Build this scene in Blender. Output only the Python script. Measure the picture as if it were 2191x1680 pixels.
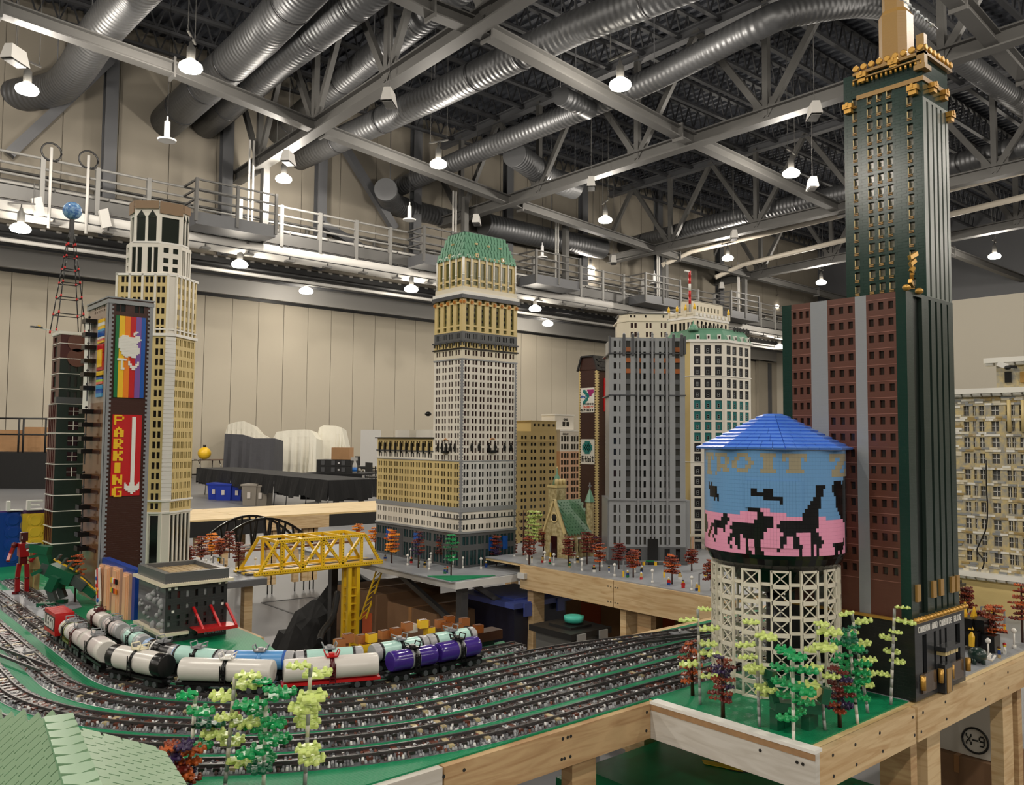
import bpy, bmesh, math, random
from mathutils import Vector, Matrix
random.seed(7)
sc = bpy.context.scene
for o in list(bpy.data.objects): bpy.data.objects.remove(o)
# ------------------------------------------------------------------ camera (world X/Y follow the hall grid)
PW, PH, FPX, HCAM = 2191.0, 1680.0, 1800.0, 1.6
PITCH, ROLL, YAW = math.radians(3.3), math.radians(0.45), math.radians(41)
_f0 = Vector((math.sin(YAW), math.cos(YAW), 0)); _r0 = Vector((math.cos(YAW), -math.sin(YAW), 0)); _u0 = Vector((0, 0, 1))
FWD = _f0 * math.cos(PITCH) + _u0 * math.sin(PITCH)
_u1 = -_f0 * math.sin(PITCH) + _u0 * math.cos(PITCH)
RIGHT = _r0 * math.cos(ROLL) + _u1 * math.sin(ROLL)
UP = _u1 * math.cos(ROLL) - _r0 * math.sin(ROLL)
CAM = Vector((0, 0, HCAM))
cd = bpy.data.cameras.new('camera'); cam = bpy.data.objects.new('camera', cd); sc.collection.objects.link(cam)
cd.sensor_fit = 'HORIZONTAL'; cd.sensor_width = 36.0; cd.lens = 36.0 * FPX / PW; cd.clip_start = 0.02; cd.clip_end = 300
m = Matrix((RIGHT, UP, -FWD)).transposed().to_4x4(); m.translation = CAM; cam.matrix_world = m
sc.camera = cam
# ------------------------------------------------------------------ world, exposure
w = bpy.data.worlds.new('world'); sc.world = w; w.use_nodes = True
w.node_tree.nodes['Background'].inputs[0].default_value = (1.0, 0.93, 0.82, 1)
w.node_tree.nodes['Background'].inputs[1].default_value = 0.02
vs = sc.view_settings; vs.view_transform = 'Standard'; vs.look = 'None'; vs.exposure = 0.28; vs.gamma = 1.0; vs.use_curve_mapping = False
sc.cycles.use_denoising = True
sc.cycles.use_adaptive_sampling = True; sc.cycles.adaptive_threshold = 0.06; sc.cycles.adaptive_min_samples = 16; sc.cycles.max_bounces = 5; sc.cycles.diffuse_bounces = 3; sc.cycles.glossy_bounces = 2; sc.cycles.transmission_bounces = 4; sc.cycles.transparent_max_bounces = 6
sc.cycles.sample_clamp_indirect = 6.0; sc.cycles.caustics_reflective = False; sc.cycles.caustics_refractive = False
LAMP_POWER = 780.0        # each high bay lamp
LAMP_COLOR = (1.0, 0.92, 0.81)
# ------------------------------------------------------------------ picture -> place
def ray(px, py): return FWD * FPX + RIGHT * (px - PW / 2) - UP * (py - PH / 2)
def atz(px, py, z):
    r = ray(px, py); return CAM + r * ((z - HCAM) / r.z)
def atY(px, py, Y):
    r = ray(px, py); return CAM + r * (Y / r.y)
def atX(px, py, X):
    r = ray(px, py); return CAM + r * (X / r.x)
def atd(px, py, d): return CAM + ray(px, py) * (d / FPX)
def proj(p):
    v = Vector(p) - CAM; d = v.dot(FWD); return PW / 2 + FPX * v.dot(RIGHT) / d, PH / 2 - FPX * v.dot(UP) / d
def zat(p, py):                      # height above p where the picture row py is met
    a = Vector((p[0], p[1], 0)); b = Vector((p[0], p[1], 4))
    lo, hi = -1.0, 30.0
    for _ in range(50):
        mid = (lo + hi) / 2
        if proj((p[0], p[1], mid))[1] > py: lo = mid
        else: hi = mid
    return (lo + hi) / 2
def run(p, d, px, z=None, lim=9.0):        # length along d from p until the picture column px is met
    p = Vector(p); d = Vector(d); s0 = proj(p)[0] < px
    lo, hi = 0.0, lim
    for _ in range(50):
        mid = (lo + hi) / 2
        if (proj(p + d * mid)[0] < px) == s0: lo = mid
        else: hi = mid
    return (lo + hi) / 2
UX = Vector((1, 0, 0)); UY = Vector((0, 1, 0)); UZ = Vector((0, 0, 1))
TT = HCAM - 0.68 * 1.0667            # train table top
TL = HCAM - 0.74 * 1.0667            # lower tables (bridge, corner tower)
# ------------------------------------------------------------------ materials
MATS = {}
def lin(c):
    return tuple(((x / 255.0) / 12.92 if x / 255.0 <= 0.04045 else (((x / 255.0) + 0.055) / 1.055) ** 2.4) for x in c)
def mat(name, rgb, rough=0.35, metal=0.0, kind=None, scale=1.0, strength=0.3, emit=None, alpha=None, spec=0.5, var=0.0, var_scale=3.0, rgb2=None):
    if name in MATS: return MATS[name]
    m = bpy.data.materials.new(name); m.use_nodes = True; nt = m.node_tree; N = nt.nodes; L = nt.links
    b = N['Principled BSDF']; c = (*lin(rgb), 1)
    b.inputs['Base Color'].default_value = c; b.inputs['Roughness'].default_value = rough; b.inputs['Metallic'].default_value = metal
    b.inputs['Specular IOR Level'].default_value = spec
    if emit: b.inputs['Emission Color'].default_value = (*emit[0], 1); b.inputs['Emission Strength'].default_value = emit[1]
    if alpha is not None: b.inputs['Alpha'].default_value = alpha
    tc = N.new('ShaderNodeTexCoord'); co = tc.outputs['Object']
    def bump(h, st, dist=0.002):
        bn = N.new('ShaderNodeBump'); bn.inputs['Strength'].default_value = st; bn.inputs['Distance'].default_value = dist
        L.new(h, bn.inputs['Height']); L.new(bn.outputs[0], b.inputs['Normal'])
    if var > 0 or rgb2:
        nz = N.new('ShaderNodeTexNoise'); nz.inputs['Scale'].default_value = var_scale; nz.inputs['Detail'].default_value = 5
        mx = N.new('ShaderNodeMixRGB'); L.new(co, nz.inputs['Vector'])
        c2 = (*lin(rgb2), 1) if rgb2 else tuple(min(1, x * (1 - var)) for x in c[:3]) + (1,)
        rp = N.new('ShaderNodeValToRGB'); rp.color_ramp.elements[0].position = 0.35; rp.color_ramp.elements[1].position = 0.65
        L.new(nz.outputs[0], rp.inputs[0]); L.new(rp.outputs[0], mx.inputs[0])
        mx.inputs[1].default_value = c; mx.inputs[2].default_value = c2; L.new(mx.outputs[0], b.inputs['Base Color'])
    if kind == 'brick':              # courses of small plastic bricks: fine relief only
        sx = N.new('ShaderNodeSeparateXYZ'); L.new(co, sx.inputs[0])
        ad = N.new('ShaderNodeMath'); ad.operation = 'ADD'; L.new(sx.outputs[0], ad.inputs[0]); L.new(sx.outputs[1], ad.inputs[1])
        cb = N.new('ShaderNodeCombineXYZ'); L.new(ad.outputs[0], cb.inputs[0]); L.new(sx.outputs[2], cb.inputs[1])
        br = N.new('ShaderNodeTexBrick'); br.inputs['Scale'].default_value = 1.0; br.inputs['Brick Width'].default_value = 0.032 * scale
        br.inputs['Row Height'].default_value = 0.0096 * scale; br.inputs['Mortar Size'].default_value = 0.0005 * scale; br.inputs['Mortar Smooth'].default_value = 0.3
        br.inputs['Color1'].default_value = (1, 1, 1, 1); br.inputs['Color2'].default_value = (0.9, 0.9, 0.9, 1); br.inputs['Mortar'].default_value = (0, 0, 0, 1)
        L.new(cb.outputs[0], br.inputs['Vector']); bump(br.outputs['Color'], strength, 0.001)
    if kind == 'studs':              # stud relief of a baseplate
        sx = N.new('ShaderNodeSeparateXYZ'); L.new(co, sx.inputs[0]); outs = []
        for i in (0, 1):
            mu = N.new('ShaderNodeMath'); mu.operation = 'MULTIPLY'; mu.inputs[1].default_value = 2 * math.pi / (0.008 * scale); L.new(sx.outputs[i], mu.inputs[0])
            sn = N.new('ShaderNodeMath'); sn.operation = 'SINE'; L.new(mu.outputs[0], sn.inputs[0]); outs.append(sn)
        ad = N.new('ShaderNodeMath'); ad.operation = 'ADD'; L.new(outs[0].outputs[0], ad.inputs[0]); L.new(outs[1].outputs[0], ad.inputs[1])
        gt = N.new('ShaderNodeMapRange'); gt.inputs['From Min'].default_value = 0.2; gt.inputs['From Max'].default_value = 0.9; L.new(ad.outputs[0], gt.inputs['Value'])
        bump(gt.outputs[0], strength, 0.0017)
    if kind == 'wood':
        mp = N.new('ShaderNodeMapping'); mp.inputs['Scale'].default_value = (2.2 * scale, 2.2 * scale, 22 * scale) ; L.new(co, mp.inputs['Vector'])
        nz = N.new('ShaderNodeTexNoise'); nz.inputs['Scale'].default_value = 2.0; nz.inputs['Detail'].default_value = 4; nz.inputs['Distortion'].default_value = 1.2; L.new(mp.outputs[0], nz.inputs['Vector'])
        mx = N.new('ShaderNodeMixRGB'); mx.inputs[1].default_value = c; mx.inputs[2].default_value = (*lin(rgb2 or tuple(int(x * .8) for x in rgb)), 1)
        rp = N.new('ShaderNodeValToRGB'); rp.color_ramp.elements[0].position = 0.4; rp.color_ramp.elements[1].position = 0.68
        L.new(nz.outputs[0], rp.inputs[0]); L.new(rp.outputs[0], mx.inputs[0]); L.new(mx.outputs[0], b.inputs['Base Color']); bump(nz.outputs[0], 0.15, 0.001)
    if kind == 'plywood':            # grain in the plane of a sheet
        mp = N.new('ShaderNodeMapping'); mp.inputs['Scale'].default_value = (1.0 * scale, 7 * scale, 1.0); L.new(co, mp.inputs['Vector'])
        nz = N.new('ShaderNodeTexNoise'); nz.inputs['Scale'].default_value = 1.6; nz.inputs['Detail'].default_value = 5; nz.inputs['Distortion'].default_value = 1.6; L.new(mp.outputs[0], nz.inputs['Vector'])
        mx = N.new('ShaderNodeMixRGB'); mx.inputs[1].default_value = c; mx.inputs[2].default_value = (*lin(rgb2 or tuple(int(x * .86) for x in rgb)), 1)
        rp = N.new('ShaderNodeValToRGB'); rp.color_ramp.elements[0].position = 0.45; rp.color_ramp.elements[1].position = 0.66
        L.new(nz.outputs[0], rp.inputs[0]); L.new(rp.outputs[0], mx.inputs[0]); L.new(mx.outputs[0], b.inputs['Base Color'])
    if kind == 'spiral':             # spiral seams of sheet metal duct (mesh carries x along the axis)
        sx = N.new('ShaderNodeSeparateXYZ'); uv = N.new('ShaderNodeUVMap'); L.new(uv.outputs[0], sx.inputs[0])
        ad = N.new('ShaderNodeMath'); ad.operation = 'ADD'; L.new(sx.outputs[0], ad.inputs[0]); L.new(sx.outputs[1], ad.inputs[1])
        mu = N.new('ShaderNodeMath'); mu.operation = 'MULTIPLY'; mu.inputs[1].default_value = 2 * math.pi / 0.2; L.new(sx.outputs[0], mu.inputs[0])
        sn = N.new('ShaderNodeMath'); sn.operation = 'SINE'; L.new(mu.outputs[0], sn.inputs[0]); bump(sn.outputs[0], strength, 0.03)
    if kind == 'noise':
        nz = N.new('ShaderNodeTexNoise'); nz.inputs['Scale'].default_value = 12 * scale; nz.inputs['Detail'].default_value = 6; L.new(co, nz.inputs['Vector']); bump(nz.outputs[0], strength, 0.01)
    if kind == 'cloth':
        nz = N.new('ShaderNodeTexNoise'); nz.inputs['Scale'].default_value = 4 * scale; nz.inputs['Detail'].default_value = 3; L.new(co, nz.inputs['Vector']); bump(nz.outputs[0], strength, 0.05)
    MATS[name] = m; return m
def P(name, rgb, **k): return mat(name, rgb, rough=k.pop('rough', 0.28), **k)     # toy plastic
# ------------------------------------------------------------------ mesh collector
class MB:
    def __init__(s): s.v = []; s.f = []; s.m = []; s.mats = []; s.sm = []; s.uv = {}
    def mi(s, m):
        if m not in s.mats: s.mats.append(m)
        return s.mats.index(m)
    def face(s, pts, m, smooth=False):
        n = len(s.v); s.v += [tuple(p) for p in pts]; s.f.append(tuple(range(n, n + len(pts)))); s.m.append(s.mi(m)); s.sm.append(smooth); return s
    def box(s, x0, x1, y0, y1, z0, z1, m):
        n = len(s.v); s.v += [(x0, y0, z0), (x1, y0, z0), (x1, y1, z0), (x0, y1, z0), (x0, y0, z1), (x1, y0, z1), (x1, y1, z1), (x0, y1, z1)]
        for f in ((0, 3, 2, 1), (4, 5, 6, 7), (0, 1, 5, 4), (1, 2, 6, 5), (2, 3, 7, 6), (3, 0, 4, 7)):
            s.f.append(tuple(n + i for i in f)); s.m.append(s.mi(m)); s.sm.append(False)
        return s
    def obox(s, c, ax, ay, az, m):          # oriented box, half vectors
        c, ax, ay, az = map(Vector, (c, ax, ay, az)); n = len(s.v)
        for k in (-1, 1):
            for (i, j) in ((-1, -1), (1, -1), (1, 1), (-1, 1)): s.v.append(tuple(c + ax * i + ay * j + az * k))
        for f in ((0, 3, 2, 1), (4, 5, 6, 7), (0, 1, 5, 4), (1, 2, 6, 5), (2, 3, 7, 6), (3, 0, 4, 7)):
            s.f.append(tuple(n + i for i in f)); s.m.append(s.mi(m)); s.sm.append(False)
        return s
    def bar(s, a, b, w, h, m, up=(0, 0, 1)):       # rectangular bar from a to b
        a, b, up = Vector(a), Vector(b), Vector(up); d = (b - a)
        if d.length < 1e-9: return s
        dn = d.normalized()
        if abs(dn.dot(up)) > 0.98: up = Vector((1, 0, 0)) if abs(dn.x) < 0.9 else Vector((0, 1, 0))
        sd = dn.cross(up).normalized(); u2 = sd.cross(dn).normalized()
        return s.obox((a + b) / 2, d / 2, sd * (w / 2), u2 * (h / 2), m)
    def prism(s, pts, z0, z1, m, mtop=None):         # polygon in XY extruded in z
        n = len(s.v); k = len(pts)
        s.v += [(p[0], p[1], z0) for p in pts] + [(p[0], p[1], z1) for p in pts]
        for i in range(k):
            j = (i + 1) % k; s.f.append((n + i, n + j, n + k + j, n + k + i)); s.m.append(s.mi(m)); s.sm.append(False)
        s.f.append(tuple(n + k + i for i in range(k))); s.m.append(s.mi(mtop or m)); s.sm.append(False)
        s.f.append(tuple(n + k - 1 - i for i in range(k))); s.m.append(s.mi(m)); s.sm.append(False)
        return s
    def frust(s, p0, z0, p1, z1, m, cap=True):
        n = len(s.v); k = len(p0); s.v += [(p[0], p[1], z0) for p in p0] + [(p[0], p[1], z1) for p in p1]
        for i in range(k):
            j = (i + 1) % k; s.f.append((n + i, n + j, n + k + j, n + k + i)); s.m.append(s.mi(m)); s.sm.append(False)
        if cap: s.f.append(tuple(n + k + i for i in range(k))); s.m.append(s.mi(m)); s.sm.append(False)
        return s
    def slab(s, poly, o, a, b, n_, th, m):     # polygon (u,v) on plane o + a*u + b*v, extruded along n_ by th
        o, a, b, n_ = map(Vector, (o, a, b, n_)); k = len(poly); n = len(s.v)
        lo = [o + a * p[0] + b * p[1] for p in poly]; s.v += [tuple(p) for p in lo] + [tuple(p + n_ * th) for p in lo]
        for i in range(k):
            j = (i + 1) % k; s.f.append((n + i, n + j, n + k + j, n + k + i)); s.m.append(s.mi(m)); s.sm.append(False)
        s.f.append(tuple(n + k + i for i in range(k))); s.m.append(s.mi(m)); s.sm.append(False)
        s.f.append(tuple(n + k - 1 - i for i in range(k))); s.m.append(s.mi(m)); s.sm.append(False)
        return s
    def lathe(s, o, axis, prof, m, seg=16, smooth=True, caps=True, mats=None):   # prof: (distance along axis, radius)
        o, ax = Vector(o), Vector(axis).normalized(); t = Vector((0, 0, 1)) if abs(ax.z) < 0.9 else Vector((1, 0, 0))
        a = ax.cross(t).normalized(); b = ax.cross(a).normalized(); n = len(s.v)
        for (h, r) in prof:
            for i in range(seg):
                q = 2 * math.pi * i / seg; s.v.append(tuple(o + ax * h + (a * math.cos(q) + b * math.sin(q)) * r))
        for k in range(len(prof) - 1):
            for i in range(seg):
                j = (i + 1) % seg; s.f.append((n + k * seg + i, n + k * seg + j, n + (k + 1) * seg + j, n + (k + 1) * seg + i))
                s.m.append(s.mi(mats[k] if mats else m)); s.sm.append(smooth)
        if caps:
            s.f.append(tuple(n + i for i in reversed(range(seg)))); s.m.append(s.mi(mats[0] if mats else m)); s.sm.append(False)
            e = n + (len(prof) - 1) * seg; s.f.append(tuple(e + i for i in range(seg))); s.m.append(s.mi(mats[-1] if mats else m)); s.sm.append(False)
        return s
    def cyl(s, a, b, r, m, seg=10, r2=None, smooth=True):
        a, b = Vector(a), Vector(b); d = b - a
        return s.lathe(a, d, [(0, r), (d.length, r if r2 is None else r2)], m, seg, smooth)
    def tube(s, pts, r, m, seg=10, closed=False, smooth=True):
        pts = [Vector(p) for p in pts]; n0 = len(s.v); K = len(pts); prev = None; acc = 0.0
        for i, p in enumerate(pts):
            d = (pts[min(i + 1, K - 1)] - pts[max(i - 1, 0)]).normalized()
            if prev is None:
                t = Vector((0, 0, 1)) if abs(d.z) < 0.9 else Vector((1, 0, 0)); a = d.cross(t).normalized()
            else:
                a = (prev - d * prev.dot(d)).normalized()
            prev = a; b = d.cross(a)
            if i: acc += (p - pts[i - 1]).length
            rr = r[i] if isinstance(r, (list, tuple)) else r
            for q in range(seg):
                an = 2 * math.pi * q / seg; s.uv[len(s.v)] = (acc, q / seg); s.v.append(tuple(p + (a * math.cos(an) + b * math.sin(an)) * rr))
        for k in range(K - 1):
            for i in range(seg):
                j = (i + 1) % seg; s.f.append((n0 + k * seg + i, n0 + k * seg + j, n0 + (k + 1) * seg + j, n0 + (k + 1) * seg + i)); s.m.append(s.mi(m)); s.sm.append(smooth)
        s.f.append(tuple(n0 + i for i in reversed(range(seg)))); s.m.append(s.mi(m)); s.sm.append(False)
        e = n0 + (K - 1) * seg; s.f.append(tuple(e + i for i in range(seg))); s.m.append(s.mi(m)); s.sm.append(False)
        return s
    def ball(s, c, r, m, seg=12, rings=8, sz=1.0):
        pr = [(-r * sz * math.cos(math.pi * i / rings), max(1e-5, r * math.sin(math.pi * i / rings))) for i in range(rings + 1)]
        return s.lathe(c, (0, 0, 1), pr, m, seg, True, False)
    def mesh(s, name):
        me = bpy.data.meshes.new(name); me.from_pydata(s.v, [], s.f)
        for x in s.mats: me.materials.append(x)
        me.polygons.foreach_set('material_index', s.m); me.polygons.foreach_set('use_smooth', s.sm)
        if s.uv:
            ul = me.uv_layers.new(name='UVMap'); li = [0] * len(me.loops); me.loops.foreach_get('vertex_index', li)
            buf = []
            for i in li: buf += s.uv.get(i, (0, 0))
            ul.data.foreach_set('uv', buf)
        me.update(); return me
    def add(s, name, parent=None, **k): return link(name, s.mesh(name), parent, **k)
COL = sc.collection
def link(name, me, parent=None, loc=None, rz=None, label=None, cat=None, group=None, kind=None, rot=None, scale=None):
    o = bpy.data.objects.new(name, me); COL.objects.link(o)
    if parent is not None: o.parent = parent
    if loc is not None: o.location = loc
    if rz is not None: o.rotation_euler = (0, 0, rz)
    if rot is not None: o.rotation_euler = rot
    if scale is not None: o.scale = scale
    if label: o['label'] = label
    if cat: o['category'] = cat
    if group: o['group'] = group
    if kind: o['kind'] = kind
    return o
def thing(name, label, cat, loc=(0, 0, 0), rz=0.0, group=None, kind=None): 
    return link(name, None, None, loc, rz, label, cat, group, kind)
def copytree(o, parent=None, loc=None, rz=None, label=None, scale=None):
    c = o.copy(); COL.objects.link(c); c.parent = parent
    if loc is not None: c.location = loc
    if rz is not None: c.rotation_euler = (0, 0, rz)
    if label: c['label'] = label
    if scale is not None: c.scale = scale
    for ch in list(o.children): copytree(ch, c)
    return c
def box(name, x0, x1, y0, y1, z0, z1, m, parent=None, **k):
    return MB().box(x0, x1, y0, y1, z0, z1, m).add(name, parent, **k)
ORD = ['first', 'second', 'third', 'fourth', 'fifth', 'sixth', 'seventh', 'eighth', 'ninth', 'tenth', 'eleventh', 'twelfth', 'thirteenth', 'fourteenth', 'fifteenth', 'sixteenth', 'seventeenth', 'eighteenth', 'nineteenth', 'twentieth', 'twenty-first', 'twenty-second', 'twenty-third', 'twenty-fourth', 'twenty-fifth', 'twenty-sixth', 'twenty-seventh', 'twenty-eighth', 'twenty-ninth', 'thirtieth']
# ================================================================== THE HALL
S1 = 1.0667
YW, ZW, ZB, ZL, ZDECK, XR = 37.1, 8.0, 12.27, 11.52, 17.2, 60.0
X0H, X1H, Y0H = -36.0, 66.0, -36.0
m_floor = mat('polished concrete', (118, 119, 122), rough=0.42, var=0.25, var_scale=0.35, spec=0.4)
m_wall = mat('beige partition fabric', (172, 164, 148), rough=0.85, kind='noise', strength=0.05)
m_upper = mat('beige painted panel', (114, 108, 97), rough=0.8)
m_white = mat('white painted steel', (178, 176, 172), rough=0.5)
m_greybeam = mat('grey painted steel', (80, 79, 77), rough=0.55, var=0.08, var_scale=1.0)
m_darksteel = mat('dark grey steel', (74, 75, 78), rough=0.55)
m_deck = mat('dark roof deck', (58, 61, 68), rough=0.6)
m_joist = mat('charcoal joist steel', (44, 45, 48), rough=0.6)
m_duct = mat('galvanised duct', (100, 101, 103), rough=0.45, metal=0.7, kind='spiral', strength=0.3)
m_ductplain = mat('galvanised flange', (80, 80, 82), rough=0.4, metal=0.8)
m_black = mat('black metal', (18, 18, 19), rough=0.5)
m_lamp = mat('lit lamp bowl', (255, 255, 255), rough=0.4, emit=((1.0, 0.9, 0.74), 26.0))
m_lampoff = mat('unlit lamp white', (225, 225, 225), rough=0.4)
m_pipe = mat('cream pipe', (190, 182, 168), rough=0.5)
box('floor', X0H, X1H, Y0H, YW + 1, -0.2, 0, m_floor, kind='structure')
# cut access hatch outlines in the floor
hb = MB(); c0 = atz(560, 1292, 0)
hatch = [atz(*p, 0) for p in ((560, 1290), (668, 1278), (760, 1305), (640, 1318))]
for i in range(4):
    hb.bar(hatch[i] + UZ * 0.002, hatch[(i + 1) % 4] + UZ * 0.002, 0.02, 0.004, m_darksteel)
hb.add('trim_1', kind='structure')
# back partition wall with its folding panels
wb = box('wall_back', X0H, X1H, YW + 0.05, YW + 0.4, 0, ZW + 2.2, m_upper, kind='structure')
xj = [atY(px, 900, YW).x for px in (430.7, 490, 546.6, 601, 653, 703.8, 751.7, 797.7)]
pitch = (xj[-1] - xj[0]) / 7
pm = MB().box(0.012, pitch - 0.012, -0.06, 0.05, 0.05, ZW, m_wall).mesh('panel')
k0 = int((xj[0] - X0H) / pitch)
for k in range(-k0, int((X1H - xj[0]) / pitch)):
    link('panel', pm, wb, (xj[0] + k * pitch, YW, 0))
box('trim_2', X0H, X1H, YW - 0.12, YW - 0.05, ZW - 0.03, ZW + 0.1, m_black, kind='structure')
# bulkhead above the partition, low soffit deck with ribs behind the catwalk
bk = MB().box(X0H, X1H, YW - 0.35, YW + 0.05, ZW + 0.1, ZW + 1.05, m_white)
bk.box(X0H, X1H, YW - 0.5, YW - 0.35, ZW + 0.95, ZW + 1.05, m_black); bk.add('wall_bulkhead', kind='structure')
sf = MB(); ys0, ys1, zs = 33.3, YW - 0.3, 9.02
sf.box(X0H, X1H, ys0, ys1, zs, zs + 0.1, m_darksteel); so = sf.add('ceiling_soffit', kind='structure')
rb = MB().box(0, 0.17, ys0, ys1 - 0.3, zs - 0.09, zs - 0.001, m_white).mesh('deck_rib')
x = 2.0
while x < 60: link('deck_rib', rb, so, (x, 0, 0)); x += 0.52
for i, (yy, zz, w_, h_) in enumerate(((33.5, 8.72, .32, .5), (35.0, 8.72, .3, .4))):
    box('soffit_beam', X0H, X1H, yy - w_ / 2, yy + w_ / 2, zz - h_ / 2, zz + h_ / 2, m_darksteel, so)
# upper wall above the catwalk
YU = 33.2
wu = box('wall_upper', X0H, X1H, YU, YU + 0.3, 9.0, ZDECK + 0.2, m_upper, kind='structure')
pu = MB().box(0.01, 1.86, -0.05, 0.0, 9.1, ZDECK, m_upper).mesh('panel')
x = X0H
while x < X1H - 2: link('panel', pu, wu, (x, YU, 0)); x += 1.88
for px in (235, 487, 690, 893, 1090, 1250, 1410, 1540):
    p = atY(px, 300, YU - 0.3)
    mb = MB(); mb.box(p.x - 0.22, p.x + 0.22, YU - 0.42, YU - 0.36, 9, ZDECK, m_darksteel); mb.box(p.x - 0.04, p.x + 0.04, YU - 0.36, YU - 0.1, 9, ZDECK, m_darksteel); mb.box(p.x - 0.22, p.x + 0.22, YU - 0.1, YU - 0.05, 9, ZDECK, m_darksteel)
    mb.add('column', wu)
for (a, b) in (((235, 130), (20, 330)), ((690, 480), (820, 560)), ((740, 320), (845, 490))):
    A = atY(*a, YU - 0.5); B = atY(*b, YU - 0.5); MB().bar(A, B, 0.3, 0.34, m_darksteel).add('wind_brace', wu)
box('wall_right', XR, XR + 0.3, Y0H, YW, 0, 11.4, mat('cream wall right', (182, 176, 162), rough=0.8), kind='structure')
box('wall_right_upper', XR + 0.05, XR + 0.35, Y0H, YW, 11.4, ZDECK + .2, m_darksteel, kind='structure')
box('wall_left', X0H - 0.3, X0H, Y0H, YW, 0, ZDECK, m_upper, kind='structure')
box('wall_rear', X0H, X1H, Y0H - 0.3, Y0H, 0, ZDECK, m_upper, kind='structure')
# grey doors / recess in the far right corner
dr = thing('door_1', 'tall grey panel door at the far right corner of the hall', 'door', (0, 0, 0), kind='structure')
dm = mat('grey door', (150, 143, 130), rough=0.6)
p0 = atY(1622, 800, YW - 0.3); p1 = atY(1668, 800, YW - 0.3)
MB().box(p0.x, p1.x, YW - 0.35, YW - 0.1, 0, zat((p0.x, YW - .3), 772), dm).add('door_leaf', dr)
MB().box(p0.x + (p1.x - p0.x) * .42, p0.x + (p1.x - p0.x) * .55, YW - 0.45, YW - 0.35, 0, zat((p0.x, YW - .3), 775), m_darksteel).add('door_post', dr)
# ------------------------------------------------------------------ roof deck, open web joists, trusses
rd = MB(); rd.box(X0H, X1H, Y0H, YU, ZDECK + 0.08, ZDECK + 0.3, m_deck); ro = rd.add('ceiling', kind='structure')
rm = MB().box(0, 0.14, Y0H, YU, ZDECK - 0.02, ZDECK + 0.08, m_deck).mesh('deck_rib')
x = 4.0
while x < 60: link('deck_rib', rm, ro, (x, 0, 0)); x += 0.42
jm = MB(); L_, n_ = 62.0, 90
wj = MB()
for i in range(n_):
    a = L_ * i / n_; b = L_ * (i + 0.5) / n_; c = L_ * (i + 1) / n_
    wj.bar((a, 0, -1.0), (b, 0, -0.06), 0.05, 0.05, m_joist); wj.bar((b, 0, -0.06), (c, 0, -1.0), 0.05, 0.05, m_joist)
tc_ = MB().box(0, L_, -0.09, 0.09, -0.1, 0, m_joist).mesh('top_chord'); bc_ = MB().box(0, L_, -0.09, 0.09, -1.06, -0.96, m_joist).mesh('bottom_chord'); wj_ = wj.mesh('web')
yy = 1.2; k = 0
while yy < 32.5:
    j = thing('roof_joist', f'dark open web roof joist under the deck, {ORD[k]} from the camera', 'joist', (-1.5, yy, ZDECK), group='roof joists')
    link('top_chord', tc_, j); link('bottom_chord', bc_, j); link('web', wj_, j); yy += 1.72; k += 1
def ibeam(mb, a, b, w_, h_, m):
    a, b = Vector(a), Vector(b); z = UZ * (h_ / 2)
    mb.bar(a + z, b + z, w_, h_ * .12, m); mb.bar(a - z, b - z, w_, h_ * .12, m); mb.bar(a, b, w_ * .22, h_, m)
QL = [('first', (420, 438), (1180, -55), 12.9), ('second', (915, 487), (2260, 45), 24.2), ('third', (1215, 576), (2300, 330), 35.8), ('fourth', (1440, 622), (2300, 455), 46.5)]
for (o_, a, b, _x) in QL:
    A = atz(*a, ZB); B = atz(*b, ZB); t = thing('roof_truss', f'grey steel roof truss running away from the camera, {o_} from the left', 'truss', (0, 0, 0), group='main roof trusses')
    mb = MB(); ibeam(mb, A, B, 0.42, 0.42, m_greybeam); mb.add('bottom_chord', t)
    T = UZ * 3.9; mb = MB(); ibeam(mb, A + T, B + T, 0.35, 0.35, m_darksteel); mb.add('top_chord', t)
    d = B - A; n = max(2, round(d.length / 5.2))
    for i in range(n):
        p = A + d * ((i + .5) / n); MB().bar(p, p + T, 0.2, 0.2, m_greybeam).add('post', t)
        for s in (-.5, .5):
            q = A + d * ((i + .5 + s) / n) + T; MB().bar(p, q, 0.17, 0.22, m_greybeam).add('diagonal', t)
        MB().obox(p + UZ * .35, d.normalized() * .5, d.normalized().cross(UZ) * .02, UZ * .25, m_greybeam).add('gusset', t)
PL = [('far', [(-220, -60), (0, 18), (369, 148), (690, 278), (1113, 439), (1450, 550), (1747, 625), (1960, 680)]),
      ('middle', [(700, -95), (921, 18), (1041, 66), (1450, 284), (1802, 450), (2035, 539), (2191, 598), (2300, 635)]),
      ('near', [(1960, -95), (2049, 0), (2191, 159), (2300, 270)])]
for (o_, pts) in PL:
    t = thing('roof_beam', f'pale grey cross beam under the roof trusses, the {o_} one', 'beam', group='cross beams')
    W3 = [atz(*p, ZB) for p in pts]
    for a, b in zip(W3, W3[1:]):
        mb = MB(); ibeam(mb, a, b, 0.36, 0.34, m_greybeam); mb.add('beam_segment', t)
    for p in W3[1:-1]: MB().obox(p, (0.03, 0, 0), (0, .22, 0), (0, 0, .3), m_greybeam).add('splice_plate', t)
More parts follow.
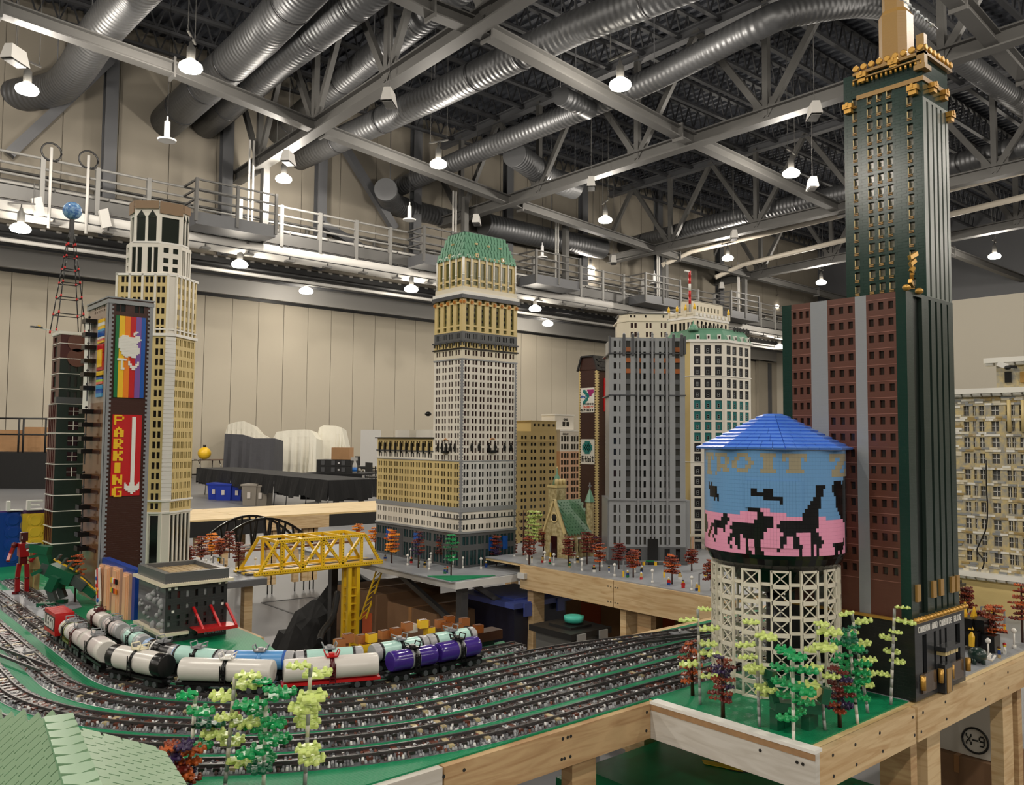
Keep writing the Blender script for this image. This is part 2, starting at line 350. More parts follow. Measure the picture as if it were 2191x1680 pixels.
# ------------------------------------------------------------------ ducts
def smooth_path(P_, n=6):
    out = []
    for i in range(len(P_) - 1):
        a = P_[max(i - 1, 0)]; b = P_[i]; c = P_[i + 1]; d = P_[min(i + 2, len(P_) - 1)]
        for k in range(n):
            t = k / n; out.append(0.5 * ((2 * b) + (c - a) * t + (2 * a - 5 * b + 4 * c - d) * t * t + (3 * b - a - 3 * c + d) * t ** 3))
    out.append(P_[-1]); return out
def duct(pts, z, wpx, label, smooth=False, joints=True):
    W3 = [atz(p[0], p[1], p[2] if len(p) > 2 else z) for p in pts]
    mid = pts[len(pts) // 2]; r = wpx / 2 / FPX * (atz(mid[0], mid[1], mid[2] if len(mid) > 2 else z) - CAM).dot(FWD)
    if smooth: W3 = smooth_path(W3)
    t = thing('air_duct', label, 'duct', group='spiral air ducts')
    # subdivide long runs so that the seams keep an even pitch
    mb = MB(); mb.tube(W3, r, m_duct, 28); mb.add('duct_run', t)
    for p in (W3[len(W3) // 3], W3[(2 * len(W3)) // 3] if len(W3) > 2 else W3[0].lerp(W3[-1], .5)):
        if Y0H < p.y < YU: MB().cyl(p + UZ * r * .9, Vector((p.x, p.y, ZDECK + .1)), .02, m_darksteel, 6).add('hanger_rod', t)
    if joints:
        for a, b in zip(W3, W3[1:]):
            L = (b - a).length; n = int(L / 3.2)
            for i in range(1, n + 1):
                c = a.lerp(b, i / (n + 1)); d = (b - a).normalized(); MB().cyl(c - d * .05, c + d * .05, r * 1.03, m_ductplain, 28).add('flange', t)
    return t
duct([(700, -75), (560, 75), (345, 272)], 13.9, 86, 'wide galvanised duct left of its parallel twin near the upper left')
duct([(860, -70), (600, 130), (440, 268)], 14.1, 68, 'narrower galvanised duct running beside the wide one, upper left')
duct([(1010, -45), (800, 120), (575, 300)], 14.6, 58, 'galvanised duct half hidden behind the first roof truss')
duct([(330, -60), (222, 60), (150, 165), (95, 196), (-60, 215)], 13.6, 72, 'galvanised duct with an elbow at the far upper left corner', smooth=True)
duct([(1560, -70), (1230, 60), (930, 205), (640, 340)], 13.4, 60, 'long galvanised duct below the first truss, mid picture')
duct([(2330, 330, 15), (2060, 130, 15), (1960, 45, 15), (1860, 8, 14.6), (1700, 26, 13.8), (1607, 62, 13.4), (1400, 168, 13.4), (1240, 236, 13.4), (1000, 335, 13.4), (830, 412, 13.4)], 13.4, 60, 'largest galvanised duct bending over the middle of the hall', smooth=True)
duct([(825, 405), (850, 440), (960, 470)], 12.6, 46, 'short duct elbow dropping at the back wall', smooth=True, joints=False)
duct([(1035, 480), (1180, 512), (1290, 532)], 12.4, 46, 'dark duct running along the upper back wall', joints=False)
duct([(1100, 330), (1180, 385), (1230, 402)], 13.2, 50, 'stub duct branching off below the largest duct', joints=False)
duct([(1325, 530), (1500, 482), (1830, 408), (2191, 312), (2300, 282)], 13.2, 40, 'thin galvanised duct passing behind the green tower')
duct([(1200, 205), (1262, 236)], 13.0, 40, 'short open ended duct stub at the middle cross beam', joints=False)
for i, (a, b) in enumerate((((1480, 538), (2300, 340)), ((1590, 566), (2300, 395)))):
    A, B = atz(*a, 12.6), atz(*b, 12.6)
    MB().tube([A - Vector((1.2, -1.2, 0.8)), A, B], 0.14, m_pipe, 10).add('ceiling_pipe', label=('upper' if i == 0 else 'lower') + ' of two cream pipes crossing behind the green tower', cat='pipe', group='cream pipes')
# ------------------------------------------------------------------ high bay lamps
def lathe_mesh(prof, m, seg=20, mats=None):
    return MB().lathe((0, 0, 0), (0, 0, 1), prof, m, seg, True, True, mats)
lm_bowl = lathe_mesh([(-.13, .2), (-.11, .27), (-.04, .31), (0.04, .29), (.13, .17), (.16, .09)], m_lamp).mesh('lamp_bowl')
lm_house = lathe_mesh([(.16, .08), (.2, .11), (.5, .11), (.56, .06), (.66, .05)], m_greybeam).mesh('lamp_housing')
lm_hook = MB().cyl((0, 0, .64), (0, 0, .82), .02, m_black, 6).bar((-.4, 0, .8), (.4, 0, .8), .05, .05, m_greybeam).mesh('hanger_bar')
lm_rod = MB().cyl((-.35, 0, .8), (-.35, 0, 5.75), .012, m_greybeam, 5).cyl((.35, 0, .8), (.35, 0, 5.75), .012, m_greybeam, 5).mesh('suspension_rod')
lm_rod2 = MB().cyl((-.35, 0, .8), (-.35, 0, 1.5), .012, m_greybeam, 5).mesh('suspension_rod')
LAMPS = [((408, 142), 1), ((58, 190), 1), ((938, 350), 1), ((607, 382), 1), ((1327, 180), 1), ((1295, 470), 1), ((1693, 370), 1), ((1557, 552), 1), ((2128, 548), 1), ((1262, 575), 1), ((1757, 604), 1), ((1480, 625), 1), ((1658, 656), 1)]
def lamp_at(p, label, lit=True, rods=True, zz=1.0):
    t = thing('high_bay_lamp', label, 'lamp', p, random.uniform(0, 3), group='lit high bay lamps')
    link('lamp_bowl', lm_bowl, t); link('lamp_housing', lm_house, t); link('hanger_bar', lm_hook, t)
    if rods: link('suspension_rod', lm_rod, t)
    ld = bpy.data.lights.new('lamp_light', 'POINT'); ld.energy = LAMP_POWER * zz; ld.color = LAMP_COLOR; ld.shadow_soft_size = 0.2
    lo = bpy.data.objects.new('lamp_light', ld); COL.objects.link(lo); lo.parent = t; lo.location = (0, 0, -0.42)
    return t
where = ['above the wide twin ducts at upper left', 'at the far upper left corner', 'above the cross beam left of the largest duct', 'in front of the upper wall near the catwalk post', 'highest in the middle, at the middle cross beam', 'right of the green roofed tower, above the far cross beam', 'left of the green tower, at the middle cross beam', 'low on the far cross beam near the third truss', 'right of the green tower', 'above the catwalk right of the green roofed tower', 'at the end of the far cross beam beside the brown tower', 'behind the red mast of the cream tower', 'lowest lamp left of the brown tower', 'cut by the right edge of the picture']
for (p, _), wl in zip(LAMPS, where): lamp_at(atz(*p, ZL), 'lit high bay lamp ' + wl)
ADDED_LAMPS = [(X, Y) for Y in (4, -6, -16, -26) for X in (-24, -14, -3, 8, 18.5, 29, 40)] + [(X, Y) for X in (-24, -14, -3) for Y in (14, 24)]  # unseen lamp rows, added to brighten the faces turned to the camera
for (X, Y) in ADDED_LAMPS: lamp_at(Vector((X, Y, ZL)), 'lit high bay lamp added out of view behind the camera to light the layout')
for px, py in ((44, 488), (513, 565), (655, 622), (880, 618), (1145, 660), (1172, 692), (1668, 742)):
    p = atz(px, py, 8.3)
    lamp_at(p, 'lit lamp under the low soffit behind the catwalk, ' + {44: 'at the left edge', 513: 'right of the cardboard crowned tower', 655: 'washing the white bulkhead', 880: 'left of the green roofed tower', 1145: 'right of the green roofed tower', 1172: 'lowest, at the bulkhead', 1668: 'by the far right corner'}[px], rods=False, zz=0.14).name and link('suspension_rod', lm_rod2, bpy.data.objects[COL.objects[-1].parent.name])
# unlit pendants
pm_s = lathe_mesh([(0, .38), (.05, .40), (.1, .12), (.14, .12), (.62, .12), (.66, .04), (.8, .04)], m_lampoff).mesh('pendant_shade')
pm_r = MB().cyl((0, 0, .8), (0, 0, 6.25), .012, m_black, 5).mesh('suspension_wire')
for px, py, wl in ((357, 302, 'below the wide duct at upper left'), (876, 472, 'by the short elbow duct'), (1160, 552, 'right of the green roofed tower'), (1400, 608, 'left of the red mast'), (1578, 643, 'right of the red mast')):
    t = thing('pendant_lamp', 'unlit white pendant lamp hanging ' + wl, 'lamp', atz(px, py, 11.0), group='unlit pendants'); t.scale = (.72, .72, 1.0); link('pendant_shade', pm_s, t); link('suspension_wire', pm_r, t)
# loudspeakers hung from the trusses
sp_b = MB().frust([(-.55, -.25), (.55, -.25), (.55, .25), (-.55, .25)], -.32, [(-.4, -.16), (.4, -.16), (.4, .16), (-.4, .16)], .3, m_white).mesh('speaker_case'); sp_g = MB().box(-.38, .38, -.2, .2, -.36, -.31, m_greybeam).mesh('speaker_grille'); sp_y = MB().cyl((0, 0, .3), (0, 0, 8.85), .016, m_greybeam, 6).mesh('yoke')
for px, py, wl in ((833, 208, 'on the long duct below the first truss'), (33, 118, 'at the far upper left'), (617, 337, 'at the end of the first truss'), (1265, 392, 'under the second truss near the largest duct'), (1742, 236, 'under the second truss left of the green tower'), (1020, 470, 'under the far end of the second truss'), (1313, 556, 'under the far end of the third truss'), (1570, 503, 'under the third truss'), (1543, 612, 'under the fourth truss'), (1738, 392, 'by the thin duct')):
    p = atz(px, py, ZB - .75); t = thing('hanging_speaker', 'white box loudspeaker hung ' + wl, 'speaker', p, 0.75, group='ceiling loudspeakers'); t.scale = (.66, .66, .66); link('speaker_case', sp_b, t); link('speaker_grille', sp_g, t); link('yoke', sp_y, t)
# ------------------------------------------------------------------ catwalk along the upper wall
m_rail1 = mat('pale grey rail paint', (116, 115, 112), rough=.5); YC = 30.8; zr = zat(atY(536, 429, YC), 429); zf = zr - 1.1
cw = thing('catwalk', 'steel catwalk with handrails running along the upper back wall', 'catwalk', (0, 0, 0))
XA, XB = 1.5, 58.0
MB().box(XA, XB, YC, YC + 2.2, zf - .12, zf, m_darksteel).add('walkway_deck', cw)
MB().box(XA, XB, YC - .05, YC, zf - .42, zf + .02, m_greybeam).add('fascia', cw)
MB().box(XA, XB, YC - .02, YC + .1, zf - .85, zf - .45, m_black).add('edge_beam', cw)
for yy_ in (YC, YC + 2.15):
    for h_ in (1.1, .75, .4):
        MB().cyl((XA, yy_, zf + h_), (XB, yy_, zf + h_), .045, m_rail1 if yy_ == YC else m_greybeam, 8).add('handrail', cw)
pst = MB().box(-.07, .07, -.07, .07, -.5, 1.16, m_rail1).mesh('rail_post'); pst2 = MB().box(-.05, .05, -.05, .05, 0, 1.1, m_greybeam).mesh('rail_post')
xs = [atY(px, 440, YC).x for px in (602.9, 684.8, 762.5, 836)]; dp = (xs[3] - xs[0]) / 3
x = xs[0] - 5 * dp
while x < XB:
    link('rail_post', pst, cw, (x, YC, zf)); link('rail_post', pst2, cw, (x + dp * .3, YC + 2.15, zf)); x += dp
# conduits lying on the walkway, seen through the rails
for i, (yo, zo, r_) in enumerate(((.5, .25, .06), (.9, .32, .05), (1.4, .3, .07), (1.7, .5, .05))):
    MB().cyl((XA, YC + yo, zf + zo), (XB, YC + yo, zf + zo), r_, m_white if i % 2 == 0 else m_greybeam, 8).add('conduit', cw)
# cable tray with rungs
tr = MB().box(XA, XB, YC + 2.3, YC + 2.36, zf + .7, zf + .8, m_greybeam).box(XA, XB, YC + 2.7, YC + 2.76, zf + .7, zf + .8, m_greybeam)
x = XA
while x < 24: tr.box(x, x + .06, YC + 2.36, YC + 2.7, zf + .72, zf + .76, m_greybeam); x += .4
tr.add('cable_tray', cw)
# projecting platforms with ladders
for px in (417, 905, 1145, 1378, 1560):
    p = atY(px, 470, YC - 1.2); w_ = 3.0; a = thing('catwalk_platform', 'railed platform jutting from the catwalk ' + {417: 'beside the cardboard crowned tower', 905: 'behind the green roofed tower', 1145: 'right of the green roofed tower', 1378: 'behind the grey tower', 1560: 'left of the brown tower'}[px], 'platform', (p.x, YC - 1.3, zf), group='catwalk platforms')
    MB().box(0, w_, 0, 1.22, -.5, -.05, m_darksteel).add('platform_deck', a)
    for h_ in (1.1, .75, .4): MB().box(0, w_, -.03, .03, h_ - .03, h_ + .03, m_greybeam).box(-.03, .03, 0, 1.25, h_ - .03, h_ + .03, m_greybeam).add('handrail', a)
    for xx in (0, w_ / 2, w_): MB().box(xx - .05, xx + .05, -.05, .05, -.4, 1.15, m_greybeam).add('rail_post', a)
    MB().box(w_ - .12, w_ + .12, .9, 1.18, -.5, 3.2, m_greybeam).add('hanger_post', a)
    for q in (.5, .9): MB().box(w_ * .72 + q * .4, w_ * .72 + q * .4 + .06, 1.1, 1.16, 0, 3.4, m_white).add('ladder_rail', a)
# fat white fabric duct hung below the walkway
A = atY(500, 524, YC + .2); B = atY(932, 592, YC + .2)
fd = thing('fabric_duct', 'fat white round duct hung under the catwalk', 'duct', (0, 0, 0)); dz = (A.z + B.z) / 2
MB().tube([(XA, YC + .3, dz), (XB, YC + .3, dz)], 0.36, m_white, 20).add('duct_tube', fd)
x = xs[0] - 5 * dp + .4; hg = MB().box(-.16, .16, YC - .1, YC + .2, dz - .4, dz - .33, m_greybeam).cyl((0, YC + .02, dz - .36), (0, YC + .02, dz + .8), .03, m_greybeam, 5).mesh('duct_hanger')
while x < XB: link('duct_hanger', hg, fd, (x, 0, 0)); x += dp
for (yo, zo, r_, m_) in ((1.4, -.62, .1, m_black), (1.6, -.78, .08, m_white), (3.4, -.5, .06, m_greybeam)):
    MB().cyl((XA, YC + yo, dz + zo), (XB, YC + yo, dz + zo), r_, m_, 8).add('service_pipe', label=f'long service pipe under the soffit, {["upper dark", "middle pale", "rear grey"][[.1, .08, .06].index(r_)]} one', cat='pipe', group='service pipes')
# antenna poles with white panel antennas on the catwalk at the left
for px, py, l_ in ((98, 440, 'left'), (178, 445, 'right')):
    p = atY(px + 12, 330, YC - .09); t = thing('panel_antenna', f'white panel antenna clamped to the {l_} of two catwalk poles', 'antenna', (p.x, YC - .09, zf), group='antennas on poles')
    MB().cyl((0, 0, -1.2), (0, 0, 1.5), .05, m_white, 8).add('pole', t); MB().obox((-.35 if l_ == 'left' else .55, -.1, -.6), (.14, 0, .06), (0, .09, 0), (-.07, 0, .3), m_white).add('antenna_panel', t)
    MB().tube([(0.3 * math.cos(q / 16 * 6.283), 0, 1.35 + 0.3 * math.sin(q / 16 * 6.283)) for q in range(17)], .03, m_black, 6).add('cable_loop', t)
# ================================================================== LAYOUT TABLES
m_pine = mat('pine board', (210, 184, 142), rough=0.6, kind='wood', rgb2=(186, 152, 108))
m_pine2 = mat('darker pine board', (192, 162, 120), rough=0.6, kind='wood', rgb2=(166, 130, 90))
m_ply = mat('pale plywood sheet', (226, 200, 150), rough=0.55, kind='plywood', rgb2=(206, 176, 122))
m_wboard = mat('white washed board', (206, 202, 194), rough=0.6, kind='wood', rgb2=(188, 182, 172))
m_rawedge = mat('raw particle edge', (166, 130, 92), rough=0.8, var=0.2, var_scale=40)
m_green = P('green baseplate', (14, 128, 84), rough=.45, spec=.3, kind='studs', strength=0.5)
m_greyplate = P('light grey road plate', (150, 154, 160), rough=0.4, kind='studs', strength=0.2)
m_screw = mat('screw head', (30, 28, 26), rough=0.5)
FX, FY, SX, SY = 1.887, 1.569, 1.887, 1.071
tt = thing('train_table', 'wooden table with green baseplates carrying the railway and the towers', 'table', (0, 0, 0))
topA = [(-.95, .75), (.55, .75), (.55, FY), (FX, FY), (FX, 2.12), (2.02, 2.36), (1.5, 2.335), (1.25, 2.39), (1.36, 2.95), (1.36, 3.98), (1.6, 3.98), (1.6, 5.9), (-.95, 5.9)]
topB = [(FX, SY), (4.6, SY), (4.6, 2.12), (FX, 2.12)]
MB().prism(topA, TT - .018, TT - .004, m_ply).add('table_board', tt); MB().prism(topB, TT - .018, TT - .004, m_ply).add('table_board', tt)
gp = MB().prism([(p[0], p[1]) for p in topA], TT - .004, TT, m_green); gp.add('baseplate', tt)
gpb = MB().prism([(FX + .012, SY + .02), (2.44, SY + .02), (2.44, 2.1), (FX + .012, 2.1)], TT - .004, TT, m_green); gpb.add('baseplate', tt)
MB().prism([(2.44, SY + .02), (4.55, SY + .02), (4.55, 1.53), (2.44, 1.53)], TT - .004, TT + .0005, m_greyplate).add('road_plate', tt)
MB().prism([(2.44, 1.53), (4.55, 1.53), (4.55, 2.1), (2.44, 2.1)], TT - .004, TT, m_green).add('baseplate', tt)
AH = .094
def board(name, x0, x1, y0, y1, m, z1=TT - .004, h=AH, par=tt): return box(name, x0, x1, y0, y1, z1 - h, z1, m, par)
board('apron_board', .56, 1.15, FY - .02, FY, m_wboard); board('apron_board', 1.155, FX - .002, FY - .02, FY, m_pine2)
board('side_board', FX - .02, FX, SY - .018, FY - .021, m_wboard)
MB().box(FX - .022, FX + .012, SY - .018, FY - .02, TT - .004, TT + .004, mat('white strip', (232, 230, 224), rough=.5)).add('edge_strip', tt)
MB().box(FX - .021, FX - .0195, SY - .018, FY - .02, TT - .02, TT - .004, m_rawedge).add('raw_edge', tt)
board('apron_board', FX, 2.40, SY - .018, SY + .001, m_pine); board('apron_board', 2.415, 3.44, SY - .018, SY + .001, m_pine); board('apron_board', 3.455, 4.6, SY - .018, SY + .001, m_pine)
board('back_board', FX, 4.6, 2.12, 2.14, m_pine); board('back_board', 1.36, 1.38, 2.97, 3.98, m_pine); board('back_board', 1.6, 1.62, 3.98, 5.9, m_pine); board('apron_board', -.95, .55, .73, .75, m_pine)
sm = MB().lathe((0, 0, 0), (0, -1, 0), [(-.002, .0042), (.0012, .0042)], m_screw, 8).mesh('screw'); sm2 = MB().lathe((0, 0, 0), (-1, 0, 0), [(-.002, .0042), (.0012, .0042)], m_screw, 8).mesh('screw')
for X in (1.16, 1.22, 1.52, 1.535, 1.55, 1.85):
    for dz in (-.02, -.07): link('screw', sm, tt, (X + random.uniform(-.01, .01), FY - .02, TT - .004 + dz))
for X in (1.94, 2.06, 2.2, 2.38, 2.44, 2.6, 2.9, 3.1, 3.4, 3.5, 3.8):
    for dz in (-.02, -.07): link('screw', sm, tt, (X + random.uniform(-.012, .012), SY - .018, TT - .004 + dz))
for Y in (1.085, 1.1, 1.2): link('screw', sm2, tt, (FX - .02, Y, TT - .035))
for (X, Y, wx, wy, m_) in ((1.60, FY + .02, .09, .04, m_pine2), (1.36, FY + .06, .04, .09, m_pine2), (atY(1948, 1600, SY + .03).x, SY + .03, .04, .09, m_pine2), (atY(1984, 1600, SY + .03).x, SY + .03, .09, .04, m_pine), (atY(2146, 1550, SY + .03).x, SY + .03, .09, .04, m_pine), (atY(2178, 1550, SY + .03).x, SY + .03, .04, .09, m_pine2), (4.5, SY + .03, .09, .09, m_pine), (4.5, 2.02, .09, .09, m_pine), (3.4, 2.02, .09, .09, m_pine), (2.4, 2.02, .09, .09, m_pine), (1.2, 2.9, .09, .09, m_pine), (1.45, 4.0, .09, .09, m_pine), (1.45, 5.7, .09, .09, m_pine), (-.9, 5.7, .09, .09, m_pine), (-.9, .8, .09, .09, m_pine), (.4, .8, .09, .09, m_pine), (.5, FY + .03, .09, .05, m_pine)):
    box('leg', X, X + wx, Y, Y + wy, 0, TT - .018, m_, tt)
# wooden table of the grey tower (edge seen from the aisle)
tg = thing('city_table', 'long pine framed table carrying the grey tower and the church street', 'table', (0, 0, 0))
GX0, GY1 = 3.375, 3.56
MB().prism([(GX0, 2.3), (6.6, 2.3), (6.6, 6.4), (5.3, 6.4), (5.3, 4.12), (GX0, 4.12)], TT - .02, TT - .006, m_ply).add('table_board', tg)
MB().prism([(GX0 - .005, 2.3), (6.55, 2.3), (6.55, 6.35), (5.3, 6.35), (5.3, 4.12), (GX0 - .005, 4.12)], TT - .006, TT, m_greyplate).add('road_plate', tg)
box('apron_board', GX0 - .02, GX0, 2.3, 3.03, TT - .146, TT - .006, m_pine, tg); box('apron_board', GX0 - .02, GX0, 3.036, 3.775, TT - .146, TT - .006, m_pine, tg)
for Y in (3.0, 3.02, 3.05, 3.07):
    for dz in (-.02, -.1): link('screw', sm2, tg, (GX0 - .02, Y, TT - .02 + dz))
for (X, Y, a, b) in ((GX0 + .02, 2.98, .09, .04), (GX0 + .03, 2.82, .04, .09), (GX0 + .02, 2.36, .09, .05), (GX0 + .02, 3.7, .09, .05), (6.4, 2.4, .09, .09), (6.4, 6.2, .09, .09), (5.4, 6.2, .09, .09)):
    box('leg', X, X + a, Y, Y + b, 0, TT - .02, m_pine if a > b else m_pine2, tg)
# white folding table under the corner tower
m_wt = mat('white moulded table top', (208, 208, 206), rough=0.4); m_tl = mat('dark grey table leg', (62, 62, 64), rough=0.45)
tw = thing('folding_table', 'white plastic folding table under the green roofed tower', 'table', (0, 0, 0))
WX0, WY0 = 2.90, 3.80
bm_ = MB().prism([(WX0, WY0), (WX0 + .75, WY0), (WX0 + 1.86, WY0 + .0), (WX0 + 1.86, WY0 + 1.9), (WX0, WY0 + 1.9)], TL - .045, TL - .006, m_wt); bm_.add('table_top', tw)
MB().prism([(WX0 - .03, WY0 + .01), (WX0 + 1.8, WY0 + .01), (WX0 + 1.8, WY0 + 1.9), (WX0 - .03, WY0 + 1.9)], TL - .006, TL, m_greyplate).add('road_plate', tw)
MB().prism([(WX0 - .02, WY0 + .015), (WX0 + .3, WY0 + .015), (WX0 - .02, WY0 + .25)], TL, TL + .004, m_green).add('grass_plate', tw)
MB().box(WX0 + .43, WX0 + .95, WY0 - .09, WY0 - .03, TL - .02, TL + .012, m_wt).add('loose_table_edge', tw)
for (X, Y) in ((WX0 + .12, WY0 + .1), (WX0 + .7, WY0 + .1), (WX0 + .12, WY0 + 1.6), (WX0 + 1.7, WY0 + .1)): MB().bar((X, Y, 0), (X, Y, TL - .045), .05, .05, m_tl).add('leg', tw)
MB().bar((WX0 + .12, WY0 + .1, TL - .3), (WX0 + .12, WY0 + .75, TL - .06), .03, .03, m_tl).add('brace', tw); MB().bar((WX0 + .7, WY0 + .1, TL - .35), (WX0 + .2, WY0 + .1, TL - .05), .03, .03, m_tl).add('brace', tw)
MB().tube([(WX0 + .7, WY0 + .1, .35), (WX0 + .78, WY0 - .25, .3), (WX0 + .62, WY0 - .6, .02)], .022, m_tl, 8).add('bent_leg', tw)
# grey street table at the left end of the yellow bridge
ts = thing('street_table', 'grey topped table with the tree lined street left of the yellow bridge', 'table', (0, 0, 0))
MB().prism([(1.63, 4.58), (2.14, 4.58), (2.14, 6.6), (1.63, 6.6)], TL - .04, TL - .006, mat('grey table', (96, 97, 100), rough=.5)).add('table_top', ts)
MB().prism([(1.63, 4.58), (2.14, 4.58), (2.14, 6.6), (1.63, 6.6)], TL - .006, TL, m_greyplate).add('road_plate', ts)
for (X, Y) in ((2.05, 4.68), (1.7, 4.68), (2.05, 6.4), (1.7, 6.4)): box('leg', X, X + .05, Y, Y + .05, .12, TL - .04, m_pine, ts); box('levelling_foot', X + .02, X + .03, Y + .02, Y + .03, 0, .12, m_black, ts)
# bare plywood table behind the bridge
tp = thing('plywood_table', 'long bare plywood table with a black skirt behind the yellow bridge', 'table', (0, 0, 0))
TP = TL; py0, py1 = 8.2, 9.45
sx = [1.9, atz(478, 1098, TP).x, 7.2]
for a, b in zip(sx, sx[1:]): MB().box(a + .004, b - .004, py0, py1, TP - .018, TP, m_ply).add('plywood_sheet', tp)
xa, xb = atz(566, 1104, TP).x, atz(710, 1098, TP).x
box('black_skirt', 1.9, xa - .01, py0, py0 + .03, TP - .17, TP - .018, m_black, tp); box('bare_apron', xa, xb, py0 - .005, py0 + .03, TP - .15, TP - .018, m_pine, tp); box('black_skirt', xb + .01, 7.2, py0, py0 + .03, TP - .15, TP - .018, m_black, tp)
for px in (408, 484, 612, 625, 694, 722, 740, 752): 
    p = atz(px, 1110, TP); X = p.x
    box('leg', X, X + .06, py0 + .05, py0 + .1, .1, TP - .018, m_pine, tp); box('levelling_foot', X + .025, X + .035, py0 + .07, py0 + .08, 0, .1, m_black, tp)
for X in (2.2, 4.0, 6.0): box('leg', X, X + .09, py1 - .1, py1 - .05, 0, TP - .018, m_pine, tp)
# ================================================================== RAILWAY
CX, CY, R0, DR = 1.477, 2.827, .699, .1275
m_rail = mat('dark rail', (70, 68, 68), rough=.35, metal=.3); m_tie = P('dark tie', (44, 38, 38)); m_tie2 = P('reddish brown tie', (88, 44, 32)); m_tie3 = P('tan tie', (186, 170, 132))
BAL = [P('ballast grey', (146, 148, 152)), P('ballast dark grey', (92, 94, 98)), P('ballast brown', (58, 38, 34)), P('ballast white', (214, 214, 212)), P('ballast rust', (112, 58, 38))]
def path_k(k, x_end, y_end):
    r = R0 + DR * k; pts = []
    if k == 0:
        for t in [i / 16 for i in range(17)]:
            s = t * t * (3 - 2 * t); pts.append(Vector((x_end - t * .8, CY - R0 - DR * (1 - s), 0)))
        x_end -= .8
    x = x_end
    while x > CX: pts.append(Vector((x, CY - r, 0))); x -= .05
    n = 40
    for i in range(n + 1):
        q = math.pi / 2 * i / n; pts.append(Vector((CX - r * math.sin(q), CY - r * math.cos(q), 0)))
    y = CY + .05
    while y < y_end: pts.append(Vector((CX - r, y, 0))); y += .05
    return pts
def resample(pts, step):
    out = []; acc = 0.0; nxt = 0.0
    for a, b in zip(pts, pts[1:]):
        L = (b - a).length
        while nxt <= acc + L + 1e-9:
            out.append((a.lerp(b, (nxt - acc) / L), (b - a).normalized())); nxt += step
        acc += L
    return out
TRK = {k: path_k(k, xe, ye) for k, xe, ye in ((-1, 2.0, 4.9), (0, 2.75, 5.4), (1, 4.3, 5.4), (2, 4.3, 5.4), (3, 4.3, 4.5), (4, 4.3, 4.2))}
def dome(mb, c, r, h, m):       # a small round stud or bump
    n = len(mb.v); x, y, z = c
    for i in range(6):
        q = i * math.pi / 3; mb.v.append((x + r * math.cos(q), y + r * math.sin(q), z))
    for i in range(6):
        q = i * math.pi / 3; mb.v.append((x + r * .72 * math.cos(q), y + r * .72 * math.sin(q), z + h))
    mi = mb.mi(m)
    for i in range(6):
        j = (i + 1) % 6; mb.f.append((n + i, n + j, n + 6 + j, n + 6 + i)); mb.m.append(mi); mb.sm.append(True)
    mb.f.append(tuple(n + 6 + i for i in range(6))); mb.m.append(mi); mb.sm.append(True)
tie_me = [MB().box(-.007, .007, -.034, .034, 0, .0075, m_).mesh('sleeper') for m_ in (m_tie, m_tie, m_tie2, m_tie3)]
def seen(p, mx=80):
    v = Vector((p.x, p.y, TT)) - CAM
    if v.dot(FWD) < .3: return False
    a, b = proj((p.x, p.y, TT)); return -mx < a < PW + mx and b < PH + mx
trk_lab = {-1: 'innermost curved track under the aqua tank train', 0: 'curved track under the white and purple tank train', 1: 'track just outside the white tank train', 2: 'second track outside the white tank train', 3: 'track next to the one at the table edge', 4: 'track nearest to the front edge of the table'}
for k, pts in TRK.items():
    t = thing('railway_track', trk_lab[k], 'track', (0, 0, TT), group='railway tracks')
    fine = resample(pts, .02)
    for s in (-1, 1):
        mb = MB(); prof = [(-.0026, .009), (.0026, .009), (.0026, .0175), (-.0026, .0175)]; K = len(fine); n0 = 0
        for (p, d) in fine:
            nn = Vector((-d.y, d.x, 0)); c = p + nn * (s * .02)
            for (a, h) in prof: mb.v.append((c.x + nn.x * a, c.y + nn.y * a, h))
        for i in range(K - 1):
            for j in range(4):
                q = (j + 1) % 4; mb.f.append((i * 4 + j, i * 4 + q, i * 4 + 4 + q, i * 4 + 4 + j)); mb.m.append(mb.mi(m_rail)); mb.sm.append(False)
        mb.add('rail', t)
    bal = MB(); cnt = 0
    for (p, d) in resample(pts, .032):
        if not seen(p): continue
        cnt += 1; nn = Vector((-d.y, d.x, 0)); yaw = math.atan2(d.y, d.x)
        dark = random.random()
        if cnt <= 290: link('sleeper', tie_me[0 if dark < .8 else random.choice((2, 3))], t, (p.x, p.y, .005), yaw)
        # filler studs between the sleepers and shoulders of loose round pieces
        for j in range(-2, 3):
            if random.random() < .25: continue
            for dd in (.011, .021):
                c = p + d * dd + nn * (j * .0078 + random.uniform(-.001, .001)); m_ = random.choices(BAL, (2, 2.5, 5, 1.8, 1.8))[0]
                dome(bal, (c.x, c.y, .0095), .0042, .0035, m_)
        near = (p - Vector((0, 0, 0))).length < 2.9
        for s in (-1, 1):
            for a in range(4):
                for row, (off, zz) in enumerate(((.030, .0055), (.0375, .002))):
                    if random.random() < .14: continue
                    c = p + d * (a * .008 + random.uniform(-.0015, .0015)) + nn * (s * (off + random.uniform(-.001, .001)))
                    dome(bal, (c.x, c.y, zz), .0041, .006 + random.uniform(-.001, .002), random.choices(BAL, (5, 4.6, 2.0, 1.2, .2))[0])
    # ballast bed below the loose pieces
    bed = MB()
    for (p, d) in fine:
        nn = Vector((-d.y, d.x, 0))
        for (a, h) in ((-.043, 0), (-.034, .005), (-.018, .0095), (.018, .0095), (.034, .005), (.043, 0)): c = p + nn * a; bed.v.append((c.x, c.y, h))
    for i in range(len(fine) - 1):
        for j in range(5):
            bed.f.append((i * 6 + j, i * 6 + j + 6, i * 6 + j + 7, i * 6 + j + 1)); bed.m.append(bed.mi(BAL[1])); bed.sm.append(False)
    bed.add('track_bed', t); bal.add('ballast', t, kind='stuff')
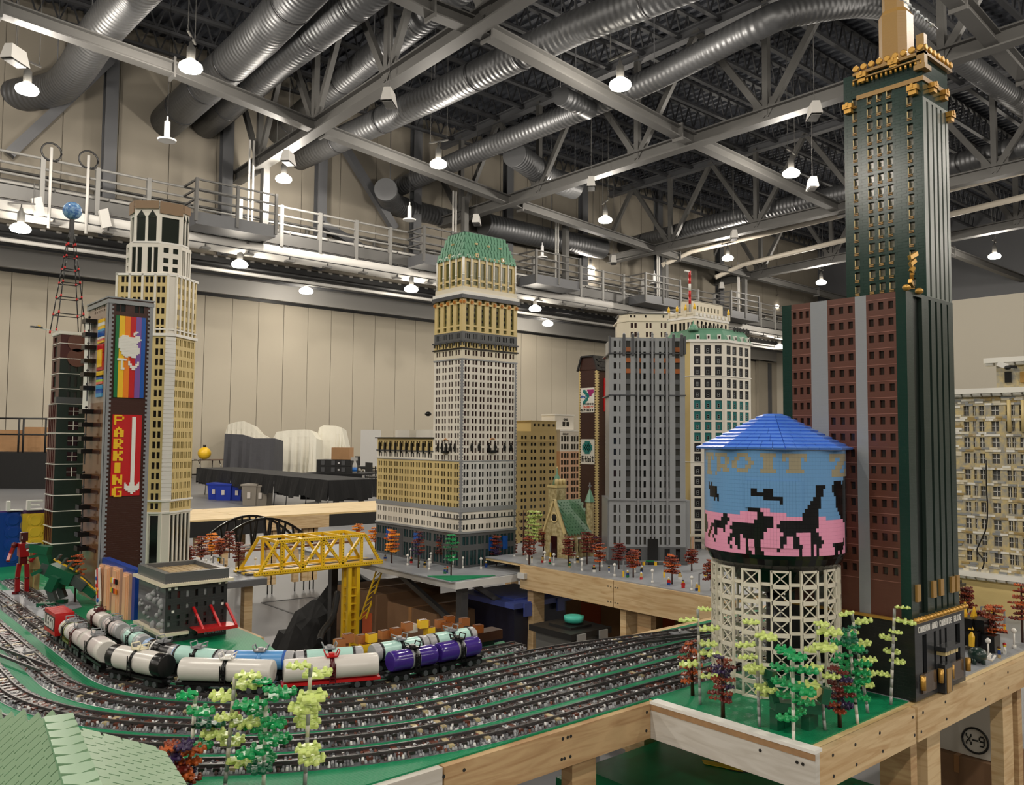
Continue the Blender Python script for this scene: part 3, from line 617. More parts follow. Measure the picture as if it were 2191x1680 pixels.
# turnout between the second and third track at the left
def turnout(a, b, label):
    t = thing('track_switch', label, 'switch', (0, 0, TT), group='track switches')
    A, B = Vector((*a, 0)), Vector((*b, 0)); d = (B - A).normalized(); nn = Vector((-d.y, d.x, 0))
    for s in (-1, 1): MB().bar(A + nn * (s * .02) + UZ * .017, B + nn * (s * .02) + UZ * .017, .006, .008, m_rail).add('switch_rail', t)
    c = A.lerp(B, .5); MB().obox(c + UZ * .012 + nn * .055, d * .04, nn * .018, UZ * .006, P('grey switch box', (120, 122, 126))).add('switch_box', t)
    MB().cyl(c + UZ * .02 + nn * .055, c + UZ * .03 + nn * .06, .005, P('switch lever', (200, 200, 200)), 8).add('switch_lever', t)
xa_, xb_ = CX - (R0 + DR), CX - (R0 + 2 * DR)
turnout((xb_ + .01, 3.5), (xa_, 2.9), 'rail switch joining two tracks at the far left of the curve')
turnout((2.35, CY - R0 - DR * 1.1), (2.75, CY - R0 - DR * 1.98), 'rail switch among the straight tracks left of the water tower')
# ================================================================== TOY BRICK TOWERS
m_win = P('dark window', (14, 13, 14), rough=.12); m_wred = P('dark red window', (44, 14, 14), rough=.15); m_wgrey = P('smoky window', (62, 62, 60), rough=.15)
c_white = P('white bricks', (222, 217, 206), kind='brick'); c_cream = P('cream bricks', (214, 206, 186), kind='brick'); c_tan = P('tan bricks', (205, 184, 128), kind='brick'); c_tan2 = P('dark tan bricks', (190, 168, 114), kind='brick')
c_grey = P('light grey bricks', (142, 145, 148), kind='brick'); c_dgrey = P('dark grey bricks', (84, 86, 88), kind='brick'); c_black = P('black bricks', (22, 23, 24), kind='brick'); c_brown = P('dark brown bricks', (58, 30, 22), kind='brick')
c_rbrown = P('reddish brown bricks', (94, 57, 46), kind='brick'); c_dgreen = P('dark green bricks', (17, 50, 42), rough=.18, kind='brick', strength=.5); c_sand = P('sand green plates', (100, 146, 122), kind='brick'); c_gold = P('pearl gold', (196, 150, 70), rough=.3, metal=.5); c_gold2 = P('flat gold bricks', (162, 126, 68), kind='brick')
c_orange = P('dark orange bricks', (150, 84, 40)); c_pink = P('nougat bricks', (212, 170, 140), kind='brick'); c_red = P('bright red bricks', (190, 26, 30), kind='brick', scale=.8); c_yellow = P('bright yellow', (236, 190, 42)); c_blue = P('bright blue', (24, 84, 168)); c_purp = P('medium lavender', (120, 84, 158)); c_orange2 = P('bright orange', (232, 128, 32)); c_grn = P('bright green', (24, 110, 62)); c_pwhite = P('plain white plastic', (228, 226, 220)); c_teal = P('teal', (22, 120, 120)); c_pgrey = P('plain grey plastic', (136, 138, 142)); c_pdgrey = P('plain dark grey plastic', (72, 74, 78)); c_pblack = P('plain black plastic', (16, 16, 17)); c_ptan = P('plain tan plastic', (208, 188, 134))
PANES = {}; PMESH = {}
def pane_mesh(w_, h_, m_):
    key = (round(w_, 4), round(h_, 4), m_.name)
    if key not in PMESH: PMESH[key] = MB().box(-w_ / 2, w_ / 2, 0, .0015, 0, h_, m_).mesh('window')
    return PMESH[key]
def fdir(p0, p1):
    d = Vector((p1[0] - p0[0], p1[1] - p0[1], 0)); L = d.length; d.normalize(); return d, L, Vector((d.y, -d.x, 0))
def facade(root, p0, p1, z0, z1, cols, rows, m_, mw=m_win, depth=.007, skip=None, mwin=None, name='facade'):
    """one wall face with recessed openings; cols/rows in metres along the face and absolute heights"""
    d, L, n = fdir(p0, p1); o = Vector((p0[0], p0[1], 0)); mb = MB()
    rows = sorted(rows); cols = sorted(cols)
    def q(u0, u1, v0, v1):
        if u1 - u0 < 1e-5 or v1 - v0 < 1e-5: return
        mb.face([o + d * u0 + UZ * v0, o + d * u1 + UZ * v0, o + d * u1 + UZ * v1, o + d * u0 + UZ * v1], m_)
    v = z0
    for ri, (a, b) in enumerate(rows):
        q(0, L, v, a); u = 0
        for ci, (c, e) in enumerate(cols):
            if skip and skip(ri, ci): continue
            q(u, c, a, b); u = e; bk = -n * depth
            A, B, C_, D = o + d * c + UZ * a, o + d * e + UZ * a, o + d * e + UZ * b, o + d * c + UZ * b
            for (s_, t_) in ((A, B), (B, C_), (C_, D), (D, A)): mb.face([t_, s_, s_ + bk, t_ + bk], m_)
            PANES.setdefault(root.name, []).append((o + d * ((c + e) / 2) + UZ * a + bk * .9, math.atan2(d.y, d.x), e - c, b - a, (mwin(ri, ci) if mwin else mw)))
        q(u, L, a, b); v = b
    q(0, L, v, z1); return mb.add(name, root)
def finish(root, base, limit=290):
    """hang the window panes on their tower and seat its origin at the base"""
    lst = PANES.pop(root.name, []); lst.sort(key=lambda t: (t[0] - CAM).length)
    for (c, rz, w_, h_, m_) in lst[:limit]: link('window', pane_mesh(w_, h_, m_), root, c, rz)
    if len(lst) > limit:
        mb = MB()
        for (c, rz, w_, h_, m_) in lst[limit:]:
            d = Vector((math.cos(rz), math.sin(rz), 0)); nn = Vector((-d.y, d.x, 0)); mb.obox(c + UZ * h_ / 2 + nn * .00075, d * w_ / 2, nn * .00075, UZ * h_ / 2, m_)
        mb.add('window_panes', root, kind='stuff')
    b = Vector(base); root.location = b
    for ch in root.children: ch.location = Vector(ch.location) - b
def even(L, n, groups, m0=0.0, m1=0.0):
    """n equal bays, each with windows given as (start, end) fractions of the bay"""
    w_ = (L - m0 - m1) / n; return [(m0 + w_ * (i + a), m0 + w_ * (i + b)) for i in range(n) for (a, b) in groups]
def rect(x0, x1, y0, y1): return [(x0, y0), (x1, y0), (x1, y1), (x0, y1)]
def grow(poly, e):
    k = len(poly); out = []
    for i in range(k):
        a, b, c = Vector(poly[i - 1]), Vector(poly[i]), Vector(poly[(i + 1) % k]); d1 = (b - a).normalized(); d2 = (c - b).normalized()
        n1 = Vector((d1.y, -d1.x)); n2 = Vector((d2.y, -d2.x)); s = (n1 + n2); s = s / max(.3, s.dot(n1)) ; out.append(tuple(b + s * e))
    return out
def core(root, poly, z0, z1, m_, inset=.0075, name='core', top=None): return MB().prism(grow(poly, -inset), z0, z1 - .001, m_, top).add(name, root)
def belt(root, poly, z0, z1, out, m_, name='belt_course'): return MB().prism(grow(poly, out), z0, z1, m_).add(name, root)
def quoins(root, p, z0, z1, m_, step=.0192, w_=.016, name='quoin_strip'):
    mb = MB(); z = z0; k = 0
    while z < z1:
        ww = w_ if k % 2 == 0 else w_ * .55; mb.box(p[0] - .002, p[0] + ww, p[1] - .002, p[1] + ww, z, min(z + step / 2, z1), m_); z += step / 2; k += 1
    return mb.add(name, root)
def bitmap(mb, o, a, b, n_, rows, cw, ch, th, m_):
    """pixel rows (top first) as thin raised cells; horizontal runs are joined"""
    o, a, b, n_ = map(Vector, (o, a, b, n_)); H_ = len(rows)
    for r, line in enumerate(rows):
        c = 0
        while c < len(line):
            if line[c] in ' .': c += 1; continue
            e = c
            while e < len(line) and line[e] not in ' .': e += 1
            ctr = o + a * ((c + e) / 2 * cw) + b * ((H_ - r - .5) * ch) + n_ * (th / 2); mb.obox(ctr, a * ((e - c) / 2 * cw), b * (ch * .48), n_ * (th / 2), m_); c = e
    return mb
FONT = {'P': ['11110', '10001', '10001', '11110', '10000', '10000', '10000'], 'A': ['00100', '01110', '11011', '11011', '11111', '11011', '11011'], 'R': ['11110', '11011', '11011', '11110', '11100', '11110', '11011'], 'K': ['11011', '11011', '11110', '11100', '11110', '11011', '11011'], 'I': ['1110', '1110', '1110', '1110', '1110', '1110', '1110'], 'N': ['11001', '11001', '11101', '11111', '11011', '11011', '11001'], 'G': ['01111', '11000', '11000', '11011', '11001', '11001', '01111'],
        'C': ['01110', '10001', '10000', '10000', '10000', '10001', '01110'], 'B': ['11110', '10001', '10001', '11110', '10001', '10001', '11110'], 'O': ['01110', '10001', '10001', '10001', '10001', '10001', '01110'], 'D': ['11110', '10001', '10001', '10001', '10001', '10001', '11110'], 'E': ['11111', '10000', '10000', '11110', '10000', '10000', '11111'], 'L': ['10000', '10000', '10000', '10000', '10000', '10000', '11111'], 'F': ['11111', '10000', '10000', '11110', '10000', '10000', '10000'], 'M': ['10001', '11011', '10101', '10101', '10001', '10001', '10001'], 'Y': ['10001', '10001', '01010', '00100', '00100', '00100', '00100'], 'S': ['01111', '10000', '10000', '01110', '00001', '00001', '11110'], 'T': ['11111', '00100', '00100', '00100', '00100', '00100', '00100'], 'X': ['10001', '10001', '01010', '00100', '01010', '10001', '10001'], '9': ['01110', '10001', '10001', '01111', '00001', '00001', '01110'], '-': ['00000', '00000', '00000', '11111', '00000', '00000', '00000'], ' ': ['00000'] * 7,
        'H': ['10001', '10001', '10001', '11111', '10001', '10001', '10001']}
def fb(ch): return [r.replace('0', '.').replace('1', '#') for r in FONT[ch]]
# ------------------------------------------------------------------ 1 tower with the green mansard roof and its annex
nc = atz(983.5, 1217, TL); zz = lambda py: zat(nc, py)
TWx = run((nc.x, nc.y, zz(900)), UX, 1105); TWy = run((nc.x, nc.y, zz(900)), UY, 927); ANy = run((nc.x, nc.y, zz(1000)), UY, 806) - TWy
x0, y0 = nc.x, nc.y; x1, y1, y2 = x0 + TWx, y0 + TWy, y0 + TWy + ANy
t1 = thing('skyscraper_model', 'tall white and tan brick tower with a green mansard roof and dark red windows', 'tower model')
RP = rect(x0, x1, y0, y1)
c_c = c_white
core(t1, RP, TL, zz(612), c_tan, .014); core(t1, grow(RP, -.012), zz(612), zz(545), c_tan, .014)
pair = [(.16, .42), (.55, .81)]
def two_faces(z0, z1, rows, m_r, m_l, mw=m_win, inset=0, nr=7, nl=4, g=pair, gl=None, depth=.007):
    X0, X1, Y0, Y1 = x0 + inset, x1 - inset, y0 + inset, y1 - inset
    facade(t1, (X0, Y0), (X1, Y0), z0, z1, even(X1 - X0, nr, g, .012, .012), rows, m_r, mw, depth); facade(t1, (X0, Y1), (X0, Y0), z0, z1, even(Y1 - Y0, nl, gl or g, .012, .012), rows, m_l, mw, depth)
def rws(tops, h): return [(zz(y + h), zz(y)) for y in tops]
# street level: dark pilasters with tall glass
two_faces(TL, zz(1140), [(zz(1212), zz(1180)), (zz(1168), zz(1150))], c_dgrey, c_dgrey, mw=P('teal glass', (34, 62, 64), rough=.1), g=[(.12, .5), (.58, .9)])
two_faces(zz(1140), zz(1097), rws((1102.5, 1124), 11), c_white, c_white)
two_faces(zz(1087), zz(988), rws([997.5 + 17 * i - 4 for i in range(6)], 11), P('cool white bricks', (206, 206, 202), kind='brick'), c_tan, mw=m_win)
two_faces(zz(986), zz(768), rws([772 + 15.9 * i - 4 for i in range(14)], 10.5), c_white, c_white, mw=m_wred)
two_faces(zz(768), zz(744), rws([748], 11), c_cream, c_cream, mw=m_wred); two_faces(zz(744), zz(729), rws([732], 10), c_tan, c_tan); two_faces(zz(729), zz(708), rws([712], 11), c_dgrey, c_dgrey, g=[(.2, .32), (.42, .54), (.64, .76)])
for (a, b, o_, m_) in ((1097, 1087, .004, c_grey), (1143, 1139, .006, c_grey), (988, 986, .003, c_grey), (769, 766, .004, c_grey), (746, 743, .008, c_pblack), (731, 728, .01, c_pdgrey), (1113, 1111, .003, c_pdgrey)): belt(t1, RP, zz(a), zz(b), o_, m_)
for (p, m_) in (((x0, y0), c_pgrey),): quoins(t1, p, zz(1140), zz(768), m_)
quoins(t1, (x1 - .016, y0), zz(1140), zz(768), c_pgrey)
# tall arcaded bays with olive panels, then corbelled cornice
m_olive = P('olive panel', (84, 84, 44), rough=.2)
two_faces(zz(708), zz(637), [(zz(705), zz(697)), (zz(693), zz(648)), (zz(644), zz(636))], c_tan, c_tan, mw=m_olive, g=[(.28, .72)], depth=.012)
wmini = MB().box(-.006, .006, -.0012, 0, 0, .018, m_win).mesh('window')
def bays(X0, X1, n, inset=.012): 
    w_ = (X1 - X0 - 2 * inset) / n; return [X0 + inset + w_ * (i + .5) for i in range(n)]
for X in bays(x0, x1, 7):
    for yv in (660, 672, 684): link('small_pane', wmini, t1, (X, y0 + .0105, zz(yv) - .006))
for Y in bays(y0, y1, 4):
    for yv in (660, 672, 684): link('small_pane', wmini, t1, (x0 + .0105, Y, zz(yv) - .006), -math.pi / 2)
fig = P('orange figurehead', (196, 130, 60)); fm = MB().box(-.007, .007, -.012, 0, 0, .02, fig).box(-.005, .005, -.016, -.002, .006, .016, fig).mesh('figurehead'); bm2 = MB().box(-.003, .003, -.01, 0, 0, .03, c_pdgrey).mesh('bracket')
for i in range(8):
    X = x0 + .01 + (x1 - x0 - .02) * i / 7; link('figurehead', fm, t1, (X, y0, zz(648))); link('bracket', bm2, t1, (X, y0, zz(738)))
for i in range(5):
    Y = y0 + .01 + (y1 - y0 - .02) * i / 4; link('figurehead', fm, t1, (x0, Y, zz(648)), -math.pi / 2); link('bracket', bm2, t1, (x0, Y, zz(738)), -math.pi / 2)
belt(t1, RP, zz(637), zz(629), .014, c_pdgrey, 'cornice'); belt(t1, RP, zz(629), zz(622), .01, c_pwhite, 'cornice'); belt(t1, grow(RP, -.004), zz(622), zz(611), .002, c_cream, 'parapet')
# white colonnade under the roof
ins = .012; IP = grow(RP, -ins)
two_faces(zz(611), zz(548), [(zz(606), zz(597)), (zz(592), zz(556))], c_tan, c_tan, mw=m_olive, inset=ins, g=[(.22, .8)])
colm = MB().cyl((0, 0, 0), (0, 0, zz(548) - zz(611)), .0055, c_pwhite, 8).cyl((0, 0, .03), (0, 0, .036), .0075, c_pwhite, 8).cyl((0, 0, .07), (0, 0, .078), .0075, c_pwhite, 8).mesh('column')
def archm(w_):
    mb = MB(); n = 6
    for i in range(n):
        a, b = math.pi * i / n, math.pi * (i + 1) / n; mb.bar((math.cos(a) * w_ / 2, 0, math.sin(a) * w_ / 2), (math.cos(b) * w_ / 2, 0, math.sin(b) * w_ / 2), .009, .005, c_pwhite, up=(0, 1, 0))
    return mb.mesh('arch')
X_ = [x0 + ins + (x1 - x0 - 2 * ins) * i / 7 for i in range(8)]; Y_ = [y0 + ins + (y1 - y0 - 2 * ins) * i / 4 for i in range(5)]
am = archm(X_[1] - X_[0]); am2 = archm(Y_[1] - Y_[0])
for X in X_: link('column', colm, t1, (X, y0 + ins - .004, zz(611)))
for Y in Y_: link('column', colm, t1, (x0 + ins - .004, Y, zz(611)))
for a, b in zip(X_, X_[1:]): link('arch', am, t1, ((a + b) / 2, y0 + ins - .004, zz(553)))
for a, b in zip(Y_, Y_[1:]): link('arch', am2, t1, (x0 + ins - .004, (a + b) / 2, zz(553)), math.pi / 2)
# mansard roof with scale tiles and dormers
r0p, r1p = grow(RP, -.006), grow(RP, -.062); zr0, zr1 = zz(548), zz(489)
MB().frust(r0p, zr0, r1p, zr1, c_sand).add('roof_core', t1)
c_sg = P('sand green tile', (96, 148, 120)); 
tile = MB().prism([(-.011, 0), (-.006, -.018), (.006, -.018), (.011, 0), (.011, .012), (-.011, .012)], 0, .003, c_sg).mesh('roof_tile')
def tile_face(a0, a1, b0, b1, rows_, cols_):     # lower edge a0-a1, upper edge b0-b1 (3d)
    a0, a1, b0, b1 = map(Vector, (a0, a1, b0, b1)); d = (a1 - a0).normalized(); up = ((b0 + b1) / 2 - (a0 + a1) / 2).normalized(); n = d.cross(up).normalized(); up = n.cross(d)
    M3 = Matrix((d, up, n)).transposed()
    for r in range(rows_):
        t_ = (r + .5) / rows_; l, rr = a0.lerp(b0, t_), a1.lerp(b1, t_); k = max(2, round(cols_ * (rr - l).length / (a1 - a0).length))
        for i in range(k + (r % 2)):
            s_ = (i + (.5 if r % 2 == 0 else 0)) / k; p = l.lerp(rr, min(.98, max(.02, s_))) + n * .0025; o_ = link('roof_tile', tile, t1, p); o_.rotation_euler = (M3 @ Matrix.Rotation(.12, 3, 'X')).to_euler()
tile_face((*r0p[0], zr0), (*r0p[1], zr0), (*r1p[0], zr1), (*r1p[1], zr1), 7, 17); tile_face((*r0p[3], zr0), (*r0p[0], zr0), (*r1p[3], zr1), (*r1p[0], zr1), 7, 10)
MB().prism(grow(r1p, .004), zr1, zr1 + .006, P('dark ridge', (40, 74, 62))).add('roof_ridge', t1)
dorm = MB().box(-.011, .011, -.012, .02, 0, .028, c_ptan).box(-.004, .004, -.013, -.011, .006, .02, m_win).frust([(-.013, -.014), (.013, -.014), (.013, .02), (-.013, .02)], .028, [(-.004, -.01), (.004, -.01), (.004, .02), (-.004, .02)], .036, c_sg).mesh('dormer'); dorm2 = MB().box(-.009, .009, -.01, .012, 0, .012, c_ptan).box(-.002, .002, -.011, -.009, .003, .009, m_win).mesh('small_dormer')
for f in (.25, .72): X = x0 + (x1 - x0) * f; link('dormer', dorm, t1, (X, y0 + .012, zr0 + .008))
for f in (.28, .5, .72): link('small_dormer', dorm2, t1, (x0 + (x1 - x0) * f, y0 + .034, zr0 + (zr1 - zr0) * .55))
link('dormer', dorm, t1, (x0 + .014, (y0 + y1) / 2, zr0 + .008), -math.pi / 2); link('small_dormer', dorm2, t1, (x0 + .034, (y0 + y1) / 2, zr0 + (zr1 - zr0) * .55), -math.pi / 2)
for i in range(5): MB().lathe((x0 + (x1 - x0) * (.42 + .09 * i) * .95, y0 + .008, zr0), (0, 0, 1), [(0, .003), (.006, .005), (.012, .008), (.018, .007)], c_ptan, 8).add('urn', t1)
# statues and balconies on the shaft
st = MB().box(-.007, .007, -.008, 0, 0, .04, c_pblack).box(-.009, .009, -.011, 0, .016, .03, c_pblack).ball((0, -.006, .046), .006, c_pblack, 8, 6).mesh('statue')
bal_ = MB().box(-.028, .028, -.022, 0, 0, .003, c_pblack).box(-.028, .028, -.022, -.02, 0, .016, c_pblack).box(-.028, -.026, -.022, 0, 0, .016, c_pblack).box(.026, .028, -.022, 0, 0, .016, c_pblack).mesh('balcony')
for f in (.18, .31, .48, .6, .77, .89): link('statue', st, t1, (x0 + (x1 - x0) * f, y0, zz(965)))
for f in (.2, .35, .5, .65, .8): link('statue', st, t1, (x0, y0 + (y1 - y0) * f, zz(967)), -math.pi / 2)
link('balcony', bal_, t1, (x0 + (x1 - x0) * .545, y0, zz(969))); link('balcony', bal_, t1, (x0, y0 + (y1 - y0) * .52, zz(971)), -math.pi / 2)
for (p, rz_) in (((x0 + (x1 - x0) * .545, y0, zz(941)), 0), ((x0, y0 + (y1 - y0) * .52, zz(943)), -math.pi / 2)):
    link('pediment', MB().prism([(-.022, 0), (.022, 0), (.022, .006), (-.022, .006)], 0, .003, fig).bar((-.022, -.006, 0), (0, -.006, .012), .004, .004, fig).bar((.022, -.006, 0), (0, -.006, .012), .004, .004, fig).mesh('pediment'), t1, p, rz_)
# annex wing
AP = rect(x0 + .004, x1 - .1, y1, y2); za = lambda py: zat((x0, y2), py)
ztop = za(938); core(t1, AP, TL, ztop, c_tan)
def aface(z0, z1, rows, m_, mw=m_win, n=10, g=pair): facade(t1, (x0 + .004, y2), (x0 + .004, y1), z0, z1, even(ANy, n, g, .008, .006), rows, m_, mw)
aface(TL, zz(1140), [(zz(1212), zz(1180)), (zz(1168), zz(1150))], c_dgrey, P('teal glass', (34, 62, 64)), g=[(.12, .5), (.58, .9)])
aface(zz(1140), zz(1097), rws((1102.5, 1124), 11), c_white); aface(zz(1087), zz(988), rws([997.5 + 17 * i - 4 for i in range(6)], 11), c_tan); aface(zz(986), zz(966), rws([972], 10), c_white); aface(zz(966), ztop, [(zz(958), zz(945))], c_tan)
for (a, b, o_, m_) in ((1097, 1087, .004, c_grey), (988, 986, .003, c_grey), (969, 966, .006, c_pdgrey), (1143, 1139, .006, c_grey)): belt(t1, AP, zz(a), zz(b), o_, m_)
MB().prism(grow(AP, .014), ztop, ztop + .008, c_pblack).add('cornice', t1)
stt = MB().box(-.008, .008, -.012, 0, 0, .05, c_pblack).box(-.004, .004, -.01, 0, -.02, 0, c_pblack).mesh('statue')
for i in range(10): link('statue', stt, t1, (x0 + .004, y1 + ANy * (i + .6) / 10.2, zz(966)), -math.pi / 2)
for (a, b, c_, d_) in ((.12, .38, .3, .62), (.5, .98, .25, .75)): box('roof_box', x0 + .1, x0 + .26, y2 - ANy * b, y2 - ANy * a, ztop + .008, ztop + .06, c_white, t1)
MB().box(x0 + .003, x0 + .006, y1 + ANy * .5, y1 + ANy * .58, TL, zz(1150), c_pdgrey).add('entrance_arch', t1)
for f in (.25, .75): box('blue_awning', x0 - .004, x0 + .004, y1 + ANy * f - .03, y1 + ANy * f + .03, zz(1180), zz(1155), c_blue, t1)
for f in (.55, .8): box('blue_awning', x0 + TWx * f - .02, x0 + TWx * f + .02, y0 - .004, y0 + .004, zz(1185), zz(1155), c_blue, t1)
finish(t1, (x0, y0, TL))
# inflatable ball tied to the tower's edge
tb = atz(919, 884, 1.7) if False else Vector((x0 - .02, y1 + .03, zz(884))); o_ = MB().ball((0, 0, 0), .022, c_pblack, 14, 10, .7).add('oval_balloon', label='small black oval shape fixed to the left edge of the green roofed tower', cat='ornament', loc=tb)
# ------------------------------------------------------------------ 2 brown tower with the mosaic signs
pc = atz(211, 1292, TT); zp = lambda py: zat(pc, py)
ztp = zp(634); PX = run((pc.x, pc.y, ztp), UX, 327); PY = run((pc.x, pc.y, ztp), UY, 190)
t2 = thing('sign_tower', 'dark brown brick tower with rainbow fruit mosaic and a vertical PARKING sign', 'tower model')
core(t2, rect(pc.x, pc.x + PX, pc.y, pc.y + PY), TT, ztp - .002, c_brown)
pt_ = zp(690); c_glass = P('pinkish grey clear wall', (150, 132, 120), rough=.12); c_amber = P('amber brown wall', (112, 78, 54), rough=.12)
facade(t2, (pc.x, pc.y), (pc.x + PX, pc.y), TT, ztp - .012, [(PX * .16, PX * .25), (PX * .27, PX * .37), (PX * .58, PX * .68), (PX * .7, PX * .8)], [(zp(664), zp(648))], c_brown, P('dark glass pane', (34, 44, 46), rough=.1))
MB().face([(pc.x, pc.y + PY, TT), (pc.x, pc.y, TT), (pc.x, pc.y, zp(860)), (pc.x, pc.y + PY, zp(860))], c_amber).add('lower_glass', t2)
facade(t2, (pc.x, pc.y + PY), (pc.x, pc.y), zp(860), ztp - .012, [(PY * (.32 + .09 * i), PY * (.37 + .09 * i)) for i in range(6)], [(zp(662), zp(657)), (zp(654), zp(649))], c_glass, m_wgrey)
box('white_shaft', pc.x - .012, pc.x + .02, pc.y + PY * .72, pc.y + PY * 1.0, zp(880), zp(672), c_pwhite, t2)
for X in (pc.x, pc.x + PX):
    mb = MB(); z = TT; k = 0; s = 1 if X == pc.x else -1
    while z < ztp - .014:
        e = .012 if k % 2 else .02; a, b = sorted((X - s * .003, X + s * e)); mb.box(a, b, pc.y - .004, pc.y + .006, z, z + .0095, c_pgrey); z += .0096; k += 1
    mb.add('toothed_edge', t2)
if 1: box('edge_strip', pc.x - .005, pc.x - .001, pc.y - .004, pc.y + .02, TT, ztp - .013, c_pgrey, t2)
RR = rect(pc.x, pc.x + PX, pc.y, pc.y + PY)
belt(t2, RR, ztp - .03, ztp - .012, .006, c_grey, 'parapet'); belt(t2, RR, ztp - .012, ztp - .006, .004, c_brown, 'parapet_line'); belt(t2, RR, ztp - .006, ztp, .008, c_grey, 'coping')
def onY(px, py): p = atY(px, py, pc.y); return p.x, p.z
ax0, az1 = onY(248, 675); ax1, _ = onY(312, 680); _, az0 = onY(243, 850)
stripes = [(c_grn, 0, .12), (c_yellow, .12, .305), (c_orange2, .305, .49), (c_red, .49, .675), (c_purp, .675, .86), (c_blue, .86, 1)]
for (m_, a, b) in stripes: box('mosaic_stripe', ax0 + (ax1 - ax0) * a, ax0 + (ax1 - ax0) * b - .0006, pc.y - .0064, pc.y, az0, az1, m_, t2)
APPLE = ['..........##..', '.........##...', '.........#....', '..####....###.', '.############.', '##############', '#############.', '############..', '###########...', '############..', '############..', '#############.', '.############.', '.############.', '..###########.', '..##########..', '...########...', '....##..###...']
cw = (ax1 - ax0) * .76 / 14; chh = (az1 - az0) * .33 / 18
MB_ = bitmap(MB(), (ax0 + (ax1 - ax0) * .10, pc.y - .0064, az0 + (az1 - az0) * .49), UX, UZ, -UY, APPLE, cw, chh, .004, c_pwhite); MB_.add('fruit_emblem', t2)
TV = ['#####.......', '..#...#....#', '..#...##..##', '..#....####.', '..##....##..']
bitmap(MB(), (ax0 + (ax1 - ax0) * .08, pc.y - .0064, az0 + (az1 - az0) * .34), UX, UZ, -UY, TV, cw * 1.1, chh * 1.5, .004, c_pwhite).add('emblem_lettering', t2)
kx0, kz1 = onY(240.5, 887); kx1, _ = onY(303, 888); _, kz0 = onY(233.6, 1062)
box('red_sign_panel', kx0, kx1, pc.y - .0064, pc.y, kz0, kz1, c_red, t2); KW, KH = kx1 - kx0, kz1 - kz0
for i, chs in enumerate('PARKING'):
    rws_ = fb(chs); wid = len(rws_[0]); c_w = KW * .33 / 5; c_h = KH * .125 / 7
    bitmap(MB(), (kx0 + KW * (.05 + (.06 if chs == 'I' else 0)), pc.y - .0064, kz1 - KH * (.005 + .1465 * i + .125)), UX, UZ, -UY, rws_, c_w, c_h, .004, c_yellow).add('letter', t2, label=f'yellow letter {chs}')
box('arrow_shaft', kx0 + KW * .66, kx0 + KW * .79, pc.y - .011, pc.y - .0064, kz0 + KH * .1, kz0 + KH * .975, c_pwhite, t2)
ARW = ['#...####...#', '##..####..##', '############', '############', '.##########.', '...######...', '.....##.....']
bitmap(MB(), (kx0 + KW * .46, pc.y - .0065, kz0 + KH * .02), UX, UZ, -UY, ARW, KW * .51 / 12, KH * .145 / 7, .0047, c_pwhite).add('arrow_head', t2)
# coloured pictures on the narrow side
cols5 = [c_yellow, c_blue, c_red, c_pwhite, c_grn]
def onX(px, py): p = atX(px, py, pc.x); return p.y, p.z
ys_, ye_ = pc.y + PY * .16, pc.y + PY * .44
for i, (ya, yb, ms) in enumerate(((678, 700, (c_yellow, c_pwhite, c_yellow)), (700, 716, (c_blue, c_blue, P('azure', (70, 150, 200)))), (717, 730, (c_yellow, P('coral', (226, 108, 90)), c_pwhite)), (732, 790, (c_red, c_red, c_red)), (792, 805, (c_pblack, c_yellow, c_yellow)), (805, 820, (P('coral', (0, 0, 0)), P('lime', (160, 200, 70)), c_blue)), (822, 848, (P('azure', (0, 0, 0)), c_blue, P('azure', (0, 0, 0)))))):
    za_, zb_ = zp(yb), zp(ya); h_ = (zb_ - za_) / 3
    for j, m_ in enumerate(ms): box('picture_tile', pc.x - .005, pc.x, ys_, ye_, za_ + h_ * j, za_ + h_ * (j + .96), m_, t2)
box('picture_face', pc.x - .008, pc.x - .005, ys_ + .012, ye_ - .012, zp(783), zp(745), c_yellow, t2)
bxs = MB().box(-.05, 0, -.03, .03, 0, .004, c_pblack).box(-.05, -.046, -.03, .03, .004, .02, c_pblack).box(-.05, 0, -.03, -.027, .004, .02, c_pblack).box(-.05, 0, .027, .03, .004, .02, c_pblack).mesh('balcony'); fgm = MB().box(-.032, -.022, -.007, .007, .004, .022, c_pblack).ball((-.027, 0, .03), .006, c_pblack, 8, 6).mesh('climber')
chm = MB().box(-.03, -.026, -.003, .003, -.05, .0, c_pdgrey).mesh('hanging_chain')
for y in (684, 714, 742, 772, 802, 832, 884, 913, 944, 972, 1028, 1060, 1096, 1124, 1156, 1187):
    Y = pc.y + PY * .62; link('balcony', bxs, t2, (pc.x, Y, zp(y))); link('climber', fgm, t2, (pc.x, Y, zp(y))); link('hanging_chain', chm, t2, (pc.x, Y - .01, zp(y)))
    if y > 860: box('balcony_shadow', pc.x - .003, pc.x, pc.y + PY * .2, pc.y + PY * .62, zp(y), zp(y) + .016, c_brown, t2)  # dark brown strips stand in for the brown shadows on the lower wall
finish(t2, (pc.x, pc.y, TT))
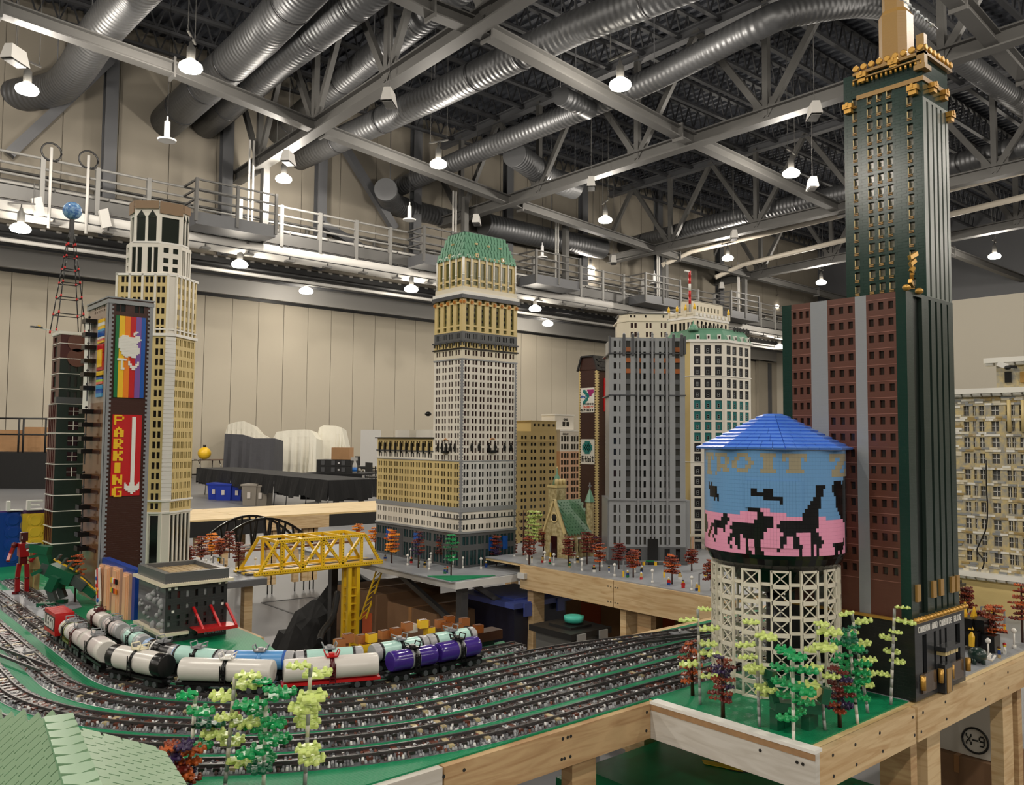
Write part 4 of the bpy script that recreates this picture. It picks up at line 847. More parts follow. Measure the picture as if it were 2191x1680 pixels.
# ------------------------------------------------------------------ 3 dark red and green tower with the globe mast
dc = atz(108, 1222, TT); zd = lambda py: zat(dc, py)
t3 = thing('dark_tower', 'slim dark red and dark green tower with white floor lines and a roof terrace', 'tower model')
DX = run((dc.x, dc.y, zd(1000)), UX, 190); DY = run((dc.x, dc.y, zd(1000)), UY, 99)
zs_ = zd(863); LP = rect(dc.x, dc.x + DX, dc.y, dc.y + DY); UPp = rect(dc.x + .015, dc.x + DX, dc.y + .04, dc.y + DY + .03)
c_dred = P('dark red bricks', (72, 26, 26), kind='brick'); c_dg2 = P('very dark green bricks', (14, 34, 28), kind='brick')
core(t3, LP, TT, zs_, c_dg2); core(t3, UPp, zs_, zd(712), c_dred)
fl = [zd(y) for y in (1200, 1164, 1128, 1094, 1060, 1026, 993, 960, 926, 894, 863)]
for i, (a, b) in enumerate(zip(fl, fl[1:])):
    wn = 5 <= i
    facade(t3, (dc.x, dc.y), (dc.x + DX, dc.y), a + .002, b - .004, [(DX * .34, DX * .64)] if wn else [], [(a + (b - a) * .18, b - (b - a) * .22)] if wn else [], c_dg2, m_wred)
    facade(t3, (dc.x, dc.y + DY), (dc.x, dc.y), a + .002, b - .004, [(DY * (.12 + .2 * j), DY * (.22 + .2 * j)) for j in range(4)], [(a + .006, b - .008)], c_dred, c_dg2)
    belt(t3, LP, b - .004, b + .0005, .004, c_pwhite, 'floor_line')
    if wn:
        X, zc = dc.x + DX * .49, (a + b) / 2 - (b - a) * .02
        MB().box(X - DX * .15, X + DX * .15, dc.y - .004, dc.y - .001, zc - .0015, zc + .0015, c_pwhite).box(X - .0015, X + .0015, dc.y - .004, dc.y - .001, a + (b - a) * .18, b - (b - a) * .22, c_pwhite).add('window_bars', t3)
box('terrace_rail', dc.x - .006, dc.x + DX, dc.y - .006, dc.y - .001, zs_, zs_ + .035, c_pdgrey, t3); box('terrace_rail', dc.x - .006, dc.x - .001, dc.y, dc.y + .04, zs_, zs_ + .035, c_pdgrey, t3)
fu = [zs_ + (zd(712) - zs_) * k / 4.6 for k in range(5)] + [zd(712)]
for i, (a, b) in enumerate(zip(fu, fu[1:])):
    X0, Y0 = dc.x + .015, dc.y + .04; mm = c_dred if i > 2 else c_dg2
    facade(t3, (X0, Y0), (dc.x + DX, Y0), a + .002, b - .003, [] if i > 2 else [(DX * (.25 + .2 * j), DX * (.33 + .2 * j)) for j in range(3)], [] if i > 2 else [(a + .012, b - .016)], mm, P('dark brick panel', (40, 38, 36)))
    facade(t3, (X0, dc.y + DY + .03), (X0, Y0), a + .002, b - .003, [(DY * .2, DY * .55)], [(a + .01, b - .014)], c_dred, c_dg2)
    belt(t3, UPp, b - .003, b + .001, .004, c_pwhite, 'floor_line')
    if i > 2: MB().lathe((X0 + DX * .5, Y0 - .001, a + .006), (0, -1, 0), [(0, DX * .3), (.003, DX * .3)], c_rbrown, 20).add('round_window', t3)
MB().prism(grow(UPp, .006), zd(712), zd(706), c_pwhite).add('roof_slab', t3)
finish(t3, (dc.x, dc.y, TT))
gx, gy, gz = dc.x + DX * .42, dc.y + DY * .6 + .03, zd(706)
t3b = thing('radio_mast', 'red and black lattice mast with a blue globe on the dark tower', 'mast', (gx, gy, gz))
zgl = zat((gx, gy), 470) - gz; wb_ = DX * .40; cr = P('mast red', (196, 40, 40))
lv = [0, .17, .33, .47, .6, .72, .83]; hw = lambda f: wb_ * (1 - f) ** .9 + .006
for sx_ in (-1, 1):
    for sy_ in (-1, 1):
        for i, (a, b) in enumerate(zip(lv + [1], lv[1:] + [1.0])):
            if b <= a: continue
            pa, pb = Vector((sx_ * hw(a), sy_ * hw(a), a * zgl * .92)), Vector((sx_ * hw(b), sy_ * hw(b), b * zgl * .92))
            MB().cyl(pa, pb, .0032, c_pblack, 6).add('mast_leg', t3b); MB().cyl(pa + (pb - pa) * .0, pa + (pb - pa) * .16, .0055, cr, 6).add('red_joint', t3b)
for a in lv[1:]:
    h_ = hw(a); z = a * zgl * .92
    for (p, q_) in (((-h_, -h_), (h_, -h_)), ((h_, -h_), (h_, h_)), ((h_, h_), (-h_, h_)), ((-h_, h_), (-h_, -h_))): MB().cyl((*p, z), (*q_, z), .0028, c_pblack, 6).add('mast_ring', t3b)
MB().box(-.011, .011, -.011, .011, zgl * .8, zgl * 1.0, c_pblack).add('mast_neck', t3b)
rg = 19 / FPX * (Vector((gx, gy, gz + zgl)) - CAM).dot(FWD)
m_globe = mat('blue globe', (44, 96, 170), rough=.15, rgb2=(150, 190, 220), var_scale=60)
MB().ball((0, 0, zgl + rg), rg, m_globe, 24, 16).add('globe', t3b)
# toy plane on a clear stick beside the mast
tpn = thing('toy_plane', 'tiny grey and yellow toy plane on a clear stick left of the mast', 'toy plane', atY(78, 700, dc.y)); 
MB().bar((-.03, 0, 0), (.03, 0, 0), .009, .009, c_pdgrey).add('fuselage', tpn); MB().bar((0, -.03, .002), (0, .03, .002), .014, .003, c_pgrey).add('wing', tpn); MB().box(.005, .02, -.003, .003, .004, .01, c_yellow).add('cockpit', tpn); MB().cyl((0, 0, -.003), (.11, .02, -.012), .002, P('clear stick', (200, 210, 210)), 6).add('clear_stick', tpn)
# ------------------------------------------------------------------ 4 white octagonal-crowned tower (turned to face the aisle)
wc = atz(352, 1230, TT); zw = lambda py: zat(wc, py)
dA = -_r0.copy(); dB = _f0 * math.cos(math.radians(9)) + _r0 * math.sin(math.radians(9))
hA = run((wc.x, wc.y, zw(650)), dA, 249); hB = run((wc.x, wc.y, zw(650)), dB, 420)
W0 = Vector((wc.x, wc.y, 0)); ch = .028
PA0 = W0 + dA * hA; PA1 = W0 + dA * ch; PB0 = W0 + dB * ch; PB1 = W0 + dB * hB; PBK = PA0 + dB * hB
WP = [PA0.xy[:], PA1.xy[:], PB0.xy[:], PB1.xy[:], PBK.xy[:]]
t4 = thing('cream_tower', 'tall cream tower with pointed arch windows and a cardboard crown', 'tower model')
core(t4, WP, TT, zw(586), c_tan, .01)
LA, LB = hA - ch, hB - ch
def wfaces(z0, z1, rows, m_, g=pair, nA=4, nB=5, mw=m_win, poly=WP, ma=None):
    a0, a1, b0, b1 = poly[0], poly[1], poly[2], poly[3]; LA_, LB_ = (Vector(a1) - Vector(a0)).length, (Vector(b1) - Vector(b0)).length
    facade(t4, a0, a1, z0, z1, even(LA_, nA, g, .012, .006), rows, m_, mw); facade(t4, b0, b1, z0, z1, even(LB_, nB, g, .006, .006), rows, m_, mw); facade(t4, a1, b0, z0, z1, [], [], c_white)
def rw(lst, h): return [(zw(y + h), zw(y)) for y in lst]
wfaces(TT, zw(1097), [(zw(1225), zw(1104))], c_white, g=[(.16, .84)]); wfaces(zw(1097), zw(1072), rw([1077], 13), c_tan); wfaces(zw(1072), zw(718), rw([723.5 + 22.2 * i for i in range(15)] + [1056], 14), c_tan); wfaces(zw(718), zw(586), rw([592, 613, 636, 659, 682, 700], 13), c_tan)
for (a, b, o_) in ((1100, 1096, .006), (1074, 1070, .007), (719, 713, .009), (706, 703, .005), (590, 585, .006)): belt(t4, WP, zw(a), zw(b), o_, c_pwhite)
pil = lambda p, za_, zb_, w_=.012: MB().box(p[0] - w_, p[0] + w_, p[1] - w_, p[1] + w_, za_, zb_, c_white).add('pilaster', t4)
for i in range(5):
    for (a, L_, d_) in ((PA0, LA, -dA), (PB0, LB, dB)):
        p = a + d_ * (L_ * i / (4 if d_ is not dB else 5)); MB().obox((p.x, p.y, (zw(718) + zw(586)) / 2), d_ * .006, d_.cross(UZ) * .006, UZ * ((zw(586) - zw(718)) / 2), c_white).add('pilaster', t4)
    if i < 4:
        p = PA0 - dA * (LA * (i + 1) / 4 - .004); MB().obox((p.x, p.y, (zw(1097) + TT) / 2), dA * .008, dA.cross(UZ) * .008, UZ * ((zw(1097) - TT) / 2), c_white).add('base_column', t4)
mb = MB(); z = zw(1070); k = 0
while z < zw(720): mb.prism(grow([PA1.xy[:], PB0.xy[:], (PB0 + dA * .015).xy[:], (PA1 + dB * .015).xy[:]], .003), z, z + .0205, c_pwhite); z += .022
mb.add('quoin_strip', t4)
def octo(e, c_):           # chamfered plan
    p = grow(WP, -e); a0, a1, b0, b1, bk = map(Vector, p); u = (a1 - a0).normalized(); v = (b1 - b0).normalized(); nc_ = a1 + (b0 - a1) * .5
    return [tuple(a0 + v * c_), tuple(a0 + u * c_), tuple(a1 - u * c_), tuple(b0 + v * c_), tuple(b1 - v * c_), tuple(bk + Vector(-u) * -c_ if False else bk + u * c_)]
o1 = octo(.008, .05); o2 = octo(.014, .062); c_olv = P('green grey glass', (30, 38, 34), rough=.08)
core(t4, o1, zw(586), zw(520), c_white, .011); core(t4, o2, zw(520), zw(444), c_white, .011)
def ofaces(po, z0, z1, mats_, spec):
    for i, (cols_, rows_) in spec.items():
        a, b = po[i], po[i + 1]; L_ = (Vector(b) - Vector(a)).length; facade(t4, a, b, z0, z1, [(L_ * c, L_ * d) for c, d in cols_], rows_, mats_, c_olv, .008)
R3 = [(zw(582), zw(528))]; R2 = rw([528, 550, 568], 11)
ofaces(o1, zw(586), zw(520), c_white, {0: ([(.3, .7)], R2), 1: ([(.07, .2), (.25, .4), (.58, .72), (.78, .92)], R3), 2: ([(.15, .4), (.6, .85)], R2), 3: ([(.1, .24), (.3, .44), (.58, .72), (.78, .9)], R3)})
R4 = [(zw(516), zw(462))]
ofaces(o2, zw(520), zw(444), c_white, {0: ([(.25, .8)], R4), 1: ([(.08, .44), (.54, .9)], R4), 2: ([(.12, .86)], R4), 3: ([(.1, .44), (.56, .9)], R4)})
for i in (1, 3):       # pointed tops of the paired windows and their bars
    a, b = Vector((*o2[i], 0)), Vector((*o2[i + 1], 0)); d = (b - a); L_ = d.length; d.normalize(); n = Vector((d.y, -d.x, 0))
    for (c, e) in (((.08, .44), (.54, .9)) if i == 1 else ((.1, .44), (.56, .9))):
        MB().slab([(L_ * c, 0), (L_ * e, 0), (L_ * (c + e) / 2, zw(448) - zw(462))], a + UZ * zw(462) + n * .0005, d, UZ, n, .0015, c_olv).add('window_point', t4)
belt(t4, o2, zw(519), zw(515), .004, c_pwhite)
m_card = mat('brown cardboard', (140, 116, 92), rough=.8)
for i in range(5):
    a, b = Vector((*o2[i], 0)), Vector((*o2[i + 1], 0)); d = (b - a).normalized(); n = Vector((d.y, -d.x, 0)); h_ = (zw(429) - zw(446)); ext = .3 * h_ if i == 0 else 0
    MB().obox((a + b) / 2 + n * .006 + UZ * (zw(446) + h_ / 2 - (h_ * .25 if i in (0, 2) else 0)), (b - a) / 2 * .98, n * .002, UZ * (h_ / 2 * (1.5 if i in (0, 2) else 1.0)), m_card).add('cardboard_strip', t4)
finish(t4, (wc.x, wc.y, TT))
# ------------------------------------------------------------------ 5 grey tower
g0 = atz(1303, 1208, TT); zg = lambda py: zat(g0, py)
dF = _r0.copy(); dK = _f0.copy(); GW = run((g0.x, g0.y, zg(900)), dF, 1466); GD = .34
G0 = Vector((g0.x, g0.y, 0)); GP = [tuple((G0 + dF * a + dK * b).xy) for a, b in ((0, 0), (GW, 0), (GW, GD), (0, GD))]
t5 = thing('grey_tower', 'light grey art deco tower with vertical piers and orange panels near its top', 'tower model')
core(t5, GP, TT, zg(722), c_grey, .014)
GC = [(125, 160), (205, 222), (300, 365), (435, 460), (490, 515), (550, 585), (640, 665), (690, 715), (775, 805), (845, 870), (900, 922), (1005, 1070)]
GC = [((a - 60) / 1085 * GW, (b - 60) / 1085 * GW) for a, b in GC]
def rg_(lst, h): return [(zg(y + h), zg(y)) for y in lst]
c_wide = {2, 3, 4, 6, 7, 9, 10, 11}
up_rows = [729 + 23.1 * i for i in range(15)]
strips = {i: GC[i] for i in c_wide}
m_gw = P('dim window glass', (58, 58, 55), rough=.2)
facade(t5, GP[0], GP[1], zg(1069), zg(722), GC, rg_(up_rows, 13.5), c_grey, m_gw, .010, mwin=lambda r, c: m_gw if c in c_wide else m_win)
facade(t5, GP[0], GP[1], zg(1170), zg(1071), GC, rg_([1080, 1102, 1125, 1148], 17), c_grey, m_gw, .010)
facade(t5, GP[0], GP[1], TT, zg(1170), [GC[2], (GC[3][0], GC[4][1]), (GC[6][0] - .01, GC[7][1] + .01), (GC[9][0], GC[10][1]), GC[11]], [(zg(1203), zg(1174))], c_dgrey, m_win, .012)
o = G0 - dK * .0
for i in (2, 3, 4, 6, 7, 9, 10, 11):            # darker spandrels between the strip windows
    a, b = GC[i]; mb = MB()
    for y in up_rows[:-1]:
        p = o + dF * ((a + b) / 2) + UZ * ((zg(y + 13.5) + zg(y + 23.1)) / 2) - Vector((dF.y, -dF.x, 0)) * .0
        n_ = Vector((dF.y, -dF.x, 0)); mb.obox(p + n_ * .0006, dF * ((b - a) / 2), n_ * .0006, UZ * ((zg(y + 13.5) - zg(y + 23.1)) / 2), c_orange if (y < 790 and i in (2, 4, 7, 9, 11) and y > 735 or (y < 735 and i in (2, 11))) else c_dgrey)
    mb.add('spandrel_strip', t5)
pier = lambda u, za_, zb_, r_, m_: MB().obox(o + dF * u + Vector((dF.y, -dF.x, 0)) * r_ * .5 + UZ * ((za_ + zb_) / 2), dF * r_, Vector((dF.y, -dF.x, 0)) * r_, UZ * ((zb_ - za_) / 2), m_).add('pier', t5)
for u in (475, 677, 885): pier((u - 60) / 1085 * GW, zg(1165), zg(716), .006, c_pgrey); MB().lathe(o + dF * ((u - 60) / 1085 * GW) + UZ * zg(716), (0, 0, 1), [(0, .009), (.012, .005), (.02, .002)], c_pgrey, 8).add('finial', t5)
for u in (270, 395, 980, 1098): pier((u - 60) / 1085 * GW, zg(760), zg(716), .008, c_pdgrey); MB().ball(o + dF * ((u - 60) / 1085 * GW) + Vector((dF.y, -dF.x, 0)) * .004 + UZ * zg(715), .008, c_pgrey, 10, 8).add('finial', t5)
for u in (66, 1140): pier((u - 60) / 1085 * GW, zg(757), zg(719), .007, c_pdgrey)
for (a, b, o_, m_) in ((757, 754.5, .005, c_pdgrey), (846, 844, .004, c_pdgrey), (1071, 1068, .006, c_pgrey)): belt(t5, GP, zg(a), zg(b), o_, m_)
MB().prism(grow([tuple((G0 + dF * a + dK * b).xy) for a, b in ((-.006, .02), (GW + .03, .02), (GW + .03, GD), (-.006, GD))], 0), TT, zg(1070), c_grey).add('wider_base', t5)
dpos = (GC[6][0] + GC[7][1]) / 2; MB().obox(o + dF * dpos + Vector((dF.y, -dF.x, 0)) * .006 + UZ * ((TT + zg(1152)) / 2), dF * .03, Vector((dF.y, -dF.x, 0)) * .006, UZ * ((zg(1152) - TT) / 2), c_pblack).add('black_portal', t5)
belt(t5, GP, TT, zg(1200), .008, c_dgrey, 'plinth')
finish(t5, (g0.x, g0.y, TT))
# ------------------------------------------------------------------ 6 white tower with teal framed windows
e0 = atd(1553, 1195, 5.75); e0.z = 0; ze = lambda py: zat(e0, py)
EA = run((e0.x, e0.y, ze(900)), -_r0, 1477); EB = run((e0.x, e0.y, ze(900)), UX, 1607); E0 = Vector((e0.x, e0.y, 0))
pA = E0 - _r0 * EA; pL = pA + Vector((-.2, 1, 0)).normalized() * .16
pL = pA + (_f0 * 1.0 - _r0 * .35).normalized() * .2
EP = [pA.xy[:], E0.xy[:], (E0 + UX * EB).xy[:], (E0 + UX * EB + UY * .3).xy[:], (pL + UY * .1).xy[:], pL.xy[:]]
t6 = thing('teal_window_tower', 'white tower with black and teal framed windows and a green mansard', 'tower model')
core(t6, EP, TT, ze(728), c_white, .012)
groups = [(739, 762, 785), (811, 833.5, 857, 880.5, 903, 926), (949, 971, 998, 1020, 1044, 1067, 1091, 1115, 1136, 1160)]
m_blkf = P('black window frame', (24, 24, 30)); m_tealf = P('teal window frame', (20, 104, 104)); allr = [y for g_ in groups for y in g_]
def fr(r, c): y = sorted(allr, reverse=True)[r]; return m_tealf if 850 < y < 930 else m_blkf
colsA = even(EA, 3, [(.17, .79)], .014, .004); colsB = [(EB * a, EB * b) for a, b in ((.08, .24), (.30, .46), (.56, .70), (.78, .92))]
rowsE = [(ze(y + 18.5), ze(y)) for y in allr]
facade(t6, EP[0], EP[1], TT, ze(728), colsA, rowsE, c_white, m_blkf, .005, mwin=fr); facade(t6, EP[1], EP[2], TT, ze(728), colsB, rowsE, c_white, m_blkf, .006, mwin=fr)
facade(t6, EP[5], EP[0], TT, ze(728), [(.09, .125)], [(ze(y + 7), ze(y)) for y in [733 + 14.4 * i for i in range(30)]], c_tan, m_win, .005)
sash = MB().box(-.008, .008, -.002, 0, 0, .028, P('grey sash', (150, 154, 156))).box(-.0055, .0055, -.0026, -.002, .003, .0125, m_win).box(-.0055, .0055, -.0026, -.002, .0155, .025, m_win).mesh('sash_window')
nA_ = Vector((_r0.y, -_r0.x, 0))
for y in allr:
    for (a, b) in colsA: p = pA + _r0 * ((a + b) / 2) - nA_ * .0042 + UZ * (ze(y + 15.5)); link('sash_window', sash, t6, p, math.atan2(_r0.y, _r0.x))
    for (a, b) in colsB: link('sash_window', sash, t6, E0 + UX * ((a + b) / 2) + UY * .0052 + UZ * ze(y + 15.5), 0, scale=(.75, 1, 1))
for (y, o_) in ((806, .005), (990, .003)): belt(t6, EP, ze(y), ze(y) + .006, o_, c_pwhite)
belt(t6, EP, ze(732), ze(727), .012, c_pwhite, 'cornice'); MB().frust(grow(EP, .006), ze(727), grow(EP, -.03), ze(704), c_sand).add('mansard_roof', t6); MB().prism(grow(EP, -.028), ze(704), ze(702), c_sand).add('roof_top', t6)
dm_ = MB().box(-.012, .012, -.012, .02, 0, .035, c_pwhite).box(-.006, .006, -.0135, -.011, .005, .026, m_wred).mesh('dormer')
for f in (.22, .53, .84): link('dormer', dm_, t6, pA + _r0 * EA * f + UZ * ze(727), math.atan2(_r0.y, _r0.x))
for f in (.15, .38, .65, .87): link('dormer', dm_, t6, E0 + UX * EB * f + UZ * ze(727), 0, scale=(.8, 1, 1))
MB().lathe(pA + _r0 * .03 + _f0 * .03 + UZ * ze(708), (0, 0, 1), [(0, .036), (.012, .036), (.03, .03), (.045, .016), (.05, .006), (.075, .003)], c_sand, 14).add('corner_dome', t6)
for i in range(26):
    f = i / 25; p = (E0 + UX * EB * f) if i > 9 else (pA + _r0 * EA * (.3 + .7 * i / 10)); MB().obox(p + _f0 * .035 + UZ * (ze(702) + .008), (.003, 0, 0), (0, .003, 0), (0, 0, .008 + .004 * (i % 3)), c_pblack).add('roof_cresting', t6)
# arcade at the foot
for i in range(4): p = pA + _r0 * (EA * i / 2.4) - _f0 * .06; MB().obox(p + UZ * (TT + .045), _r0 * .008, nA_ * .008, UZ * .045, c_pink).add('arcade_pier', t6)
MB().obox(pA + _r0 * EA * .62 - _f0 * .06 + UZ * (TT + .098), _r0 * EA * .7, nA_ * .012, UZ * .008, c_cream).add('arcade_beam', t6)
finish(t6, (e0.x, e0.y, TT))
# ------------------------------------------------------------------ 7 cream tower with yellow finials and red mast, 8 plain beige block
u0 = atd(1487, 900, 6.7); u0.z = 0; zu = lambda py: zat(u0, py)
UXl = run((u0.x, u0.y, zu(700)), UX, 1559); UYl = run((u0.x, u0.y, zu(700)), UY, 1431); t7 = thing('finial_tower', 'cream tower with tall pointed black windows and yellow corner finials', 'tower model')
UPo = rect(u0.x, u0.x + UXl, u0.y, u0.y + UYl); core(t7, UPo, TT, zu(671), c_cream, .014)
rU = [(zu(900), zu(688))]
facade(t7, (u0.x, u0.y), (u0.x + UXl, u0.y), TT, zu(671), [(UXl * (.06 + .118 * i), UXl * (.06 + .118 * i + .055)) for i in range(8)], rU, c_cream, m_win, .01); facade(t7, (u0.x, u0.y + UYl), (u0.x, u0.y), TT, zu(671), [(UYl * (a), UYl * (a + .1)) for a in (.06, .2, .4, .54, .72, .86)], rU, c_cream, m_win, .01)
for i in range(8): X = u0.x + UXl * (.0875 + .118 * i); MB().prism([(0, 0), (.012, 0), (.012, .0005), (0, .0005)], 0, .0005, c_cream); MB().lathe((X, u0.y + .009, zu(688)), (0, -1, 0), [(0, UXl * .028), (.0095, UXl * .028)], m_win, 10).add('window_arch', t7)
belt(t7, UPo, zu(681), zu(676), .005, c_pwhite, 'parapet_band'); belt(t7, UPo, zu(671), zu(666), .004, c_cream, 'parapet')
for i in range(9): box('blind_arch', u0.x + UXl * (.03 + .108 * i), u0.x + UXl * (.09 + .108 * i), u0.y - .006, u0.y, zu(675), zu(668), c_pwhite, t7)
fin = MB().lathe((0, 0, 0), (0, 0, 1), [(0, .01), (.025, .011), (.034, .008), (.05, .002)], c_yellow, 8).mesh('finial')
for (fx, fy) in ((0, 0), (0, .34), (0, .67), (0, 1), (1, 0)): box('finial_post', u0.x + UXl * fx - .01, u0.x + UXl * fx + .01, u0.y + UYl * fy - .01, u0.y + UYl * fy + .01, zu(676), zu(662), c_cream, t7); link('finial', fin, t7, (u0.x + UXl * fx, u0.y + UYl * fy, zu(662)))
ub = rect(u0.x + UXl * .06, u0.x + UXl * .98, u0.y + .05, u0.y + UYl * .6); core(t7, ub, zu(668), zu(640), c_cream, .012)
facade(t7, (ub[0]), (ub[1]), zu(668), zu(640), [(UXl * (.06 + .1 * i), UXl * (.1 + .1 * i)) for i in range(8)], [(zu(660), zu(650))], c_cream, m_wgrey, .008); facade(t7, ub[3], ub[0], zu(668), zu(640), [(.03, .07)], [(zu(660), zu(650))], c_cream, c_cream, .004)
MB().prism(ub, zu(641), zu(639), c_cream).add('block_roof', t7)
finish(t7, (u0.x, u0.y, TT))
mp_ = atd(1476, 650, 6.8); t7b = thing('red_mast', 'thin red and white mast with a flag arm behind the cream tower', 'mast', (mp_.x, mp_.y, zat(mp_, 650))); cr_ = P('mast red', (0, 0, 0))
hm = zat(mp_, 580) - zat(mp_, 650)
for i in range(5): MB().cyl((0, 0, hm * i / 5), (0, 0, hm * (i + 1) / 5), .010, cr_ if i != 2 else c_pwhite, 8).add('mast_section', t7b)
MB().box(-.06, .01, -.006, .006, hm - .012, hm, c_pwhite).add('flag_arm', t7b)
MB().cyl((0, 0, TT - zat(mp_, 650)), (0, 0, 0), .008, c_pgrey, 8).add('mast_foot', t7b)
b0 = atd(1345, 900, 6.1); b0.z = 0; zb_ = lambda py: zat(b0, py); BW = run((b0.x, b0.y, zb_(700)), _r0, 1433); dL = (-_r0 * .62 + _f0 * .78); BD = run((b0.x, b0.y, zb_(700)), dL, 1320); B0 = Vector((b0.x, b0.y, 0))
t8 = thing('beige_block', 'plain beige stepped block with small paired windows behind the grey tower', 'tower model')
BP = [(B0 + dL * BD).xy[:], B0.xy[:], (B0 + _r0 * BW).xy[:], (B0 + _r0 * BW + _f0 * .3).xy[:], (B0 + dL * BD + _f0 * .2).xy[:]]
core(t8, BP, TT, zb_(686), c_cream, .012)
facade(t8, BP[1], BP[2], TT, zb_(686), [(BW * a, BW * b) for a, b in ((.05, .11), (.14, .2), (.42, .47), (.51, .56), (.78, .82), (.87, .92))], [(zb_(y + 11), zb_(y)) for y in (691, 710, 730)], c_cream, m_wred, .006); facade(t8, BP[0], BP[1], TT, zb_(686), [], [], c_cream)
BQ = [(B0 + dL * BD * .8 + _f0 * .01).xy[:], (B0 + _f0 * .012).xy[:], (B0 + _r0 * BW * .95 + _f0 * .012).xy[:], (B0 + _r0 * BW * .95 + _f0 * .3).xy[:], (B0 + dL * BD * .8 + _f0 * .2).xy[:]]
core(t8, BQ, zb_(686), zb_(671), c_cream, .008); L_ = BW * .95
facade(t8, BQ[1], BQ[2], zb_(686), zb_(671), [(L_ * a, L_ * (a + .045)) for a in (.04, .14, .42, .88)], [(zb_(679), zb_(674))], c_cream, m_win, .005); facade(t8, BQ[0], BQ[1], zb_(686), zb_(671), [], [], c_cream)
belt(t8, BP, zb_(688), zb_(685), .004, c_cream, 'ledge'); MB().prism(grow(BQ, .006), zb_(671), zb_(670), c_pdgrey).add('roof_edge', t8)
finish(t8, (b0.x, b0.y, TT))
# ------------------------------------------------------------------ 9 brown barn-roofed tower with sign panels
y0_ = atd(1277, 900, 6.1); y0_.z = 0; zy = lambda py: zat(y0_, py); YX = .42; YYl = run((y0_.x, y0_.y, zy(850)), UY, 1239)
t9 = thing('barn_roof_tower', 'dark brown tower with a black barn roof and white sign panels', 'tower model'); X0, Y0 = y0_.x, y0_.y
core(t9, rect(X0, X0 + YX, Y0, Y0 + YYl), TT, zy(790), c_brown, 0)
gam = [(0, zy(791)), (YYl, zy(791)), (YYl * .84, zy(763)), (YYl * .5, zy(759)), (YYl * .16, zy(763))]
MB().slab(gam, (X0, Y0, 0), UY, UZ, UX, YX, c_brown).add('gable', t9)
m_sl = P('black slate tile', (40, 41, 44)); rt = MB().box(-.02, .02, -.004, .0, 0, .03, m_sl).mesh('roof_tile')
MB().face([(X0 - .006, Y0 - .01, zy(793)), (X0 + YX, Y0 - .01, zy(793)), (X0 + YX, Y0 + YYl * .17, zy(762)), (X0 - .006, Y0 + YYl * .17, zy(762))], m_sl).add('roof_slope', t9)
sl = Vector((0, YYl * .17 + .01, zy(762) - zy(793))); ang = math.atan2(sl.y, sl.z)
for r in range(5):
    for i in range(9): p = Vector((X0 + .02 + i * .042 + (r % 2) * .02, Y0 - .013, zy(793))) + sl * (r / 5); o_ = link('roof_tile', rt, t9, p); o_.rotation_euler = (-ang, 0, 0)
MB().bar((X0 - .006, Y0 - .012, zy(792)), (X0 - .006, Y0 + YYl * .16, zy(761)), .012, .012, m_sl).bar((X0 - .006, Y0 + YYl * .16, zy(761)), (X0 - .006, Y0 + YYl * .84, zy(761)), .012, .012, m_sl).bar((X0 - .006, Y0 + YYl * .84, zy(761)), (X0 - .006, Y0 + YYl + .012, zy(792)), .012, .012, m_sl).add('roof_edge', t9)
for far in (0, 1):
    mb = MB(); z = TT; k = 0
    while z < zy(792):
        e = .010 if k % 2 else .019
        if far: mb.box(X0 - .003, X0 + .004, Y0 + YYl - e, Y0 + YYl, z, z + .0095, c_ptan)
        else: mb.box(X0 - .003, X0 + e, Y0 - .004, Y0 + e, z, z + .0095, c_ptan)
        z += .0096; k += 1
    mb.add('toothed_edge', t9)
dm1 = -UY
def panel(u0, u1, pyt, pyb, m_, name='sign_panel'):     # on the -X face, u from its far edge
    return box(name, X0 - .007, X0 - .001, Y0 + YYl * (1 - u1), Y0 + YYl * (1 - u0), zy(pyb), zy(pyt), m_, t9)
panel(.12, .88, 829, 882, c_pwhite); panel(.14, .9, 940, 994, c_pwhite)
def sgn(rows_, u0, u1, pyt, pyb, m_, name): 
    w_ = YYl * (u1 - u0) / max(len(r) for r in rows_); h_ = (zy(pyt) - zy(pyb)) / len(rows_); return bitmap(MB(), (X0 - .007, Y0 + YYl * (1 - u0), zy(pyb)), -UY, UZ, -UX, rows_, w_, h_, .002, m_).add(name, t9)
sgn(['.##......', '.###.....', '..###....', '...###...', '....##...', '...##....', '..###....', '.###.....', '.##......'], .2, .82, 833, 864, c_teal, 'emblem_stroke'); sgn(['.....######', '......#####', '......####.', '.......##..'], .2, .86, 833, 847, P('magenta', (160, 40, 110)), 'emblem_triangle')
sgn(['#.#...', '####.#', '#.#.##'], .14, .4, 845, 851, c_blue, 'small_lettering'); sgn(['#...#.#.#..#.##.', '##.##.#.##.#.#.#', '#.#.#.#.#.##.#.#', '#...#.#.#..#.##.'], .3, .86, 862, 866, c_pblack, 'small_lettering'); sgn(['##..##.##..#.#', '##.#.#.#.#.#.#', '#.##.#.#.#..#.', '##..##.##...#.'], .3, .84, 868, 873, P('coral', (0, 0, 0)), 'small_lettering'); sgn(['###.##.#.##..#.###', '#...##.#.#.#.#..#.', '###.#..#.##..#..#.', '..#.#..#.#.#.#..#.', '###.#..#.#.#.#..#.'], .16, .86, 875, 880, c_pblack, 'small_lettering')
sgn(['..####..', '.######.', '########', '########', '########', '.######.', '..####..'], .24, .78, 944, 972, c_teal, 'round_emblem'); sgn(['....#..', '.#.#.#.', '#.#.#.#', '.#.#.#.', '....#..'], .36, .7, 948, 968, c_pwhite, 'emblem_dots'); sgn(['##.#..#..#...#..#.', '#.....#..#.....###', '##.#.###.###.#..#.', '#..#..#..#.#.#..#.', '#..#..##.###.#..##'], .2, .86, 976, 989, c_pblack, 'small_lettering')
